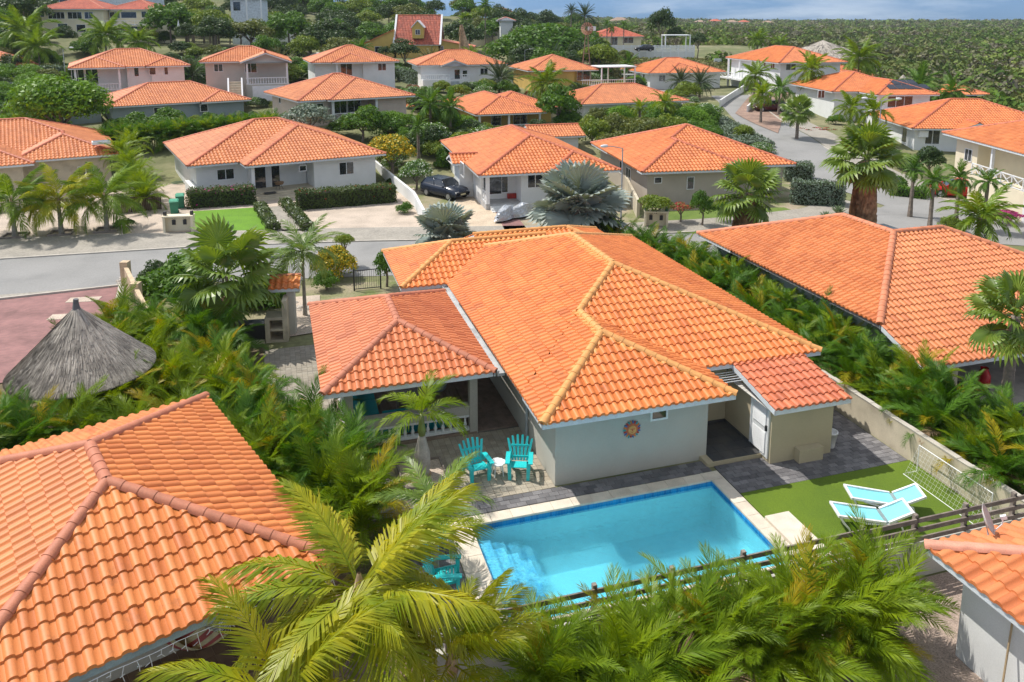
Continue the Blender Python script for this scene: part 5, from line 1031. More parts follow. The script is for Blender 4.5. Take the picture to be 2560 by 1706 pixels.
x, y = atY(2057, 118, 165)[:2]; z_ = atY(2057, 142, 165)[2]; thatch('wide grey thatched roof in the scrub beyond the two storey house', x, y, z_, 8.5, 3.4, seed=5, cap=False, strands=700)
x, y, z_ = at(2560, 285, 3.0); thatch('thatched roof cut by the right edge behind the white gabled house', x+2.5, y, 1.6, 5.5, 2.6, seed=6, cap=False, strands=700)
# ---------------------------------------------------------------- vegetation
class Geo:
    """numpy mesh pieces: verts, quads, tris, tint, material index"""
    def __init__(s, V=None, F4=None, F3=None, t=None, m4=None, m3=None):
        s.V = np.zeros((0, 3)) if V is None else np.asarray(V, float); s.F4 = np.zeros((0, 4), int) if F4 is None else np.asarray(F4, int).reshape(-1, 4)
        s.F3 = np.zeros((0, 3), int) if F3 is None else np.asarray(F3, int).reshape(-1, 3); s.t = np.zeros(len(s.V)) if t is None else np.asarray(t, float)
        s.m4 = np.zeros(len(s.F4), int) if m4 is None else m4; s.m3 = np.zeros(len(s.F3), int) if m3 is None else m3
    def tr(s, Mx, dt=0., mi=None):
        A = np.array(Mx); V = s.V @ A[:3, :3].T+A[:3, 3]
        return Geo(V, s.F4, s.F3, np.clip(s.t+dt, 0, 1), s.m4 if mi is None else np.full(len(s.F4), mi), s.m3 if mi is None else np.full(len(s.F3), mi))
    @staticmethod
    def join(gs):
        o = 0; F4 = []; F3 = []
        for g in gs: F4.append(g.F4+o); F3.append(g.F3+o); o += len(g.V)
        return Geo(np.concatenate([g.V for g in gs]), np.concatenate(F4), np.concatenate(F3), np.concatenate([g.t for g in gs]), np.concatenate([g.m4 for g in gs]), np.concatenate([g.m3 for g in gs]))
    def mesh(s, name, mats, smooth=False): return mkmesh(name, s.V, s.F4, s.F3, mats, np.concatenate([s.m4, s.m3]), s.t, None, smooth)
def mb2geo(m): return Geo(m.V, m.F4, m.F3, m.t, np.array(m.m4, int), np.array(m.m3, int))
def frond(L=2., n=26, leaf=.45, bend=1.1, w=.035, droop=.5, seed=0, vee=.35, curl=.0, start=.12, rw=.018, ang=(60, 25), tipdry=.5):
    """feather leaf along +x, arching down by `bend` radians"""
    rs = np.random.default_rng(seed); N_ = 14; ts = np.linspace(0, 1, N_+1); el = -bend*ts**1.5; side = curl*ts**1.5
    d = np.stack([np.cos(el)*np.cos(side), np.cos(el)*np.sin(side), np.sin(el)], -1); pts = np.concatenate([[[0, 0, 0]], np.cumsum((d[:-1]+d[1:])/2*L/N_, 0)])
    m = MB(); m.tv = .5; m.tube([tuple(p) for p in pts[::2]], list(np.linspace(rw, rw*.25, len(pts[::2]))), 3, cap=False); g = mb2geo(m)
    V = []; F4 = []; F3 = []; T = []
    for k in range(n):
        t = start+(1-start)*(k+.5)/n; p = np.array([np.interp(t, ts, pts[:, i]) for i in range(3)]); dd = np.array([np.interp(t, ts, d[:, i]) for i in range(3)]); dd /= np.linalg.norm(dd)
        yv = np.cross([0, 0, 1], dd); yv /= np.linalg.norm(yv)+1e-9; up = np.cross(dd, yv)
        a = R(ang[0]+(ang[1]-ang[0])*t); l = leaf*(np.sin(np.pi*(.14+.80*t))**.7)
        for s_ in (-1, 1):
            aa = a+rs.normal(0, .10); ll = l*rs.uniform(.85, 1.1)
            o = dd*math.cos(aa)+yv*s_*math.sin(aa)+up*(vee+rs.normal(0, .08)); o /= np.linalg.norm(o)
            q1 = p+o*ll*.5; q1[2] -= droop*ll*.12; q2 = p+o*ll*.95; q2[2] -= droop*ll*(.5+rs.uniform(0, .2))
            wv = dd*(w*.5)*(.7+.3*math.sin(math.pi*t)); b = len(V)
            V += [p-wv*.5, p+wv*.5, q1+wv, q1-wv, q2]; F4.append([b, b+1, b+2, b+3]); F3.append([b+3, b+2, b+4])
            tt = np.clip(rs.normal(.3, .2)+(tipdry*max(0, t-.6)), 0, 1); T += [tt, tt, tt, tt, min(1, tt+.25)]
    return Geo.join([g, Geo(V, F4, F3, T)])
def fanleaf(Rr=.9, pet=.9, nseg=22, spread=285, fold=.16, tip=.35, seed=0, bend=.3, inn=.62):
    rs = np.random.default_rng(seed); m = MB(); m.tv = .2; e = (pet, 0, -bend*pet*.25); m.tube([(0, 0, 0), (pet*.55, 0, .0), e], [.022, .018, .014], 3, cap=False); g = mb2geo(m)
    V = [np.array(e)]; F3 = []; F4 = []; T = [.1]
    for k in range(nseg):
        a0 = R(-spread/2+spread*k/nseg); a1 = R(-spread/2+spread*(k+1)/nseg); am = (a0+a1)/2
        def pt(a, r, z): 
            return np.array([e[0]+math.cos(a)*r, math.sin(a)*r, e[2]+z-(bend*.55)*r*r*(.5+.5*math.cos(a))/max(Rr, .01)])
        rr = Rr*(.78+.22*math.cos(am*.5))*rs.uniform(.93, 1.05); b = len(V); zt = rs.uniform(-.12, .02)*Rr
        V += [pt(a0, rr*inn, fold*.12*Rr), pt(am, rr*(inn+.04), -fold*.35*Rr), pt(a1, rr*inn, fold*.12*Rr), pt(a0+(am-a0)*.35, rr*(.5+inn*.5), zt*.5), pt(a1+(am-a1)*.35, rr*(.5+inn*.5), zt*.5), pt(am+rs.normal(0, .02), rr, -tip*Rr*rs.uniform(.2, .6))]
        F3 += [[0, b, b+1], [0, b+1, b+2], [b+3, b+5, b+4]]; F4 += [[b, b+3, b+4, b+1]]; F3 += [[b+1, b+4, b+2]]
        t0 = np.clip(rs.normal(.25, .15), 0, 1); T += [t0, t0, t0, t0+.1, t0+.1, min(1, t0+.4)]
    return Geo.join([g, Geo(V, F4, F3, T)])
def rotm(phi, elev, roll=0., p=(0, 0, 0), s=1.): return Matrix.Translation(p) @ Matrix.Rotation(phi, 4, 'Z') @ Matrix.Rotation(-elev, 4, 'Y') @ Matrix.Rotation(roll, 4, 'X') @ Matrix.Scale(s, 4)
def trunkmesh(h, r0, r1, lean=(0, 0), rings=.12, n=9, bulge=None, mat=BARK):
    m = MB(); k = max(4, int(h/rings)); pts = []; rad = []
    for i in range(k+1):
        t = i/k; pts.append((lean[0]*t**1.6, lean[1]*t**1.6, h*t)); r = r0+(r1-r0)*t+(.35*r0*(1-t)**6 if not bulge else 0)
        if bulge: r += bulge*math.exp(-((t-.32)/.25)**2)
        rad.append(r*(1.06 if i % 2 else .96))
    m.tube(pts, rad, n); return m
_gold = 2.39996
def crown_parts(par, meshes, n, base, e0, e1, scale=(.85, 1.1), name='frond', jit=.12, phi0=0., wind=0., roll=.25):
    """meshes: list ordered from young (upright) to old (hanging)"""
    for k in range(n):
        q_ = (k+.5)/n; el = e0+(e1-e0)*q_**.9+random.gauss(0, jit); phi = phi0+k*_gold+random.gauss(0, .12)
        if wind: phi = math.atan2(math.sin(phi)+wind*.0, math.cos(phi)+wind*.55) if random.random() < .6 else phi
        me = meshes[min(len(meshes)-1, int(q_*len(meshes)))]
        link(name, me, par, rotm(phi, el, random.uniform(-roll, roll), base, random.uniform(*scale)))
def crown_geo(geos, n, e0, e1, scale=(.85, 1.1), seed=0, base=(0, 0, 0), mi=None):
    st = random.getstate(); random.seed(seed); out = []
    for k in range(n):
        q_ = (k+.5)/n; out.append(geos[min(len(geos)-1, int(q_*len(geos)))].tr(rotm(k*_gold+random.gauss(0, .15), e0+(e1-e0)*q_**.9+random.gauss(0, .12), random.uniform(-.3, .3), base, random.uniform(*scale)), random.uniform(-.15, .2), mi))
    random.setstate(st); return Geo.join(out)
# leaf libraries
AG = [frond(1.95, 46, .52, b, .044, .6, i, vee=.35, curl=cu) for i, (b, cu) in enumerate(((.75, .15), (1.0, -.2), (1.35, .1), (1.6, -.1)))]
AREC = [g.mesh('frond', [LF_AREC]) for g in AG]; ARECY = [g.mesh('frond', [LF_ARECY]) for g in AG]; ARECD = AG[3].mesh('dead_frond', [STRAW]); AREC2 = [g.mesh('frond', [LF_AREC2]) for g in AG]
CG = [frond(3.3, 66, .90, b, .075, 1.25, 20+i, vee=.25, curl=cu, start=.18, rw=.035) for i, (b, cu) in enumerate(((.55, .35), (.9, -.25), (1.25, .4), (1.5, .3)))]
COCO = [g.mesh('frond', [LF_COCO]) for g in CG]; COCG = [g.mesh('frond', [LF_COCG]) for g in CG]
FG = [fanleaf(.85, .95, 22, 290, seed=i, bend=b) for i, b in enumerate((.15, .35, .6, .8))]
FAN = [g.mesh('fan_leaf', [LF_FAN]) for g in FG]
BG = [fanleaf(1.3, 1.0, 24, 300, seed=9+i, bend=b, tip=.15, inn=.74) for i, b in enumerate((.05, .15, .3, .4))]
BIS = [g.mesh('fan_leaf', [LF_BIS]) for g in BG]
DG = [frond(2.4, 34, .38, b, .055, .15, 40+i, vee=.5, start=.14) for i, b in enumerate((.35, .6, .85, 1.15))]
RG = [frond(2.2, 36, .6, b, .065, .9, 60+i, vee=.3, curl=.2) for i, b in enumerate((.7, 1.2, 1.7, 2.1))]
ROYF = [g.mesh('frond', [LF_FAN]) for g in RG]; ROYY = [g.mesh('frond', [LF_AREC]) for g in RG]
STEMM = {}
def stem_mesh(h, r, mat):
    k = (round(h, 1), round(r, 3), mat.name)
    if k not in STEMM: m = trunkmesh(h, r*1.1, r*.8, rings=.2, n=6); STEMM[k] = mkmesh('stem', m.V, m.F4, m.F3, [mat], tint=m.t)
    return STEMM[k]
CANE = M('palm_cane', (.26, .22, .06), rough=.6, var=.15, nscale=4)
def areca(label, x, y, h=2.2, nst=6, nf=5, s=1., group=None, meshes=AREC, z=None, spread=.45, name='areca_palm'):
    z = T1(x, y) if z is None else z; t = thing(name, label, 'palm', (x, y, z), random.uniform(0, 6), group)
    for k in range(nst):
        a = k*2.4+random.random(); rr = spread*math.sqrt((k+.3)/nst); px, py = x+rr*math.cos(a), y+rr*math.sin(a); hh = (h*.5)*random.uniform(.45, 1.05)
        st = link('stem', stem_mesh(round(hh, 1), .035, CANE), t, Matrix.Translation((px, py, z)) @ Matrix.Rotation(.18*rr, 4, Vector((-math.sin(a), math.cos(a), 0))))
        for j in range(nf):
            q_ = (j+.5)/nf; phi = a+(j*_gold if j else 0)+random.gauss(0, .3); el = R(80)-R(62)*q_+random.gauss(0, .12)
            mm_ = meshes[min(3, int(q_*4))]; rr_ = random.random()
            if rr_ < .10: mm_ = ARECY[min(3, int(q_*4))]
            elif rr_ > .955 and q_ > .6: mm_ = ARECD
            link('frond', mm_, t, rotm(phi, el, random.uniform(-.5, .5), (px, py, z+hh), s*random.uniform(.72, 1.1)))
    return t
# --- areca palms below the pool fence (foreground)
G1 = 'areca palms in the foreground hedge below the pool fence'
fore = [(4.6, 13.3, 2.2), (6.2, 13.2, 2.6), (7.3, 12.9, 2.2), (8.2, 13.3, 2.7), (9.2, 12.8, 2.4), (10.1, 13.2, 2.9), (11.2, 12.9, 2.7), (12.2, 13.25, 2.6), (5.4, 12.2, 1.8), (6.9, 12.0, 1.7)]
for i, (u, v, h) in enumerate(fore):
    x, y, _ = P(u, v-.75)
    areca(('yellow-green areca palm, %s from the left in the row against the low fence wall' % WORDS[i]) if i < len(fore)-2 else ('lower areca palm in front of the fence row, %s of the two' % ['left', 'right'][i-len(fore)+2]), x, y, h*.95, 6, 8, 1.0, G1, z=0)
# --- palm hedge between villa and right neighbour
G2 = 'areca palms in the hedge between the villa and its right neighbour'
k = 0
for v in np.arange(14.6, 43.5, 1.35):
    k += 1
    for du, nm in ((0, 'wall side'), (1.35, 'neighbour side')):
        if du and v > 39: continue
        u = (20.15 if v < 37 else 19.4)+du*.8+random.uniform(-.2, .2)-(0 if v < 24 else .15); x, y, _ = P(u, v+du*.4)
        areca('green palm in the boundary hedge, %s from the near end on the %s' % (WORDS[k-1], nm), x, y, (2.0 if v < 34 else 1.9)+du*.5, 6, 7, .85, G2, AREC2 if (k+int(du)) % 3 else AREC, z=0)
# --- palms left of the pool and behind the bottom left house
G3 = 'areca palms between the bottom left house and the villa terrace'
left = [(-7.9, 25.6), (-6.6, 25.9), (-9.4, 24.9), (-10.6, 23.4), (-4.9, 25.2), (-3.7, 26.6), (-3.4, 24.4), (-2.6, 25.3), (-2.3, 23.2), (-1.6, 24.2), (-1.2, 22.2), (-.9, 23.2), (-.1, 21.6), (.2, 22.6), (.9, 20.6), (1.3, 21.8), (1.6, 19.6), (-3.6, 29.2), (-2.9, 30.6), (-4.9, 31.6), (-1.9, 28.4), (-8.9, 27.0), (-5.6, 27.4), (-11.5, 26.2), (-1.3, 26.6)]
left += [(-4.2, 28.6), (-6.9, 28.9), (.4, 24.3), (-2.4, 27.4), (-5.9, 30.2), (-3.6, 33.0)]
for i, (u, v) in enumerate(left):
    x, y, _ = P(u+.1, v); areca('feathery areca palm of the left thicket, %s clump counting from the hut towards the pool' % WORDS[i], x, y, 2.0 if i > 3 else 2.3, 6, 7, .98, G3, AREC if i % 3 else AREC2, z=0)
for i, (u, v) in enumerate(((-7.6, 31.5), (-6.5, 33.4), (-5.6, 35.2), (-4.7, 33.4), (-3.8, 35.6), (-7.0, 36.2), (-2.6, 32.6))):
    x, y, _ = P(u, v); areca('areca palm between the thatched hut and the outdoor kitchen, %s clump' % WORDS[i], x, y, 2.0, 6, 7, .95, 'areca palms between the hut and the outdoor kitchen', AREC if i % 2 else AREC2, z=0)
# --- big coconut palms in the foreground
def coconut(label, x, y, h, nf=15, s=1., lean=(0, 0), meshes=COCO, group=None, r=.13, e0=R(75), e1=R(-25), wind=.5, nuts=True, name='coconut_palm', z=None):
    z = T1(x, y) if z is None else z; t = thing(name, label, 'palm', (x, y, z), 0, group); m = trunkmesh(h, r, r*.7, lean); m.build('trunk', BARKL, t, FR(x, y, 0, z), smooth=True)
    top = (x+lean[0], y+lean[1], z+h); crown_parts(t, meshes, nf, top, e0, e1, (.82*s, 1.05*s), wind=wind)
    m = MB(); m._lathe((top[0], top[1], top[2]-.25), [(r*.7, 0), (r*1.1, .2), (.03, .6)], 8); m.build('crown_heart', STRAW, t)
    return t
x, y, _ = at(865, 1475, 3.7); coconut('large yellow-green coconut palm overhanging the bottom left roof and the pool corner', x, y, 3.7, 28, .82, (.25, .0), z=0, e0=R(50), e1=R(-35))
x, y, _ = at(700, 1745, 3.0); coconut('coconut palm cut by the bottom edge right of the hammock', x, y, 3.0, 12, .8, z=0)
x, y, _ = at(1130, 1660, 2.2); coconut('low yellow coconut palm in front of the foreground palm hedge', x, y, 2.2, 14, .62, z=0, e0=R(80), e1=R(5))
x, y, _ = at(1085, 1275, 1.9); t = thing('christmas_palm', 'dark green palm at the left pool corner with thick arching leaves', 'palm', (x, y, 0)); m = trunkmesh(1.9, .10, .08); m.build('trunk', BARKL, t, FR(x, y), smooth=True); crown_parts(t, ROYF, 14, (x, y, 1.9), R(70), R(-5), (.66, .84))
# --- bottle palm on the terrace
x, y, _ = P(3.85, 22.2); t = thing('bottle_palm', 'small palm with swollen pale trunk in the square gravel bed by the pavilion', 'palm', (x, y, .1)); F = FR(x, y, 0, .1)
m = MB(); m.tube([(0, 0, 0), (0, 0, .12), (0, 0, .35), (0, 0, .75), (0, 0, 1.05), (0, 0, 1.3)], [.24, .21, .25, .24, .16, .11], 12); m.build('trunk', M('pale_trunk', (.48, .44, .40), rough=.8, bump=.4, bscale=18), t, F, smooth=True)
m = MB(); m.tube([(0, 0, 1.28), (0, 0, 1.45), (0, 0, 1.75), (.01, 0, 2.0)], [.09, .13, .085, .06], 10); m.build('crownshaft', SHAFT, t, F, smooth=True)
m = MB()
for k in range(40): a = random.random()*6.28; m.tube([(.17*math.cos(a), .17*math.sin(a), .12), (.27*math.cos(a), .27*math.sin(a), .0)], .012, 4)
m.build('root_fringe', STRAW, t, F, 'stuff')
for k, (ph, el) in enumerate(((-2.2, 25), (-.55, 25), (.3, 35), (1.2, 60), (2.6, 45), (-1.4, 70), (2.0, 35), (.1, 75), (3.3, 20), (-.1, 12))): link('frond', ROYY[1 if el > 50 else 2], t, rotm(ph, R(el), .2, (x, y, 2.05), .76))
# --- fan palms
def fanpalm(label, px, py, hb, R0=1., h=3.5, nf=26, skirt=0., lean=(0, 0), meshes=FAN, xy=None, r=.17, name='fan_palm', dead=0, z=None, nskirt=60, swid=1.):
    x, y, _ = xy or at(px, py, h); z = T1(x, y) if z is None else z; t = thing(name, label, 'palm', (x-lean[0], y-lean[1], z)); m = trunkmesh(h, r*1.2, r*.85, lean, bulge=None); m.build('trunk', BARK, t, FR(x-lean[0], y-lean[1], 0, z), smooth=True)
    crown_parts(t, meshes, nf, (x, y, z+h), R(78), R(-38), (.82*R0, 1.1*R0), 'fan_leaf', roll=.5, wind=.3)
    rs = random.Random(int(px)); 
    for k in range(dead):
        a = k*_gold; link('dead_leaf', DEADF, t, rotm(a, R(-72-rs.random()*12), rs.uniform(-.6, .6), (x, y, z+h-.1), .8*R0))
    if skirt:
        m = MB()
        for k in range(nskirt*8):
            a = rs.random()*6.283; q_ = rs.random(); rr = r*1.2+swid*(.16+.30*(q_**.6))*(1 if q_ < .92 else .8); z1 = z+h-.05-skirt*q_; l = rs.uniform(.5, .95); w_ = rs.uniform(.02, .06); da = w_/rr; m.tv = rs.random()
            m.add([(x+(rr*.75)*math.cos(a-da), y+(rr*.75)*math.sin(a-da), z1), (x+(rr*.75)*math.cos(a+da), y+(rr*.75)*math.sin(a+da), z1), (x+rr*1.25*math.cos(a+da), y+rr*1.25*math.sin(a+da), z1-l*.6), (x+rr*1.15*math.cos(a-da), y+rr*1.15*math.sin(a-da), z1-l)], [(0, 1, 2, 3)])
        m.build('dead_leaf_skirt', STRAW, t, None, 'stuff')
    return t
DEADF = fanleaf(.8, .5, 14, 150, fold=.5, tip=.8, seed=77, bend=1.2).mesh('dead_leaf', [STRAW])
bx, by, _ = at(575, 850, 0)
fanpalm('fan palm with drooping dead leaves beside the outdoor kitchen', 562, 690, 0, 1.5, 3.0, 26, xy=(at(562, 688, 3.0)), dead=7, lean=(at(562, 688, 3.0)[0]-bx, at(562, 688, 3.0)[1]-by), z=0, r=.17)
fanpalm('fan palm with shaggy brown skirt in front of the beige house', 1868, 468, 0, 1.35, 3.4, 28, skirt=2.2, xy=(at(1868, 480, 3.4)), z=0, dead=14, nskirt=110, swid=1.1)
fanpalm('tall fan palm with thick brown skirt of dead leaves standing by the side street', 2168, 390, 0, 1.35, 6.0, 32, skirt=3.6, xy=(at(2168, 398, 6.0)), z=0, dead=14, nskirt=190, swid=1.0)
fanpalm('fan palm with large glossy leaves at the right edge in front of the salmon roof', 2545, 775, 0, .95, 4.2, 22, xy=(at(2540, 790, 4.2)), z=0, dead=3)
fanpalm('compact fan palm on the verge of the side street beside the white stones', 1993, 268, 0, 1.15, 4.2, 26, xy=(at(1996, 278, 4.2)), z=0)
fanpalm('large silver-blue fan palm in front of the small-gabled white house', 1440, 500, 0, 1.48, 2.4, 38, xy=(at(1445, 515, 2.6)), meshes=BIS, z=0, r=.25, name='bismarck_palm')
fanpalm('smaller silver-blue fan palm rising behind the left part of the villa roof', 1110, 575, 0, 1.02, 1.6, 24, xy=(at(1112, 588, 1.6)), meshes=BIS, z=0, r=.2, name='bismarck_palm')
# --- three street coconuts and others
GS = 'three young coconut palms on gravel by the street'
for i, (bx_, by_, cx1, cy1, lb) in enumerate(((38, 592, 28, 508, 'leftmost of the three coconut palms along the street pavement'), (154, 585, 150, 505, 'middle one of the three coconut palms along the street pavement'), (268, 577, 262, 500, 'rightmost of the three coconut palms along the street pavement'))):
    x, y, _ = at(bx_, by_, 0); t = coconut(lb, x, y, 2.3, 21, .98, (.0, .0), COCG if i != 1 else COCO, GS, r=.15, e0=R(70), e1=R(-20), wind=.5)
    m = MB(); [m.box(*b_) for b_ in ((-.6, .6, -.65, -.55, 0, .15), (-.6, .6, .55, .65, 0, .15), (-.7, -.6, -.65, .65, 0, .15), (.6, .7, -.65, .65, 0, .15))]; m.build('timber_border', WOOD, t, FR(x, y, R(15)))
x, y, _ = at(763, 790, 0); t = thing('christmas_palm', 'slender green palm beside the tiled pillar left of the pavilion', 'palm', (x, y, 0)); m = trunkmesh(2.7, .09, .07); m.build('trunk', BARKL, t, FR(x, y), smooth=True); m = MB(); m.tube([(0, 0, 2.65), (0, 0, 2.8), (0, 0, 3.3)], [.08, .10, .05], 8); m.build('crownshaft', SHAFT, t, FR(x, y), smooth=True); crown_parts(t, ROYF, 26, (x, y, 3.2), R(70), R(-20), (.85, 1.1))
# distant palms: joined crowns, shared between copies
def lib(geos, n, e0, e1, mats, seed, mi=None): return crown_geo(geos, n, e0, e1, seed=seed).mesh('crown', mats)
CR = dict(date=[lib(DG, 46, R(85), R(-25), [LF_DATE], s_) for s_ in (1, 2)], datey=[lib(DG, 46, R(85), R(-20), [LF_DATEY], 3)], coco=[lib([frond(3.0, 30, .85, b, .15, 1.1, 80+i, curl=.3) for i, b in enumerate((.6, 1.0, 1.4, 1.7))], 24, R(70), R(-25), [LF_COCG], s_) for s_ in (4, 5)],
          fan=[lib([fanleaf(.85, .95, 12, 290, seed=i, bend=b) for i, b in enumerate((.15, .35, .6, .8))], 26, R(80), R(-30), [LF_FAN], 6)], royal=[lib([frond(2.2, 22, .65, b, .14, .9, 90+i) for i, b in enumerate((.7, 1.2, 1.7, 2.1))], 20, R(75), R(-25), [LF_TREE], s_) for s_ in (7, 8)])
CR['royaly'] = [lib([frond(2.2, 22, .65, b, .14, .9, 95+i) for i, b in enumerate((.7, 1.2, 1.7, 2.1))], 20, R(75), R(-25), [LF_AREC], 11)]
def solveY(px, py, hfun, Y0):
    """distance at which something of height hfun(Y) seen at (px,py) stands on the terrain"""
    best = None
    for Y in np.arange(max(40, Y0*.6), min(400, Y0*1.5), 1.0):
        x, y, z = atY(px, py, Y); e = z-T1(x, y)-hfun(Y)
        if best is None or abs(e)+.004*abs(Y-Y0) < best[0]: best = (abs(e)+.004*abs(Y-Y0), Y)
    return best[1] if best[0] < 1.5 else Y0
def farpalm(label, px, py, kind, rpx, h, Y=None, base=None, name='palm_tree', group=None, r=.16):
    """crown centre seen at (px,py); stands on the terrain"""
    if base: gx_, gy_, gz_ = ground_at(*base); Y = gy_
    if Y < 185: Y = solveY(px, py, lambda Y_: {'date': 2.0, 'datey': 2.2, 'coco': 3.6, 'fan': 3.2, 'royal': 3.4, 'royaly': 3.4}[kind]*(1.4 if 'tall' in label or 'towering' in label else 1), Y)
    x, y, zt = atY(px, py, Y); gz = T1(x, y); h = max(.5, zt-gz); t = thing(name, label, 'palm', (x, y, gz), 0, group)
    m = trunkmesh(h, r, r*.75, rings=.5, n=6); m.build('trunk', BARK, t, FR(x, y, 0, gz)); R0 = rpx*(y*_c+(CAMH-zt)*_s)/FPX/({'date': 2.25, 'datey': 2.25, 'coco': 2.7, 'fan': 1.7, 'royal': 1.9, 'royaly': 1.9}[kind])
    link('crown', random.choice(CR[kind]), t, Matrix.Translation((x, y, zt)) @ Matrix.Rotation(random.random()*6, 4, 'Z') @ Matrix.Scale(R0, 4)); return t
for a in [
 ('blue-green date palm with golden lower leaves in front of the grey balcony house', 693, 172, 'datey', 56, 0, 92), ('dark round date palm right of the white porch house on the hillside', 480, 190, 'date', 52, 0, 92),
 ('date palm under the roof of the second hillside house from the centre', 800, 178, 'date', 42, 0, 98), ('round date palm with thick trunk on the slope left of the central steps', 1078, 172, 'datey', 54, 0, 104),
 ('grey-green date palm at the foot of the central white house', 1248, 200, 'date', 58, 0, 95), ('big blue-green date palm in front of the yellow house', 1378, 172, 'date', 68, 0, 96), ('darker palm just below the big blue-green date palm', 1365, 208, 'coco', 62, 0, 90),
 ('round date palm on the forecourt, left one of the pair', 1702, 205, 'date', 40, 0, 108), ('round date palm on the forecourt, right one of the pair', 1750, 210, 'date', 44, 0, 104), ('small palm left of the white orange-roofed house on the forecourt', 1572, 162, 'royal', 30, 0, 118),
 ('tall royal palm with twin trunk in front of the white hillside house', 902, 122, 'royal', 32, 0, 96), ('royal palm whose crown covers the centre of the gabled white roof', 1178, 142, 'royaly', 30, 0, 100),
 ('windblown coconut palm on the far left hillside, uppermost', 60, 80, 'coco', 75, 0, 120), ('coconut palm with bent trunk below the top left villa, in front of its wall', 262, 88, 'coco', 62, 0, 125), ('coconut palm between the villa and the long clipped hedge', 345, 105, 'coco', 50, 0, 122), ('drooping coconut palm above the left edge house', 95, 120, 'coco', 60, 0, 112),
 ('tall skyline palm left of the orange building', 1213, 14, 'royal', 24, 0, 200), ('green fan palm among the dark hillside trees right of the yellow house', 1165, 48, 'fan', 20, 0, 190), ('leaning date palm on the skyline, left of the pair', 1428, 30, 'date', 22, 0, 200), ('big date palm on the skyline, right of the pair', 1462, 40, 'date', 34, 0, 190),
 ('tiny palm in front of the dull red roof, left one', 1518, 60, 'royal', 13, 0, 205), ('tiny palm in front of the dull red roof, right one', 1560, 62, 'royal', 13, 0, 205), ('small dark palm leaning before the dull red roof', 1530, 72, 'royal', 12, 0, 204),
 ('shadowy coconut palm left of the two storey house beyond the drive', 1895, 100, 'coco', 34, 0, 150), ('dim coconut palm touching the two storey roof from behind', 1950, 108, 'coco', 26, 0, 150),
 ('yellowish coconut palm over the brick drive', 1888, 190, 'coco', 46, 0, 100), ('short coconut palm beside the white letterbox wall', 1905, 238, 'royaly', 40, 0, 88), ('dusky palm behind the dark red car', 1950, 222, 'royal', 42, 0, 92), ('tall royal palm with pale trunk left of the solar panel house', 2028, 178, 'royaly', 54, 0, 95),
 ('windswept coconut palm towering over the right middle houses', 2148, 150, 'coco', 62, 0, 118), ('bushy palm hiding the corner of the solar panel house, left', 2128, 270, 'royaly', 46, 0, 80), ('bright bushy palm below the solar panel house, right', 2185, 278, 'royaly', 50, 0, 78), ('palm pair right of the solar panels, left crown', 2300, 215, 'royal', 54, 0, 88), ('palm pair right of the solar panels, right crown', 2380, 232, 'royal', 48, 0, 88),
 ('young coconut palm right of the salmon roof ridge near the pink flowers', 2450, 545, 'coco', 95, 0, 42), ('palm in front of the cream balcony house over the red car', 2400, 448, 'royal', 44, 0, 57), ('palm left of the red car beneath the cream balcony house', 2335, 452, 'royal', 46, 0, 56), ('palm right of the red car by the garage door', 2470, 455, 'royal', 42, 0, 56),
 ('dracaena-like palm left of the red-stemmed shrubs on the side street', 2285, 425, 'royal', 34, 0, 60), ('young coconut palm tip rising from the bamboo thicket', 1662, 258, 'royaly', 36, 0, 78), ('fan-leaved palm top in the thicket left of the silver hedge', 1600, 270, 'royaly', 26, 0, 80), ('palm seedling at the white hillside wall', 228, 200, 'royal', 20, 0, 95), ('palm above the central orange roof, left one', 1075, 262, 'royal', 50, 0, 72), ('palm above the central orange roof, right one', 1125, 270, 'royal', 46, 0, 71), ('banana-like palm in the garden left of the yellow flowers', 1045, 318, 'royal', 32, 0, 66)]:
    lb, px, py, kd, rp, _h, Y = a; farpalm(lb, px, py, kd, rp, 0, Y)
# --- broadleaf trees
def leafball(n, lobes, ls, seed, flat=.8, mats=1, flower=0., shell=.55, aspect=1.6):
    """leaf faces over overlapping lobes in a unit-ish crown (radius 1)"""
    rs = np.random.default_rng(seed); C = []; 
    for k in range(lobes):
        a = k*_gold; q_ = (k+.5)/lobes; rr = .62*math.sqrt(q_); zz = (.45*(1-q_)+rs.uniform(-.28, .22))*flat; C.append((rr*math.cos(a), rr*math.sin(a), zz, rs.uniform(.30, .46)))
    C = np.array(C); i = rs.integers(0, lobes, n); d = rs.normal(size=(n, 3)); d /= np.linalg.norm(d, axis=1)[:, None]; d[:, 2] = np.where(d[:, 2] < -.3, -d[:, 2], d[:, 2])
    rad = C[i, 3]*(shell+(1-shell)*rs.random(n)**.5); p = C[i, :3]+d*rad[:, None]*np.array([1, 1, flat])
    nrm = d+rs.normal(0, .55, (n, 3)); nrm /= np.linalg.norm(nrm, axis=1)[:, None]; a = np.cross(nrm, rs.normal(size=(n, 3))); a /= np.linalg.norm(a, axis=1)[:, None]; b = np.cross(nrm, a)
    s = ls*rs.uniform(.6, 1.3, n)[:, None]; V = np.stack([p-a*s*aspect/2, p-b*s*.42+a*s*.1, p+a*s*aspect/2, p+b*s*.42+a*s*.1], 1).reshape(-1, 3); F = np.arange(4*n).reshape(n, 4)
    t = np.clip(rs.normal(.35, .3, n), 0, 1); m = (rs.random(n) < flower).astype(int) if flower else np.zeros(n, int)
    if flower: m = np.where((p[:, 2] > -.1) & (rs.random(n) < flower*1.5), 1, 0)
    return Geo(V, F, None, np.repeat(t, 4), m)
TREES = {}
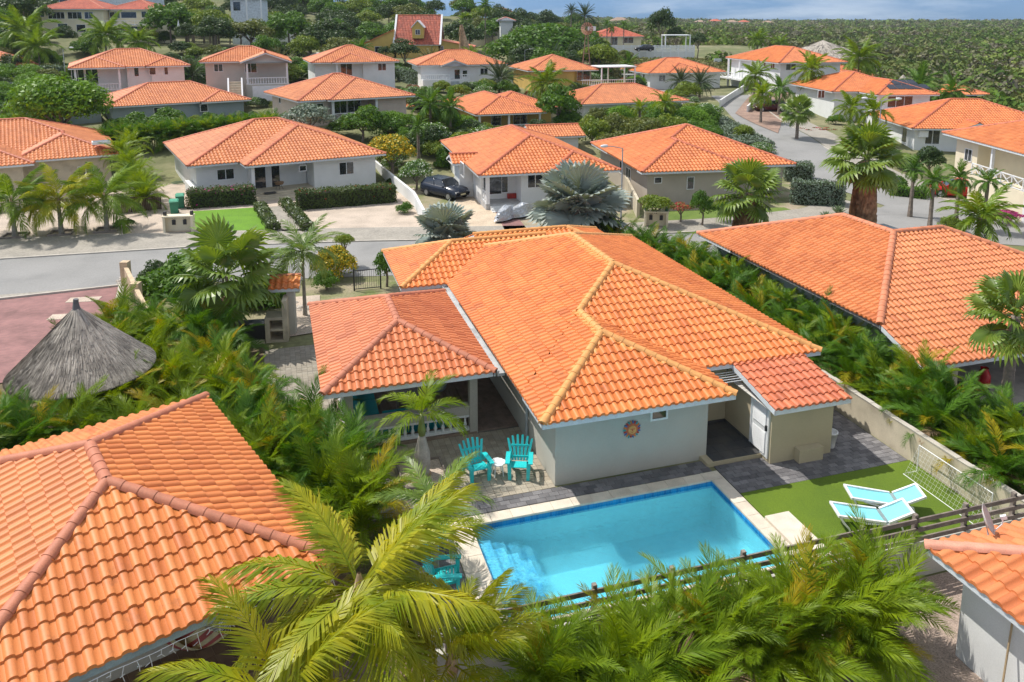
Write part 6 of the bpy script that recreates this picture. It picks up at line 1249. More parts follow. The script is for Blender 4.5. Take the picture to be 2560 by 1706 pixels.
def treelib(key, mats, n=2600, lobes=16, ls=.11, flat=.8, flower=0., seeds=(1, 2, 3), shell=.55):
    TREES[key] = [leafball(n, lobes, ls, s_*7+len(key), flat, flower=flower, shell=shell).mesh('crown', mats) for s_ in seeds]
treelib('tree', [LF_TREE], 4600, 20, .075); treelib('dark', [LF_DARK], 4400, 20, .072, .85); treelib('olive', [LF_OLIVE], 4200, 20, .07, .75, shell=.3); treelib('mango', [LF_MANGO], 15000, 40, .052, .9, seeds=(1,))
treelib('big', [LF_TREE], 15000, 46, .045, .75, seeds=(1,)); treelib('silver', [LF_SILV], 6500, 26, .055, .75, seeds=(1,), shell=.3); treelib('yellow', [LF_YEL], 4600, 20, .068, .8); treelib('yflower', [LF_YEL, FL_YEL], 6000, 26, .055, .85, .38, (1,)); treelib('wflower', [LF_TREE, FL_WHITE], 5000, 22, .06, .8, .16, (1, 2)); treelib('redfl', [LF_OLIVE, FL_RED], 2600, 14, .08, .7, .30, (1,)); treelib('pinkfl', [LF_TREE, FL_PINK], 2600, 14, .07, .6, .6, (1,)); treelib('airy', [LF_DARK], 2600, 18, .075, .8, shell=.2)
BUSHN = [0]
def limbs(t, x, y, gz, h, rad, tr=.12):
    m = MB(); m.tube([(x, y, gz-.2), (x+.05*h, y, gz+h*.5), (x, y+.03*h, gz+h)], [tr*1.3, tr, tr*.7], 7)
    m.build('trunk', BARK, t)
    m = MB()
    for k in range(5): a = k*1.3; m.tube([(x, y, gz+h*.6), (x+rad*.35*math.cos(a), y+rad*.35*math.sin(a), gz+h+rad*.15), (x+rad*.6*math.cos(a), y+rad*.6*math.sin(a), gz+h+rad*.4)], [tr*.5, tr*.35, tr*.12], 5)
    m.build('branches', BARK, t, None, 'stuff')
def tree(label, px, py, rpx, kind, Y, name='tree', sx=1., sz=1., trunk=True, cat='tree', group=None, gz=None):
    """crown centre seen at (px,py), rpx = half-width in the photograph"""
    if 0 < Y < 185 and gz is None: Y = solveY(px, py, lambda Y_: (.95 if cat == 'tree' and rpx > 40 else .5)*rpx*Y_*1.02/FPX*sz, Y)
    Y = abs(Y)
    x, y, zc = atY(px, py, Y); gz = T1(x, y) if gz is None else gz; rad = rpx*(y*_c+(CAMH-zc)*_s)/FPX; t = thing(name, label, cat, (x, y, gz), 0, group)
    if trunk and zc-gz > .5*rad: limbs(t, x, y, gz, max(.3, zc-gz-.25*rad), rad, max(.06, .05*rad))
    else: limbs(t, x, y, gz, max(.2, (zc-gz)*.6), rad, max(.04, .03*rad))
    link('crown', random.choice(TREES[kind]), t, Matrix.Translation((x, y, zc-.12*rad*sz)) @ Matrix.Rotation(random.random()*6, 4, 'Z') @ Matrix.Diagonal((rad*1.02*sx, rad*1.02*sx, rad*sz, 1))); return t
tree('large dense bright green mango tree at the left beside the salmon roofs', 148, 262, 128, 'mango', 83, sz=.8)
tree('huge spreading dark green tree behind the yellow house in the centre', 1360, 118, 165, 'big', -165, sz=.60)
for a in [('leafy dark tree before the tall yellow gabled house', 1010, 122, 45, 'dark', -138, .8), ('small dark tree at the left foot of the yellow gabled house', 962, 128, 20, 'dark', -138, .9),
 ('broad dark green tree right of the clipped hillside hedge', 800, 92, 58, 'dark', 128, .75), ('wide dark tree touching its left neighbour above the second hillside house', 905, 85, 42, 'tree', 134, .8), ('yellow-tinged round tree beside the hillside stairs', 485, 42, 48, 'yellow', 150, .8), ('pale olive bushy tree on the hillside centre left', 625, 75, 70, 'olive', 140, .7),
 ('silver-grey bush behind the long white house', 770, 292, 72, 'silver', 76, .75), ('glossy green broadleaf tree right of the silver bush', 905, 300, 64, 'tree', 74, .85), ('shrub with yellow flowers between the two white houses', 978, 378, 72, 'yflower', 64, .9), ('frangipani with white flowers beside the dark car', 1040, 430, 52, 'wflower', 56, .9),
 ('frangipani growing over the side street corner behind the beige house', 1905, 372, 36, 'wflower', 66, .75), ('tall green almond tree right of the central orange roof', 1395, 255, 62, 'tree', 74, 1.1), ('dense shrub on the left of the bamboo thicket', 1470, 270, 30, 'tree', 76, .9),
 ('bright yellow-green bush beside the central veranda', 1215, 322, 22, 'yellow', 70, 1.1), ('papaya-like tree in front of the central orange roof', 1165, 305, 30, 'tree', 70, .9), ('green shrubbery left of the central veranda', 1080, 305, 44, 'yellow', 72, .8), ('low shrub by the path behind the silver bush', 990, 288, 24, 'olive', 80, .9), ('purple-leaved bush at the foot of the white hillside house', 885, 195, 18, 'dark', 97, 1.),
 ('dark casuarina tree standing above the horizon on the right', 1655, 55, 42, 'airy', 205, 1.5), ('dark tree right of the carport in the distance', 1745, 98, 26, 'dark', 200, .9), ('feathery skyline tree above the dull red roof', 1690, 85, 26, 'dark', 203, 1.),
 ('red flowering tree beside the motorcycle shelter', 1562, 205, 26, 'redfl', 106, .8), ('orange-tinted shrub beyond the low orange roof', 1590, 222, 24, 'olive', 103, .7), ('dark green tree behind the white gabled house drive', 2055, 132, 22, 'dark', 150, .8),
 ('large leafy tree right of the tall skirted fan palm', 2325, 400, 42, 'dark', 62, 1.2), ('light green tree left of the cream balcony house', 2270, 408, 36, 'tree', 62, .9), ('bougainvillea mound of magenta flowers at the right edge', 2520, 538, 42, 'pinkfl', 48, .6), ('dense dark climber by the forecourt wall left of the fan palm', 440, 705, 112, 'tree', -39.5, 1.0), ('dark shrub below the fan palm next to the outdoor kitchen', 645, 745, 88, 'tree', -37.5, 1.05), ('yellow-green shrub with red flowers right of the slender palm', 838, 665, 66, 'yflower', -41.5, 1.2), ('leggy green shrub at the left end of the villa roof', 965, 660, 34, 'tree', -40, 1.5),
 ('red and yellow flowering shrub at the end of the white garden wall', 1120, 535, 42, 'redfl', 50, .7), ('croton-like shrub by the dark car', 1000+130, 475, 30, 'yellow', 56, .8), ('green palm-like shrub behind the dark car', 1105, 410, 26, 'tree', 62, 1.), ('tree behind the white garden wall in the centre', 1095, 360, 36, 'tree', 69, .9), ('yucca-like shrub in front of the beige house', 1757, 508, 36, 'tree', -52.5, 1.4), ('bushy palm-like shrub at the corner of the beige house', 1640, 508, 50, 'yellow', -52.5, .8), ('dark red-tinged shrub under the beige house window', 1702, 518, 34, 'redfl', -53.5, .6), ('small shrub on the gravel by the utility box', 310, 557, 30, 'tree', 51, .6)]:
    lb, px, py, rp, kd, Y, sz_ = a; tree(lb, px, py, rp, kd, Y, sz=sz_, name='shrub' if rp < 34 else 'tree', cat='shrub' if rp < 34 else 'tree')
for i, (px, py, rp, kd, Y) in enumerate(((205, 372, 26, 'tree', 76), (395, 250, 20, 'dark', 84), (640, 300, 34, 'dark', 78), (700, 262, 30, 'olive', 84), (1020, 340, 40, 'tree', 68), (950, 270, 22, 'dark', 84), (1130, 330, 34, 'dark', 70), (1250, 330, 26, 'yellow', 70), (1420, 300, 44, 'tree', 72), (1440, 225, 30, 'dark', 86), (1390, 330, 36, 'olive', 68), (1120, 255, 30, 'tree', 84),
  (1010, 230, 20, 'tree', 95), (560, 232, 26, 'olive', 98), (440, 215, 24, 'tree', 98), (470, 160, 26, 'dark', 108), (720, 130, 40, 'dark', 122), (655, 130, 36, 'yellow', 126), (1130, 140, 30, 'dark', 128), (1290, 140, 24, 'tree', 130), (1500, 180, 34, 'tree', 118), (1560, 140, 30, 'olive', 130), (1840, 180, 30, 'tree', 120), (1880, 160, 26, 'dark', 130), (1860, 330, 30, 'yellow', 72), (2090, 300, 26, 'tree', 80), (2150, 330, 30, 'dark', 72), (2210, 372, 30, 'tree', 66), (2200, 440, 34, 'yellow', 58),
  (2240, 460, 34, 'tree', 56), (2110, 215, 30, 'dark', 100), (2330, 290, 24, 'tree', 82), (2420, 240, 34, 'dark', 92), (2500, 262, 30, 'olive', 90), (600, 78, 38, 'dark', -168), (648, 76, 38, 'tree', -168), (572, 68, 30, 'olive', -168), (150, 92, 44, 'dark', -144), (235, 98, 40, 'tree', -144), (300, 92, 30, 'tree', -146), (370, 92, 30, 'yellow', -146), (330, 60, 30, 'dark', 148), (410, 95, 30, 'tree', 132), (30, 160, 40, 'dark', 110), (120, 150, 40, 'tree', 118), (210, 120, 40, 'tree', 126), (20, 40, 50, 'dark', 140), (2380, 560, 34, 'yellow', 46), (1380, 400, 24, 'tree', 60), (1810, 520, 30, 'tree', -53.5), (1010, 520, 26, 'tree', 50), (985, 455, 24, 'dark', 56))):
    tree('%s %s filling the garden, %s' % ({'tree': 'leafy', 'dark': 'dark', 'olive': 'olive', 'yellow': 'yellow-green'}[kd], 'bush' if rp < 30 else 'tree', ('far left' if px < 400 else 'left part' if px < 900 else 'centre' if px < 1500 else 'right part')+(' near the street' if py > 300 else ' between the rows' if py > 200 else ' up the slope')), px, py, rp, kd, Y, name='garden_bush', cat='bush', sz=.9, group='bushes filling the gardens')
for i, (px, py, rp, kd, Y) in enumerate(((395, 690, 60, 'dark', -41), (505, 760, 60, 'tree', -37), (560, 800, 50, 'dark', -35), (700, 700, 40, 'tree', -39.5), (860, 600, 30, 'yellow', -43.5), (815, 700, 36, 'tree', -39.5))):
    tree('%s bush crowding the front garden by the fan palm, %s from the left' % ('dark' if kd == 'dark' else 'green', WORDS[i]), px, py, rp, kd, Y, name='garden_bush', cat='bush', sz=.95, group='bushes by the fan palm')
for o in [q_ for q_ in bpy.data.objects if q_.parent is None and q_.get('category') == 'house' and q_.name.startswith('house') and 80 < q_.location.y < 140]:
    rr_ = random.Random(int(o.location.x*7)); nn = 0
    for u in np.arange(-1.5, 15, 1.9):
        if rr_.random() < .35 or (o.location.x > 20 and u < 3): continue
        p_ = o.matrix_basis @ Vector((u+rr_.uniform(-.5, .5), -2.6-rr_.random()*1.6, 0)); gz = T1(p_.x, p_.y); s_ = rr_.uniform(.7, 1.5); kd = rr_.choice(['tree', 'dark', 'yellow', 'olive', 'wflower', 'silver', 'redfl'])
        t = thing('foundation_shrub', '%s shrub at the foot of the %s' % ({'tree': 'leafy', 'dark': 'dark', 'yellow': 'yellow-green', 'olive': 'olive', 'wflower': 'white flowering', 'silver': 'silver', 'redfl': 'red flowering'}[kd], ' '.join(o['label'].split()[:7])), 'shrub', (p_.x, p_.y, gz), 0, 'shrubs at the feet of the hillside houses')
        link('crown', rr_.choice(TREES[kd]), t, Matrix.Translation((p_.x, p_.y, gz+s_*.4)) @ Matrix.Rotation(rr_.random()*6, 4, 'Z') @ Matrix.Diagonal((s_, s_, s_*.85, 1))); nn += 1
# bamboo thicket right of the centre
for i, (px, py, rp) in enumerate(((1480, 330, 46), (1545, 318, 50), (1610, 330, 52), (1675, 325, 46), (1530, 360, 44), (1600, 372, 44), (1660, 300, 40), (1500, 292, 34), (1560, 285, 32))):
    tree('yellow-green bamboo clump behind the beige house, %s of the thicket' % WORDS[i], px, py, rp*1.2, 'olive' if i % 3 else 'yellow', 66+i*.7, name='bamboo', sz=1.1, cat='bamboo', group='bamboo thicket behind the beige house')
# areca hedge behind the left houses
FA = [crown_geo([frond(1.8, 16, .5, b, .09, .6, 110+i) for i, b in enumerate((.7, 1.0, 1.4, 1.6))], 34, R(85), R(5), seed=s_) for s_ in (1, 2)]; CR['arecac'] = [g.mesh('crown', [LF_AREC2]) for g in FA]+[FA[0].mesh('crown', [LF_AREC])]
k = 0
for i in range(19):
    px = 262+i*23.5; py = 318-i*1.9+random.uniform(-5, 5); x, y, _ = atY(px, py, 76+i*.25); gz = T1(x, y); t = thing('areca_palm', 'areca palm of the tall hedge behind the street houses, %s from the left' % WORDS[i], 'palm', (x, y, gz), 0, 'tall areca hedge behind the street houses')
    link('crown', CR['arecac'][i % 3], t, Matrix.Translation((x, y, gz+1.0)) @ Matrix.Rotation(random.random()*6, 4, 'Z') @ Matrix.Scale(1.25, 4)); m = MB()
    for j in range(4): m.tube([(x+.2*j-.3, y, gz), (x+.25*j-.35, y, gz+1.6)], .05, 5)
    m.build('stems', CANE, t, None, 'stuff')
for i, (px, py, Y) in enumerate(((300, 372, 66), (318, 400, 63), (335, 428, 60.5), (350, 455, 58.5), (325, 352, 69), (360, 480, 57))):
    x, y, z_ = atY(px, py, Y); t = thing('areca_palm', 'bright areca palm beside the gravel drive, %s from the far end' % WORDS[i], 'palm', (x, y, 0), 0, 'areca palms along the gravel drive'); link('crown', CR['arecac'][2], t, Matrix.Translation((x, y, max(.3, z_-.6))) @ Matrix.Rotation(i, 4, 'Z') @ Matrix.Scale(1.15, 4)); m = MB(); m.tube([(x, y, 0), (x, y, max(.3, z_-.6)+.4)], .1, 6); m.build('stem', CANE, t)
# hedges
def hedge(label, F, x0, x1, y0, y1, z0, h, mats, n=None, ls=.075, flower=0., mound=0., seed=1, name='hedge', ragged=.05):
    rs = np.random.default_rng(seed); A = 2*(x1-x0+y1-y0)*h+(x1-x0)*(y1-y0); n = n or int(min(9000, A*150)); c = F @ Vector(((x0+x1)/2, (y0+y1)/2, z0)); t = thing(name, label, 'hedge', c[:], F.to_euler().z)
    m = MB(); e_ = .12; m.box(x0+e_, x1-e_, y0+e_, y1-e_, z0-.3, z0+h-e_); m.build('twigs', M('hedge_core', (.03, .035, .015), rough=.95), t, F)
    pr = np.array([(x1-x0)*(y1-y0)*1.3, (x1-x0)*h, (y1-y0)*h, (y1-y0)*h, (x1-x0)*h*.5]); f = rs.choice(5, n, p=pr/pr.sum()); u, v, q_ = rs.random(n), rs.random(n), rs.random(n)
    X_ = np.where(f == 2, x0, np.where(f == 3, x1, x0+u*(x1-x0))); Y_ = np.where(f == 1, y0, np.where(f == 4, y1, y0+v*(y1-y0))); Z_ = np.where(f == 0, z0+h, z0+q_*h)
    bump = .06*np.sin(X_*3.1+seed)+.05*np.sin(Y_*4.3)+rs.normal(0, ragged, n); nr = np.stack([(f == 3)*1.-(f == 2), (f == 4)*1.-(f == 1), (f == 0)*1.], -1); p = np.stack([X_, Y_, Z_], -1)+nr*bump[:, None]
    d = nr+rs.normal(0, .6, (n, 3)); d /= np.linalg.norm(d, axis=1)[:, None]; a = np.cross(d, rs.normal(size=(n, 3))); a /= np.linalg.norm(a, axis=1)[:, None]; b = np.cross(d, a); s = ls*rs.uniform(.7, 1.4, n)[:, None]
    V = np.stack([p-a*s, p-b*s*.6, p+a*s, p+b*s*.6], 1).reshape(-1, 3); mi = (rs.random(n) < flower*((f == 0)+.3)).astype(int)
    link('foliage', mkmesh('foliage', V, np.arange(4*n).reshape(n, 4), None, mats, mi, np.repeat(np.clip(rs.normal(.35, .3, n)+(f == 0)*-.15, 0, 1), 4)), t, F); return t
def hpx(label, pts, w_, h, mats, z=0., **k):                 # hedge along the foot line between two sight points
    a, b = (Vector(at(*q_, z)) for q_ in pts); d = (b-a); F = Matrix.Translation(a) @ Matrix.Rotation(math.atan2(d.y, d.x), 4, 'Z'); return hedge(label, F, 0, d.length, 0, w_, 0, h, mats, **k)
hpx('clipped hedge with pink flowers left of the long white house porch', ((472, 524), (636, 512)), 1.6, 1.25, [LF_HEDGE, FL_PINK], flower=.04, ragged=.08)
hpx('long clipped hedge right of the porch steps before the long white house', ((748, 528), (992, 508)), 1.6, 1.3, [LF_HEDGE, FL_RED], flower=.02)
hpx('short sunlit hedge on the left of the garden path', ((700, 578), (662, 520)), .8, .5, [LF_HEDGE, FL_WHITE], flower=.06)
hpx('short sunlit hedge on the right of the garden path', ((785, 577), (725, 512)), .8, .5, [LF_HEDGE, FL_WHITE], flower=.06)
hpx('tall silver-leaved hedge block beside the skirted fan palm at the street corner', ((1980, 512), (2110, 520)), 1.6, 1.7, [LF_SILV, LF_DARK], flower=.35)
hpx('silver-leaved hedge behind the corner hedge, next to the beige house', ((1965, 455), (2030, 458)), 2.2, 1.5, [LF_SILV, LF_DARK], flower=.35)
hpx('long silver hedge between the thicket and the side street', ((1935, 392), (1765, 292)), 4.0, 1.5, [LF_SILV, LF_DARK], flower=.2, ls=.11, n=12000)
hpx('green clipped mound hedge on the verge of the side street', ((2225, 490), (2308, 500)), 1.6, .7, [LF_TREE])
hpx('hedge with red flowers beside the blue agave', ((2020, 355), (2092, 352)), 2.2, 1.2, [LF_HEDGE, FL_RED], flower=.4)
x, y, z_ = ground_at(1015, 205); hedge('pale clipped hedge running downhill right of the white hillside house', FR(x, y, R(25), z_), -.8, .8, -9, 8, -.5, 2.6, [LF_SILV, LF_TREE], flower=.3, ls=.12)
x, y, z_ = atY(640, 116, 126); hedge('long dark clipped hedge on the hillside below the villas', FR(x-22, y-3, R(10), T1(x, y)), -8, 24, 0, 4, -1.5, 3.8, [LF_HEDGE], ls=.16, n=9000)
x, y, z_ = ground_at(128, 205); hedge('dark clipped green hedge block between the left edge house and the porch house', FR(x, y, R(25), z_), -1.5, 1.2, 0, 5, -1, 3.0, [LF_SILV, LF_DARK], flower=.5, ls=.12)
# agaves
AGM = M('agave_blue', (.22, .30, .33), rough=.5, col2=(.16, .23, .27), nscale=2)
def agave(label, px, py, s, z=0., n=30, mat=None):
    x, y, _ = at(px, py, z); t = thing('agave', label, 'agave', (x, y, z))
    mm = MB(); mm.add([(0, -.07, .02), (0, .07, .02), (.45, .10, .06), (.45, -.10, .06), (.95, 0, .1), (.45, 0, -.02), (0, 0, -.03)], [(6, 1, 2, 5), (0, 6, 5, 3)], [(5, 2, 4), (3, 5, 4)]); me = mkmesh('leaf', mm.V, mm.F4, mm.F3, [mat or AGM], tint=mm.t)
    for k in range(n): q_ = k/n; link('leaf', me, t, rotm(k*_gold, R(82-65*q_), 0, (x, y, z+.05), s*(.75+.35*q_)))
agave('large blue agave among white stones on the side street verge', 2052, 372, 1.5)
agave('spiky grey-green agave on the lawn near the skirted fan palm, left one', 2065, 548, .7, mat=M('agave_green', (.20, .27, .13), rough=.5)); agave('spiky grey-green agave on the lawn near the skirted fan palm, right one', 2095, 535, .8, mat=MATS['agave_green'])
# hillside woodland and scrub
def inframe(x, y, z):
    zc = y*_c+(CAMH-z)*_s
    return 1280+FPX*x/zc, 398+FPX*((CAMH-z)*_c-y*_s)/zc
GH = 'trees on the wooded hillside'; rs_ = random.Random(5); cnt = 0; used = []
def hill_label(kd, px, s_):
    w1 = {'tree': 'leafy green', 'dark': 'dark green', 'olive': 'dull olive', 'airy': 'thin grey-green', 'yellow': 'yellow-green'}[kd]; w2 = 'large' if s_ > 4.4 else 'small' if s_ < 3.4 else 'middle-sized'
    w3 = ['behind the top left villas', 'around the long hillside hedge', 'below the white hilltop house', 'left of the yellow gabled house', 'above the yellow gabled house', 'right of the yellow gabled house', 'around the big spreading tree', 'near the skyline palms'][min(7, int(max(0, px)/188))]
    return '%s %s tree on the wooded hill, %s' % (w2, w1, w3)
sides = ['left of the yellow gabled house', 'right of the yellow gabled house']
while cnt < 285:
    px = rs_.uniform(-20, 1500); Y = 138+rs_.random()**1.4*190; x = (px-1280)/FPX*Y; gz = T1(x, Y); X_, Y_ = inframe(x, Y, gz)
    if Y_ < 0 and px > 700: continue
    if any(abs(x-a)+abs(Y-b) < 4.5 for a, b in used) or (80 < px < 420 and Y < 178) or (880 < px < 1300 and Y < 182) or (560 < px < 670 and Y < 190): continue
    used.append((x, Y)); s_ = rs_.uniform(2.8, 5.6); kd = rs_.choice(['tree', 'dark', 'dark', 'tree', 'olive', 'airy', 'dark', 'yellow']); t = thing('hillside_tree', hill_label(kd, px, s_), 'tree', (x, Y, gz), 0, GH)
    link('crown', rs_.choice(TREES[kd]), t, Matrix.Translation((x, Y, gz+s_*.75)) @ Matrix.Rotation(rs_.random()*6, 4, 'Z') @ Matrix.Diagonal((s_, s_, s_*.9, 1))); m = MB(); m.tube([(x, Y, gz-.5), (x, Y, gz+s_*.8)], [.25, .12], 5); m.build('trunk', BARK, t); cnt += 1
# scrubland: one mass
def scrub(name, N_, region, mat, smin, smax, cards, seed, label, clump=1.0, hz=.5):
    rs = np.random.default_rng(seed); PX, PY, PS = [], [], []
    while len(PX) < N_:
        x, y = region(rs); 
        if x is None: continue
        PX.append(x); PY.append(y)
    X_ = np.array(PX); Y_ = np.array(PY); Z_ = terr(X_, Y_); S = rs.uniform(smin, smax, N_)*(.7+Y_/900); n = N_*cards; i = np.repeat(np.arange(N_), cards)
    d = rs.normal(size=(n, 3)); d /= np.linalg.norm(d, axis=1)[:, None]; d[:, 2] = np.abs(d[:, 2]); rad = S[i]*rs.uniform(.55, 1., n); p = np.stack([X_[i], Y_[i], Z_[i]+S[i]*.15], -1)+d*rad[:, None]*np.array([1, 1, hz*1.5])
    nr = d+rs.normal(0, .5, (n, 3)); nr /= np.linalg.norm(nr, axis=1)[:, None]; a = np.cross(nr, rs.normal(size=(n, 3))); a /= np.linalg.norm(a, axis=1)[:, None]; b = np.cross(nr, a); s = (S[i]*.23*clump*rs.uniform(.6, 1.3, n))[:, None]
    V = np.stack([p-a*s, p-b*s*.7, p+a*s, p+b*s*.7], 1).reshape(-1, 3); tb = rs.normal(.4, .3, N_); tt = np.clip(tb[i]+rs.normal(0, .2, n), 0, 1); mi = (rs.random(N_)**1.3*len(mat)).astype(int)[i]
    o = link(name, mkmesh(name, V, np.arange(4*n).reshape(n, 4), None, mat, np.clip(mi, 0, len(mat)-1), np.repeat(tt, 4)), None, None, 'stuff'); tag(o, label, 'scrub'); return o
def reg_right(rs):
    Y = 128*(9.5**rs.random()); px = rs.uniform(1300, 2750); x = (px-1280)/FPX*Y
    if Y < 200 and x < 45 and not (Y > 175 and x < 15): return None, None
    if Y < 172 and x < 62: return None, None
    if 190 < Y < 235 and 20 < x < 75: return None, None
    if Y < 140 and x < 80 : return None, None
    return x, Y
LF_SCR = M('leaf_scrub', (.20, .25, .06), rough=.8, col2=(.20, .19, .09), nscale=.018, tint=(.35, .45, .4), trans=.12, fine=0, spec=.1); LF_SCR2 = M('leaf_scrub_grey', (.24, .22, .15), rough=.8, col2=(.15, .18, .07), nscale=.02, tint=(.4, .42, .45), trans=.1, fine=0, spec=.1); LF_SCR3 = M('leaf_scrub_green', (.15, .24, .04), rough=.8, col2=(.17, .20, .07), nscale=.015, tint=(.35, .45, .4), trans=.12, fine=0, spec=.1)
scrub('scrubland', 10000, reg_right, [LF_SCR3, LF_SCR, LF_SCR3, LF_SCR2, LF_SCR2], .8, 3.3, 36, 3, 'dense green scrub covering the flat land up to the right horizon', hz=.55)
def reg_near(rs):
    Y = rs.uniform(84, 140); px = rs.uniform(2150, 2750); x = (px-1280)/FPX*Y
    if x < 58 or (Y < 112 and px < 2470): return None, None
    return x, Y
scrub('near_scrub', 260, reg_near, [LF_SCR, LF_SCR3, LF_TREE], 1.3, 2.8, 90, 8, 'brighter scrub bushes behind the far right houses', hz=.55)
def reg_mid(rs):
    Y = rs.uniform(84, 142); px = rs.uniform(-150, 1500); x = (px-1280)/FPX*Y
    return (x, Y)
GRS = leafm('dry_grass', (.26, .22, .10), (.16, .17, .06), rough=.9, tr=.1)
def reg_gr(rs):
    Y = rs.uniform(145, 190); px = rs.uniform(1480, 2000); x = (px-1280)/FPX*Y
    return (x, Y) if not (x > 48 and Y < 160) else (None, None)
scrub('dry_grass', 1500, reg_gr, [GRS, GRS, LF_SCR], .5, 1.3, 30, 5, 'dry yellowish grass and low bushes before the white fence', hz=.4)
# planting between the houses: low shrubs one can tell apart
GB = 'low garden shrubs between the hillside houses'; used = []
boxes = [(o.location.x, o.location.y) for o in bpy.data.objects if o.parent is None and o.get('category') == 'house']
cnt = 0; rs_ = random.Random(11)
while cnt < 330:
    px = rs_.uniform(-30, 1780); Y = rs_.uniform(68, 138); x = (px-1280)/FPX*Y; ok = not (26 < x < 40)
    for o in [q_ for q_ in bpy.data.objects if q_.parent is None and q_.get('category') == 'house']:
        lv = o.matrix_basis.inverted() @ Vector((x, Y, 0))
        if -2.5 < lv.x < 17 and -3.5 < lv.y < 16: ok = False; break
    if not ok or (x < -20 and Y < 81 and px > 280): cnt += 0; 
    if not ok or (x < -14 and Y < 80) : continue
    gz = T1(x, Y); s_ = rs_.uniform(.9, 2.7); kd = rs_.choice(['tree', 'tree', 'dark', 'yellow', 'olive', 'wflower', 'mango'])
    t = thing('garden_shrub', '%s %s shrub in the gardens, %s' % ('large' if s_ > 2 else 'low', {'tree': 'leafy green', 'dark': 'dark green', 'yellow': 'yellow-green', 'olive': 'olive', 'wflower': 'white flowering', 'mango': 'bright green'}[kd], ['at the far left', 'behind the left palm hedge', 'near the cream house with white posts', 'around the central orange roofs', 'beside the bamboo thicket', 'near the brick drive'][min(5, int(max(0, px)/300))]+[', second row', ', third row', ', hill side'][0 if Y < 90 else 1 if Y < 115 else 2]), 'shrub', (x, Y, gz), 0, GB); link('crown', rs_.choice(TREES[kd]), t, Matrix.Translation((x, Y, gz+s_*.45)) @ Matrix.Rotation(rs_.random()*6, 4, 'Z') @ Matrix.Diagonal((s_, s_, s_*.8, 1))); cnt += 1
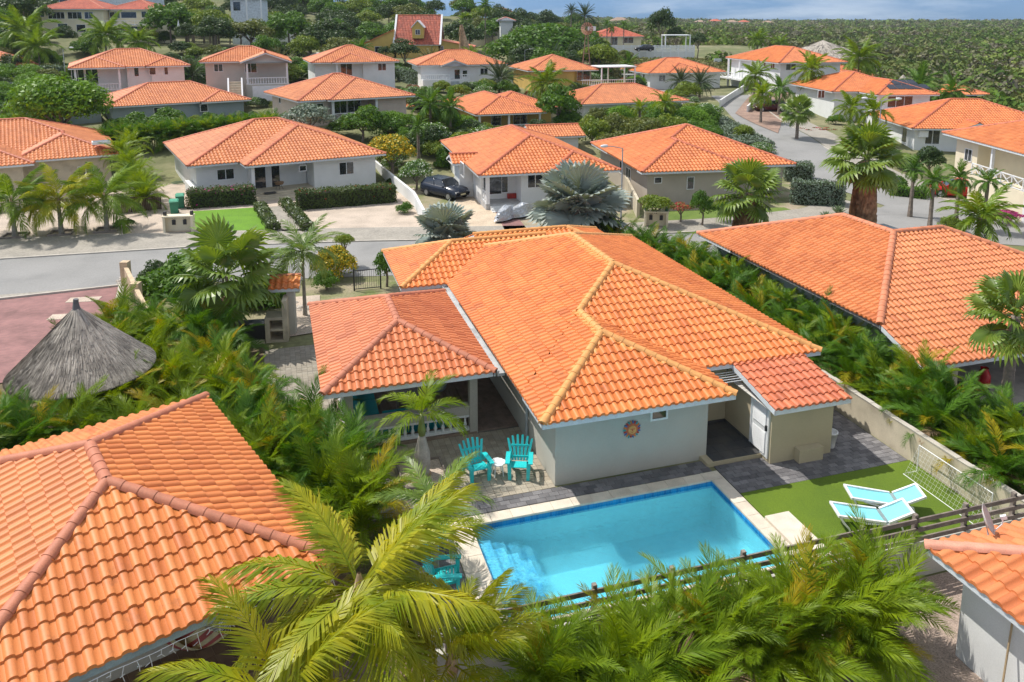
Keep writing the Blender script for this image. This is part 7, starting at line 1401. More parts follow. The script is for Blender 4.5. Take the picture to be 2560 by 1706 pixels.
# ---------------------------------------------------------------- cars, street furniture, garden things
TYRE = M('tyre', (.02, .02, .02), rough=.85); RIM = M('alloy', (.45, .46, .48), rough=.35, metal=.6); HEADL = M('headlight', (.70, .72, .75), rough=.1); TAIL = M('tail_light', (.45, .01, .01), rough=.2); PLATE = M('number_plate', (.65, .62, .4), rough=.5)
def car(label, x, y, z, rz, paint, L_=4.1, W_=1.76, H_=1.5, kind='suv', group=None, pitch=None):
    F = FR(x, y, rz, z); t = thing('parked_car', label, 'car', (x, y, z), rz, group); hl_ = L_/2          # nose at +x
    st = [(-1, .55, .62, .95, .95), (-.97, .28, .80, 1.02, .98), (-.80, .24, .86, 1.05, 1.0), (-.3, .24, .88, 1.0, 1.0), (.3, .24, .88, .98, 1.0), (.45, .24, .87, .97, 1.0), (.80, .26, .82, .86, .98), (.95, .30, .74, .74, .90), (1.0, .42, .62, .66, .82)]
    m = MB(); vs = []; n = 0; s_ = H_/1.5
    for fx, zb, wf, zt, wt in st:
        hw = W_/2*wf if False else W_/2*min(1, wt); x_ = fx*hl_
        vs += [(x_, -hw*.93, zb*s_), (x_, -hw, (zb+.16)*s_), (x_, -hw*.99, (zt-.22)*s_), (x_, -hw*.90, zt*s_), (x_, 0, (zt+.04)*s_), (x_, hw*.90, zt*s_), (x_, hw*.99, (zt-.22)*s_), (x_, hw, (zb+.16)*s_), (x_, hw*.93, zb*s_)]
    k = 9; m.add(vs, [(i*k+j, i*k+j+1, (i+1)*k+j+1, (i+1)*k+j) for i in range(len(st)-1) for j in range(k-1)]+[(i*k+8, i*k, (i+1)*k, (i+1)*k+8) for i in range(len(st)-1)])
    m.add([vs[j] for j in range(9)], [(0, 1, 7, 8), (1, 2, 6, 7), (2, 3, 5, 6)], [(3, 4, 5)]); e = len(st)-1; m.add([vs[e*9+j] for j in range(9)], [(8, 7, 1, 0), (7, 6, 2, 1), (6, 5, 3, 2)], [(5, 4, 3)])
    body = m.build('body', paint, t, F, smooth=True)
    b0, r0, r1, b1 = ((-.93, -.72, .12, .46) if kind == 'suv' else (-.80, -.45, .12, .48)); zb_, zt_ = .97*s_, H_; hw, rw = W_/2*.90, W_/2*.72
    m = MB(); rv = [(r0*hl_, -rw, zt_-.04), (r1*hl_, -rw, zt_-.03), (r1*hl_, rw, zt_-.03), (r0*hl_, rw, zt_-.04), ((r0+r1)/2*hl_, -rw, zt_), ((r0+r1)/2*hl_, rw, zt_)]
    m.add(rv, [(0, 4, 5, 3), (4, 1, 2, 5)]); 
    for sg_ in (-1, 1): m.bar((b0*hl_, sg_*hw, zb_), (r0*hl_, sg_*rw, zt_-.04), .07, .07); m.bar((b1*hl_, sg_*hw, zb_-.04), (r1*hl_, sg_*rw, zt_-.04), .06, .06); m.bar(((b0+b1)*.45*hl_, sg_*hw, zb_), ((r0+r1)*.5*hl_, sg_*rw, zt_-.03), .06, .05)
    m.build('roof', paint, t, F, smooth=True)
    def pane(nm, q_): mm = MB(); mm.add(q_, [(0, 1, 2, 3)]); mm.build(nm, GLASS, t, F)
    pane('windscreen', [(b1*hl_, -hw, zb_-.05), (b1*hl_, hw, zb_-.05), (r1*hl_, rw, zt_-.04), (r1*hl_, -rw, zt_-.04)]); pane('rear_window', [(b0*hl_, hw, zb_), (b0*hl_, -hw, zb_), (r0*hl_, -rw, zt_-.05), (r0*hl_, rw, zt_-.05)])
    for sg_ in (-1, 1): pane('side_window', [(b0*hl_, sg_*hw, zb_), (b1*hl_, sg_*hw, zb_-.04), (r1*hl_, sg_*rw, zt_-.04), (r0*hl_, sg_*rw, zt_-.05)])
    for fx in (-.62, .62):
        for sg_ in (-1, 1):
            m = MB(); m.tube([(fx*hl_, sg_*(W_/2-.16), .33), (fx*hl_, sg_*(W_/2+.02), .33)], .33, 14); w_ = m.build('wheel', TYRE, t, F); m = MB(); m.tube([(fx*hl_, sg_*(W_/2+.0), .33), (fx*hl_, sg_*(W_/2+.03), .33)], .21, 10); m.build('rim', RIM, w_, F)
    for sg_ in (-1, 1):
        m = MB(); m.box(.90*hl_, .985*hl_, sg_*W_*.33-.16, sg_*W_*.33+.16, .60*s_, .72*s_); m.build('headlight', HEADL, t, F); m = MB(); m.box(-.985*hl_, -.95*hl_, sg_*W_*.38-.10, sg_*W_*.38+.10, .72*s_, .92*s_); m.build('tail_light', TAIL, t, F)
        m = MB(); m.box(.36*hl_, .42*hl_, sg_*(W_/2+.08)-.09, sg_*(W_/2+.08)+.09, .95*s_, 1.05*s_); m.build('mirror', paint, t, F)
    m = MB(); m.box(1.0*hl_, 1.012*hl_, -.26, .26, .44*s_, .55*s_); m.build('number_plate', PLATE, t, F); m = MB(); m.box(.985*hl_, 1.008*hl_, -.45, .45, .57*s_, .68*s_); m.build('grille', DARK, t, F)
    return t
CARB = M('car_navy', (.018, .026, .045), rough=.22, var=.05, fine=.0); CARK = M('car_black', (.015, .016, .018), rough=.22, fine=.0); CARR = M('car_red', (.50, .008, .012), rough=.25, fine=.0); CARM = M('car_maroon', (.09, .012, .016), rough=.25, fine=.0); CARG = M('car_grey', (.10, .12, .15), rough=.25, fine=.0); CARS = M('car_silverblue', (.16, .19, .24), rough=.25, fine=.0)
x, y, _ = at(1113, 492, 0); car('dark navy crossover parked beside the white garden wall, nose to the street', x, y, 0, R(-42), CARB, 4.1, 1.76, 1.56)
x, y, z_ = ground_at(645, 236); car('black hatchback parked in front of the white garage door on the hill', x, y, z_, R(200), CARK, 4.0, 1.75, 1.45)
x, y, _ = at(2390, 492, 0); car('bright red car half hidden under palms by the cream balcony house', x, y, 0, R(165), CARR, 4.3, 1.75, 1.45, 'sedan')
x, y, z_ = ground_at(1925, 278); car('dark maroon car under the palm by the white letterbox wall', x, y, z_, R(182), CARM, 4.4, 1.78, 1.5)
x, y, z_ = atY(1610, 124, 189); car('black car on the track before the long white fence', x, y, T1(x, y)+.8 if False else atY(1610, 129, 189)[2], R(180), CARK, 4.5, 1.8, 1.6)
x, y, z_ = ground_at(42, 236); car('grey-blue car partly hidden below the left edge house', x, y, z_, R(20), CARG, 4.2, 1.76, 1.45)
x, y, _ = P(23.6, 17.6); car('silver-blue car roof showing through the palms at the right edge', x, y, .03, R(150), CARS, 4.2, 1.76, 1.45)
x, y, z_ = ground_at(152, 195); car('dark car in the drive left of the porch house on the hill', x, y, z_+.3, R(15), CARK, 4.2, 1.76, 1.45)
# shelters and motorcycles
def moto(label, x, y, z, rz, cover=False, group=None, name='motorcycle'):
    F = FR(x, y, rz, z); t = thing(name, label, 'motorcycle', (x, y, z), rz, group)
    for fx in (-.7, .7): m = MB(); m.tube([(fx+.0, -.06, .32), (fx, .06, .32)], .32, 14); m.build('wheel', TYRE, t, F)
    if cover:
        rs = random.Random(int(x*10)); m = MB(); vs = []; n = 16; rows = 9
        for j in range(rows+1):
            q_ = j/rows
            for k in range(n):
                a = k*2*math.pi/n; rx = 1.12*(1-.30*q_**2); ry = .46*(1-.45*q_); z__ = .18+(.98-.18)*q_; top = .22*math.exp(-((math.cos(a)*rx-.45)/.35)**2)*q_; rr = 1+.10*math.sin(3*a+q_*4+rs.random()*.3)+rs.uniform(-.04, .04)
                if j == rows: rx *= .55; ry *= .3
                vs.append((rx*rr*math.cos(a), ry*rr*math.sin(a), z__+top-(.10*abs(math.cos(a))*q_)+rs.uniform(-.02, .02)))
        vs.append((0, 0, .96)); m.add(vs, [(j*n+k, j*n+(k+1) % n, (j+1)*n+(k+1) % n, (j+1)*n+k) for j in range(rows) for k in range(n)], [(rows*n+k, rows*n+(k+1) % n, len(vs)-1) for k in range(n)])
        m.build('cover', M('silver_cover', (.55, .58, .62), rough=.35, metal=.35, var=.15, nscale=6, bump=.6, bscale=8), t, F)
    else:
        m = MB(); m.tube([(-.5, 0, .55), (-.1, 0, .6), (.3, 0, .72)], [.12, .2, .14], 8); m.build('tank', CARK, t, F, smooth=True); m = MB(); m.tube([(-.75, 0, .78), (-.35, 0, .72), (-.1, 0, .74)], [.08, .13, .1], 6); m.build('seat', DARK, t, F)
        m = MB(); m.bar((.7, 0, .32), (.42, 0, .95), .06); m.bar((.42, -.35, 1.0), (.42, .35, 1.0), .035); m.bar((-.7, 0, .32), (-.1, 0, .4), .08); m.build('frame', STEEL, t, F)
x, y, _ = at(1262, 552, 0); moto('motorbike under a silver cover by the porch steps, left one', x, y, 0, R(60), True, 'two covered motorbikes')
x, y, _ = at(1300, 545, 0); moto('motorbike under a silver cover by the porch steps, right one with bare front wheel', x, y, 0, R(40), True, 'two covered motorbikes')
x, y, z_ = ground_at(1600, 219); moto('black motorcycle under the small flat shelter', x, y, z_, R(10)); 
sh2 = thing('motorcycle_shelter', 'small dark flat shelter on posts beside the black motorcycle', 'shelter', (x, y+1.5, z_)); F = FR(x-.8, y+1.5, R(12), z_)
m = MB(); m.box(-1.8, 1.8, -1.2, 1.2, 2.0, 2.1); m.build('roof_sheet', M('sheet_grey', (.30, .31, .30)), sh2, F)
for a, b in ((-1.7, -1.1), (1.7, -1.1), (1.7, 1.1), (-1.7, 1.1)): post(sh2, F, a, b, 0, 2.0, .08, DARK, 'post')
# street lamps
def lamp(label, foot, head, h, rz, double=False, z=0., arm=.9):
    x, y, z0 = foot; t = thing('street_lamp', label, 'street lamp', (x, y, z0), rz, 'street lamps'); F = FR(x, y, rz, z0)
    m = MB(); m.tube([(0, 0, 0), (0, 0, h*.5), (0, 0, h)], [.07, .055, .04], 8); m.build('pole', STEEL, t, F)
    for s_ in ((1, -1) if double else (1,)):
        m = MB(); m.tube([(0, 0, h), (s_*arm*.6, 0, h+.18), (s_*arm, 0, h+.22)], .028, 6); m.build('arm', STEEL, t, F)
        m = MB(); m._lathe((0, 0, 0), [(.0, -.0), (.09, .02), (.11, .25), (.08, .48), (0, .55)], 8); m.build('lamp_head', WHITE, t, F @ Matrix.Translation((s_*(arm-.05), 0, h+.24)) @ Matrix.Rotation(s_*math.pi/2, 4, 'Y'), smooth=True)
lx = at(1552, 560, 0); lamp('street lamp leaning over the orange roof behind the silver fan palm', (lx[0], lx[1], 0), None, 5.3, R(200), arm=1.2)
g0 = ground_at(165, 205); lamp('street lamp left of the porch house on the hill', g0, None, 4.6, R(20)); g0 = ground_at(780, 210); lamp('slim street lamp left of the white hillside house with round palms', g0, None, 4.4, R(0)); g0 = ground_at(1312, 196); lamp('street lamp at the left end of the yellow house', g0, None, 5.0, R(10))
g0 = at(1877, 296, 0); lamp('street lamp standing beside the white letterbox wall', g0, None, 5.2, R(175)); g0 = at(2190, 420, 0); lamp('double-armed street lamp behind the tall skirted fan palm', g0, None, 6.4, R(170), True, arm=1.3)
# meter boxes
def meterbox(label, px, py, rot, w_=1.7, urn=DARK, z=0.):
    x, y, _ = at(px, py, z); F = FR(x, y, R(rot), z); t = thing('meter_box', label, 'utility cabinet', (x, y, z), R(rot)); m = MB()
    m.box(-w_/2, -w_/2+.14, 0, .6, 0, 1.05); m.box(w_/2-.14, w_/2, 0, .6, 0, 1.05); m.box(-w_/2+.14, w_/2-.14, .42, .6, 0, 1.05); m.box(-w_/2-.03, w_/2+.03, -.03, .63, 1.05, 1.13); m.build('cabinet', WALL_CREAM, t, F)
    for sx in (-.35, .35): m = MB(); m.box(sx-.11, sx+.11, .36, .419, .45, .78); m.build('meter', DARK, t, F); m = MB(); m.tube([(sx, .40, .78), (sx-.12, .40, .95), (sx+.12, .40, .95), (sx+.02, .4, .78)], .012, 4); m.build('cable', DARK, t, F)
    for sx in (-1, 1): m = MB(); m._lathe((sx*(w_/2-.1), .3, 1.13), [(.10, 0), (.13, .05), (.11, .22), (.12, .25), (.0, .26)], 10); m.build('urn', urn, t, F, smooth=True)
meterbox('cream meter cabinet with black urns beside the bright lawn', 446, 582, 8, 1.9)
meterbox('cream meter cabinet with green urns beside the silver fan palm', 1640, 570, -8, 1.6, M('green_glaze', (.03, .12, .07), rough=.3))
meterbox('small white meter cabinet at the mouth of the brick drive', 1783, 262, 20, 1.7, WHITE)
for i, (px, py, lb) in enumerate(((1862, 292, 'white letterbox block by the lamp, left one'), (1890, 297, 'white letterbox block by the lamp, right one'))):
    x, y, _ = at(px, py, 0); m = MB(); m.box(-.5, .5, -.35, .35, 0, 1.1); m.box(-.55, .55, -.4, .4, 1.1, 1.18); m.box(-.3, .3, -.37, -.35, .3, .8); o = m.build('letterbox', WALL_WHITE, None, FR(x, y, R(-10))); tag(o, lb, 'letterbox', 'letterbox blocks by the lamp')
# green wheelie bins
GB_ = M('bin_green', (.03, .22, .13), rough=.5)
for px, py, lb in ((437, 535, 'green wheelie bin behind the meter cabinet, nearer one'), (452, 520, 'green wheelie bin behind the meter cabinet, farther one')):
    x, y, _ = at(px, py, 0); F = FR(x, y, R(20)); t = thing('wheelie_bin', lb, 'bin', (x, y, 0), R(20), 'green wheelie bins'); m = MB(); m.add([(-.24, -.28, .05), (.24, -.28, .05), (.24, .24, .05), (-.24, .24, .05), (-.3, -.38, .95), (.3, -.38, .95), (.3, .34, .95), (-.3, .34, .95)], [(0, 1, 5, 4), (1, 2, 6, 5), (2, 3, 7, 6), (3, 0, 4, 7), (3, 2, 1, 0)]); m.build('tub', GB_, t, F)
    m = MB(); m.add([(-.33, -.42, .96), (.33, -.42, .96), (.33, .38, 1.0), (-.33, .38, 1.0), (-.25, -.3, 1.05), (.25, -.3, 1.05), (.25, .3, 1.08), (-.25, .3, 1.08)], [(0, 1, 5, 4), (1, 2, 6, 5), (2, 3, 7, 6), (3, 0, 4, 7), (4, 5, 6, 7), (3, 2, 1, 0)]); m.build('lid', M('bin_lid', (.05, .34, .20), rough=.5), t, F)
    for sx in (-.26, .26): m = MB(); m.tube([(sx-.03, .26, .1), (sx+.03, .26, .1)], .1, 10); m.build('wheel', TYRE, t, F)
# lawns, paths, walls across the street
def patch(name, pts, mat, dz=.03): return slab(name, [at(*p)[:2] for p in pts], dz, mat, F=ID)
patch('lawn', [(478, 530), (640, 520), (700, 580), (520, 583), (474, 560)], LAWN, .04)
patch('front_lawn', [(1655, 530), (1960, 520), (2080, 560), (2080, 585), (1680, 585)], LAWN2, .04)
patch('garden_path', [(705, 580), (785, 578), (722, 514), (672, 520)], PAVE, .05); patch('side_path', [(1915, 600), (1975, 600), (1935, 545), (1900, 545)], PAVE, .055)
patch('gravel_parking', [(800, 582), (1085, 578), (1035, 470), (935, 505), (745, 512)], GRAVEL, .035)
patch('driveway', [(1098, 580), (1300, 575), (1230, 500), (1190, 440), (1160, 455), (1130, 520)], M('drive_gravel', (.58, .48, .36), rough=.95, col2=(.48, .38, .28), nscale=.8, fine=.12, bscale=20), .03)
patch('red_paving', [(1262, 578), (1320, 577), (1268, 515), (1232, 517)], BRICKP, .05)
patch('grey_forecourt', [(1590, 222), (1700, 222), (1790, 262), (1690, 285), (1650, 260)], M('forecourt_grey', (.30, .28, .25), rough=.9), .06) if False else None
def drape(name, pts, mat, dz=.05):
    a, b, c, d = (ground_at(*p)[:2] for p in pts); ribbon(name, [a, d], [b, c], mat, dz)
drape('grey_forecourt', [(1600, 222), (1655, 222), (1740, 262), (1625, 262)], M('forecourt_grey', (.30, .28, .25), rough=.9), .08)
drape('brick_drive', [(1838, 285), (1945, 335), (1985, 205), (1930, 205)], BRICKP2, .09)
drape('hill_drive', [(1005, 262), (1070, 262), (1060, 175), (1045, 175)], GRAVEL, .08)
def wall_px(label, pts, h, mat, th_=.2, z=0., name='garden_wall', draped=False):
    q_ = [ground_at(*p) if draped else at(*p, z) for p in pts]; t = thing(name, label, 'wall', q_[0]); 
    for a, b in zip(q_[:-1], q_[1:]): m = MB(); m.bar((a[0], a[1], a[2]+h/2-.2), (b[0], b[1], b[2]+h/2-.2), th_, h+.4); m.build('wall_panel', mat, t)
    return t
wall_px('white garden wall running beside the dark navy car to the street', [(1060, 560), (1035, 512), (952, 440), (930, 420)], 1.0, WALL_WHITE)
wall_px('white boundary wall behind the yellow flowering shrub', [(1000, 372), (1180, 360)], 1.7, WALL_WHITE)
wall_px('cream wall below the central veranda', [(1200, 345), (1345, 338)], 1.2, WALL_CREAM); wall_px('low white wall curving round the brick drive', [(1843, 272), (1868, 282)], 1.2, WALL_WHITE); wall_px('long white wall climbing beside the brick drive', [(1868, 282), (1890, 262), (1945, 225)], .9, WALL_WHITE, draped=True)
wall_px('stepped white wall left of the brick drive', [(1800, 268), (1850, 235), (1885, 215)], 1.0, WALL_WHITE, draped=True); wall_px('pale wall beside the beige house and its silver fan palm', [(1595, 545), (1560, 470), (1500, 430)], 1.3, WALL_SAND); wall_px('pale retaining wall below the clipped hillside hedge', [(385, 148), (520, 150)], 2.0, WALL_GREY, draped=True); wall_px('long pale wall behind the red-skirted stump in the centre', [(1165, 122), (1280, 118)], 2.0, WALL_CREAM, draped=True); wall_px('white wall in front of the scrub by the two storey house', [(1785, 163), (1880, 160)], 1.4, WALL_WHITE, draped=True)
wall_px('grey rubble wall behind the gravel drive', [(365, 362), (435, 350)], 1.1, M('rubble', (.30, .27, .23), rough=.95, fine=.2, bscale=9, bump=.8))
# plank fence, left street
pf = thing('plank_fence', 'brown vertical plank fence between the garden wall and the gravel drive', 'fence', at(285, 533, 0)); a = Vector(at(285, 536, 0)); b = Vector(at(405, 523, 0)); n = 26
for k in range(n): p = a+(b-a)*(k/n); q_ = a+(b-a)*((k+.88)/n); m = MB(); m.tv = random.random(); h_ = 1.15+random.uniform(-.03, .03); m.bar((p.x, p.y, h_/2), (q_.x, q_.y, h_/2), .04, h_); m.build('plank', M('plank_brown', (.15, .10, .07), rough=.9, tint=(.6, .6, .6), nscale=6), pf)
# hose, chair, pot, cooler, kayak-like items at the houses
x, y, _ = at(455, 460, 0); m = MB(); m.tube([(x+.5*math.cos(k*.7)*(1+.1*k*.3), y+.35*math.sin(k*.7)*(1+.04*k), .04+.004*k) for k in range(26)], .022, 5); tag(m.build('garden_hose', M('hose_green', (.05, .16, .10), rough=.5)), 'green garden hose coiled on the pale gravel drive', 'hose')
x, y, _ = at(699, 474, .43); F = FR(x, y, R(-20), .43); t = thing('wicker_chair', 'round rattan chair on the porch of the long white house', 'chair', (x, y, .43)); m = MB(); m._lathe((0, 0, 0), [(.05, .38), (.3, .42), (.38, .6), (.36, .62), (.28, .46), (.02, .42)], 14); m.build('seat', M('rattan', (.28, .17, .09), rough=.8), t, F)
for a in (.6, 2.2, 3.8, 5.4): m = MB(); m.bar((.12*math.cos(a), .12*math.sin(a), .40), (.3*math.cos(a), .3*math.sin(a), 0), .025); m.build('leg', DARK, t, F)
x, y, _ = at(675, 482, .43); tag(MB().box(-.45, .45, -.25, .25, 0, .015).build('door_mat', MATS['dark_mat'], None, FR(x, y, R(30), .425)), 'dark mat at the top of the long white house steps', 'mat')
x, y, _ = at(1171, 490, 0); t = thing('urn', 'large pale round urn at the corner of the small-gabled white house', 'urn', (x, y, 0)); m = MB(); m._lathe((x, y, 0), [(.22, 0), (.36, .18), (.42, .4), (.36, .6), (.28, .68), (.33, .74), (.27, .72), (.2, .6)], 16); m.build('urn_body', COPING, t, None, smooth=True); m = MB()
for k in range(9): m.tube([(x, y, .6), (x+.12*math.cos(k), y+.12*math.sin(k), 1.2), (x+.25*math.cos(k), y+.25*math.sin(k), 1.6)], .015, 4)
m.build('stems', LF_OLIVE, t)
x, y, _ = at(1279, 494, .5); tag(MB().box(-.35, .35, -.2, .2, 0, .3).box(-.36, .36, -.21, .21, .31, .36).build('cooler_box', M('cooler_red', (.45, .04, .03)), None, FR(x, y, R(15), .46)), 'red cooler box on the porch of the small-gabled white house', 'cooler box')
x, y, _ = at(1262, 468, .5); t = thing('beach_bag', 'dark bag with orange and green straps leaning on the porch wall', 'bag', (x, y, .45)); m = MB(); m.add([(x-.35, y, .45), (x+.35, y, .45), (x+.3, y+.3, .45), (x-.3, y+.3, .45), (x-.28, y+.1, 1.2), (x+.28, y+.1, 1.2), (x+.25, y+.25, 1.2), (x-.25, y+.25, 1.2)], [(0, 1, 5, 4), (1, 2, 6, 5), (2, 3, 7, 6), (3, 0, 4, 7), (4, 5, 6, 7)]); m.build('bag_body', M('bag_teal', (.03, .07, .09)), t); m = MB(); m.bar((x-.1, y+.05, 1.2), (x-.05, y+.2, 2.1), .12, .05); m.build('strap', M('strap_orange', (.6, .2, .02)), t)
x, y, _ = at(1200, 504, 0); m = MB(); m.tube([(x-.2, y+.9, .5), (x-.1, y+.5, .62), (x+.1, y, .4), (x+.3, y-.4, .08)], [.06, .17, .18, .05], 8); tag(m.build('kayak', M('kayak_dark', (.05, .06, .075)), None), 'dark curved board lying beside the porch steps', 'board')
# water tank skylight on left roof
x, y, z_ = at(253, 355, 3.8); t = thing('solar_water_heater', 'white solar water heater box on the roof of the left edge house', 'water heater', (x, y, z_)); F = FR(x, y, R(31), z_-.15); m = MB(); m.box(-.7, .7, -.5, .5, .0, .22); m.build('panel_box', WHITE, t, F); m = MB(); m.box(-.62, .62, -.42, .42, .221, .24); m.build('panel_glass', M('heater_glass', (.25, .28, .32), rough=.2), t, F)
# outdoor kitchen and tiled pillar left of the pavilion
ok_ = thing('outdoor_kitchen', 'beige outdoor kitchen counter with open shelves by the fan palm', 'counter', at(700, 850, 0), R(10)); x, y, _ = at(712, 846, 0); F = FR(x, y, R(9))
m = MB(); m.box(-.75, -.55, -.45, .4, 0, 1.15); m.box(-.0, .2, -.45, .4, 0, 1.9); m.box(-.55, 0, -.42, .4, 1.02, 1.15); m.box(-.55, 0, -.42, .4, .52, .6); m.box(-.55, 0, .3, .38, 0, 1.0); m.box(-.55, 0, -.42, .4, 0, .08); m.build('shelf_block', WALL_SAND, ok_, F)
m = MB(); m.box(-3.4, -.8, -.5, .35, .0, .12); m.build('plinth', WALL_SAND, ok_, F); m = MB(); m.box(-3.2, -.8, -.3, .3, .12, .85); m.build('black_counter', DARK, ok_, F)
gp = thing('gate_pillar', 'small tiled roof on a grey pillar between fan palm and slender palm', 'pillar', (x, y+1, 0)); F = FR(x+.2, y+.6, R(9)); 
m = MB(); m.box(-.16, .16, -.3, .3, 0, 2.3); m.build('pillar', WALL_GREY, gp, F); roof(gp, [rect(-.9, .45, -.55, .9, z=2.3, s='FB', tan=.5, gable=False, soffit=False)], F, T_MAIN, T_CAPP, w=.25, c=.36, capr=.08)
# iron gate near the villa
ig = thing('iron_gate', 'black metal bar gate between the yellow shrub and the villa roof', 'gate', at(912, 735, 0)); a = Vector(at(886, 728, 0)); b = Vector(at(952, 722, 0))
m = MB(); m.bar(a, a+Vector((0, 0, 1.2)), .07); m.bar(b, b+Vector((0, 0, 1.2)), .07); m.bar(a+Vector((0, 0, 1.1)), b+Vector((0, 0, 1.1)), .04); m.bar(a+Vector((0, 0, .1)), b+Vector((0, 0, .1)), .04); m.build('frame', DARK, ig)
for k in range(1, 12): p = a+(b-a)*(k/12); m = MB(); m.bar(p+Vector((0, 0, .1)), p+Vector((0, 0, 1.1)), .015); m.build('bar', DARK, ig)
# forecourt side wall: stepped sand wall
sw = thing('sand_wall', 'sand coloured pillared wall beside the red brick forecourt', 'wall', at(345, 790, 0)); a = Vector(at(318, 720, 0)); b = Vector(at(385, 865, 0))
m = MB(); m.bar((a.x, a.y, .55), (b.x, b.y, .55), .2, 1.3); m.build('panel', M('sand_paint', (.60, .46, .30), rough=.85), sw)
for k in (0, .45, .9): p = a+(b-a)*k; m = MB(); m.box(p.x-.2, p.x+.2, p.y-.2, p.y+.2, 0, 1.45); m.build('pillar', MATS['sand_paint'], sw)
# white stones along beds
STO = M('white_stone', (.62, .56, .50), rough=.9, tint=(.7, .68, .66))
def rocks(label, pts, n, s=.25, z=0., wd=.5, seed=1, kind_=None):
    rs = random.Random(seed); q_ = [Vector(at(*p, z)) for p in pts]; m = MB()
    for _ in range(n):
        i = rs.randrange(len(q_)-1); p = q_[i]+(q_[i+1]-q_[i])*rs.random(); p = p+Vector((rs.uniform(-wd, wd), rs.uniform(-wd, wd), 0)); r = s*rs.uniform(.5, 1.2); m.tv = rs.random()
        vs = []; 
        for zz, rr in ((0, .9), (.5, 1.), (.9, .45)): vs += [(p.x+r*rr*rs.uniform(.7, 1.15)*math.cos(k*1.047), p.y+r*rr*rs.uniform(.7, 1.15)*math.sin(k*1.047), p.z+r*zz*.8) for k in range(6)]
        m.add(vs+[(p.x, p.y, p.z+r*.8)], [(j*6+k, j*6+(k+1) % 6, (j+1)*6+(k+1) % 6, (j+1)*6+k) for j in range(2) for k in range(6)], [(12+k, 12+(k+1) % 6, 18) for k in range(6)])
    tag(m.build('rocks', STO, None, None, 'stuff'), label, 'rocks')
rocks('white rocks edging the agave bed on the side street', [(2000, 360), (2040, 385), (2075, 390)], 70, .22, wd=.35, seed=2); rocks('white rocks along the verge in front of the parked maroon car', [(1925, 312), (1960, 325), (1995, 335)], 110, .28, wd=.9, seed=3); rocks('grey white rocks beside the clipped mound hedge', [(2310, 492), (2345, 490)], 40, .22, wd=.5, seed=4)
rocks('pale rocks at the corner of the red forecourt behind the dark climber', [(320, 700), (345, 722)], 60, .2, wd=.5, seed=5); rocks('pale rocks in the bed beside the slender palm', [(745, 765), (800, 770)], 50, .16, wd=.6, seed=6); rocks('white rubble bank below the hillside balcony house', [(480, 232), (540, 240)], 60, .3, z=3.2, wd=1.2, seed=7)
bedg = patch('planted_bed', [(720, 845), (800, 832), (800, 740), (735, 745)], GRAVEL, .05)
# windmill
Yw = 128; x, y, zh = atY(1467, 72, Yw); gz = T1(x, y); wmx = thing('windmill', 'rusty multi-blade farm windmill on a lattice tower before the big green tree', 'windmill', (x, y, gz)); m = MB()
for sx, sy in ((-1, -1), (1, -1), (1, 1), (-1, 1)): m.bar((x+sx*.9, y+sy*.9, gz), (x+sx*.08, y+sy*.08, zh), .09)
for k in range(1, 7): q_ = k/7; r = .9*(1-q_)+.08*q_; zz = gz+(zh-gz)*q_; [m.bar((x+a*r, y+b*r, zz), (x+c*r, y+d*r, zz), .05) for a, b, c, d in ((-1, -1, 1, -1), (1, -1, 1, 1), (1, 1, -1, 1), (-1, 1, -1, -1))]
m.build('tower', M('rust', (.30, .20, .14), rough=.9), wmx)
for k in range(16): a = k*2*math.pi/16; d_ = .10; m = MB(); m.add([(x+.35*math.cos(a), y-.5, zh+.35*math.sin(a)), (x+.35*math.cos(a+.2), y-.6, zh+.35*math.sin(a+.2)), (x+1.0*math.cos(a+.32), y-.65, zh+1.0*math.sin(a+.32)), (x+1.0*math.cos(a), y-.45, zh+1.0*math.sin(a))], [(0, 1, 2, 3)]); m.build('blade', M('blade_rust', (.50, .26, .18), rough=.8), wmx)
m = MB(); m.box(x+.2, x+1.5, y+.4, y+.45, zh-.35, zh+.35); m.build('tail_vane', WHITE, wmx)
# dead palm stump
x, y, zt = atY(1165, 62, 150); gz = T1(x, y); t = thing('dead_palm', 'dead brown palm with hanging fronds beside the yellow gabled house', 'palm', (x, y, gz)); m = MB(); m.tube([(x, y, gz), (x-.3, y, (gz+zt)/2), (x-.9, y, zt)], [.9, .8, .25], 8); m.build('trunk', STRAW, t); m = MB(); rs = random.Random(3)
for k in range(300): a = rs.random()*6.28; q_ = rs.random(); cx_ = x-.9*q_; r = .3+.9*(1-q_); z0 = gz+(zt-gz)*q_; m.tv = rs.random(); m.add([(cx_+r*math.cos(a-.1), y+r*math.sin(a-.1), z0), (cx_+r*math.cos(a+.1), y+r*math.sin(a+.1), z0), (cx_+(r+.3)*math.cos(a), y+(r+.3)*math.sin(a), z0-1.6)], [], [(0, 1, 2)])
m.build('hanging_fronds', STRAW, t, None, 'stuff')
# carport and parasol, far details
x, y, z_ = atY(1690, 118, 196); t = thing('carport', 'white post carport beside the white fence in the distance', 'carport', (x, y, z_)); F = FR(x, y, 0, z_-.5); m = MB(); m.box(-3.2, 3.2, -2, 3, 3.3, 3.5); m.build('canopy', WHITE, t, F); [post(t, F, a, b, -2, 3.3, .25, WHITE, 'post') for a, b in ((-3, -1.8), (3, -1.8), (3, 2.8), (-3, 2.8))]
x, y, z_ = atY(447, 72, 146); t = thing('folded_parasol', 'folded white parasol on the hillside terrace', 'parasol', (x, y, z_)); m = MB(); m.tube([(x, y, z_-1.2), (x, y, z_+1.6)], .04, 5); m.build('pole', WHITE, t); m = MB(); m.tube([(x, y, z_-.5), (x, y, z_+.6), (x, y, z_+1.5)], [.35, .22, .03], 8); m.build('canopy', WHITE, t)
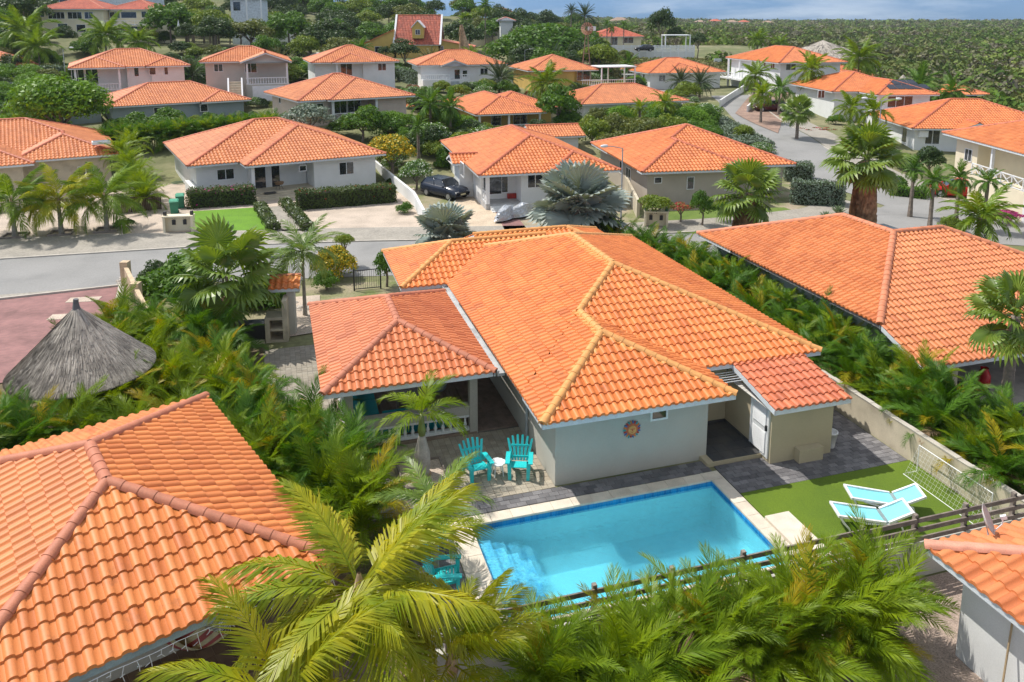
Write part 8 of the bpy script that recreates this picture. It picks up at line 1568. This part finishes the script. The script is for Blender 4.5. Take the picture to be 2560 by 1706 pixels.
# skyline villas and tiny palms on the far ridge
k = 0
for px, py, w_, lb in ((1550, 47, 46, 'leftmost'), (1640, 52, 30, 'second'), (1752, 50, 22, 'third'), (1790, 48, 26, 'fourth'), (1832, 50, 24, 'fifth'), (1862, 50, 22, 'sixth'), (1922, 51, 20, 'seventh'), (2395, 60, 34, 'third from the right'), (2455, 60, 30, 'second from the right'), (2492, 59, 26, 'rightmost')):
    Yv = 880; x, y, e = atY(px, py+5, Yv); W = w_/FPX*Yv; F = FR(x-W/2, y); t = thing('distant_villa', 'tiny pale villa on the skyline ridge, %s of them' % lb, 'house', (x, y, T1(x, y)), 0, 'distant villas on the ridge')
    m = MB(); m.box(0, W, 0, 9, T1(x, y)-3-e*0, e); m.build('wall', WALL_CREAM, t, F); m = MB(); hh = W*.18; m.add([(-.8, -.8, e), (W+.8, -.8, e), (W+.8, 9.8, e), (-.8, 9.8, e), (W*.35, 4.5, e+hh), (W*.65, 4.5, e+hh)], [(0, 1, 5, 4), (2, 3, 4, 5)], [(1, 2, 5), (3, 0, 4)]); m.build('roof', T_RED if k % 2 else M('far_roof', (.42, .28, .20)), t, F); k += 1
for i, (px, py) in enumerate(((2142, 56), (2210, 57), (2250, 57), (2277, 56))):
    farpalm('tiny round-headed palm on the far ridge, %s from the left' % WORDS[i], px, py, 'date', 6, 0, 700, group='palms on the far ridge', r=.4)
slab('brown_gravel', [(-2, -8), (30, -8), (30, 14.05), (-2, 14.05)], .012, GRAVELD)
slab('palm_bed', [(19.2, 14.06), (22.0, 14.06), (22.0, 45), (19.2, 45)], .02, M('leaf_litter', (.16, .12, .07), rough=.95, col2=(.10, .09, .04), nscale=2, fine=.2, bscale=15))
slab('garden_soil', [(-14, 14), (-.95, 14), (-.95, 34), (-14, 40)], .01, MATS['leaf_litter'])
slab('soil_strip', [(-.9, 14), (2.58, 14), (2.58, 20.4), (-.9, 24.1)], .013, MATS['leaf_litter'])
slab('front_garden', [(-4, 34), (18.9, 38.5), (18.9, 41.0), (4.5, 41.2), (-4, 42.4)], .01, MATS['yard_soil'])
for hx, hy, hr in ((-14, 45.2, .2), (12.5, 48.2, .15), (33.4, 66.5, 0)):
    m = MB(); m.box(-.45, .45, -.3, .3, 0, .012); tag(m.build('drain_cover', DARK, None, FR(hx, hy, hr, .06 if hx < 30 else .075)), 'dark iron drain cover in the street surface, %s one' % ('left' if hx < 0 else 'middle' if hx < 20 else 'right'), 'drain cover')
# air: even pale haze round the whole scene
HZ = bpy.data.materials.new('haze_air'); HZ.use_nodes = True; t = HZ.node_tree; t.nodes.clear(); o_ = t.nodes.new('ShaderNodeOutputMaterial'); pv = t.nodes.new('ShaderNodeVolumePrincipled')
pv.inputs['Color'].default_value = (.80, .90, 1, 1); pv.inputs['Density'].default_value = .00012; pv.inputs['Anisotropy'].default_value = .2; t.links.new(pv.outputs[0], o_.inputs['Volume'])
hb = MB(); hb.box(-1500, 2200, -100, 2400, -8, 75); hz = hb.build('haze', HZ, None, None, 'stuff')
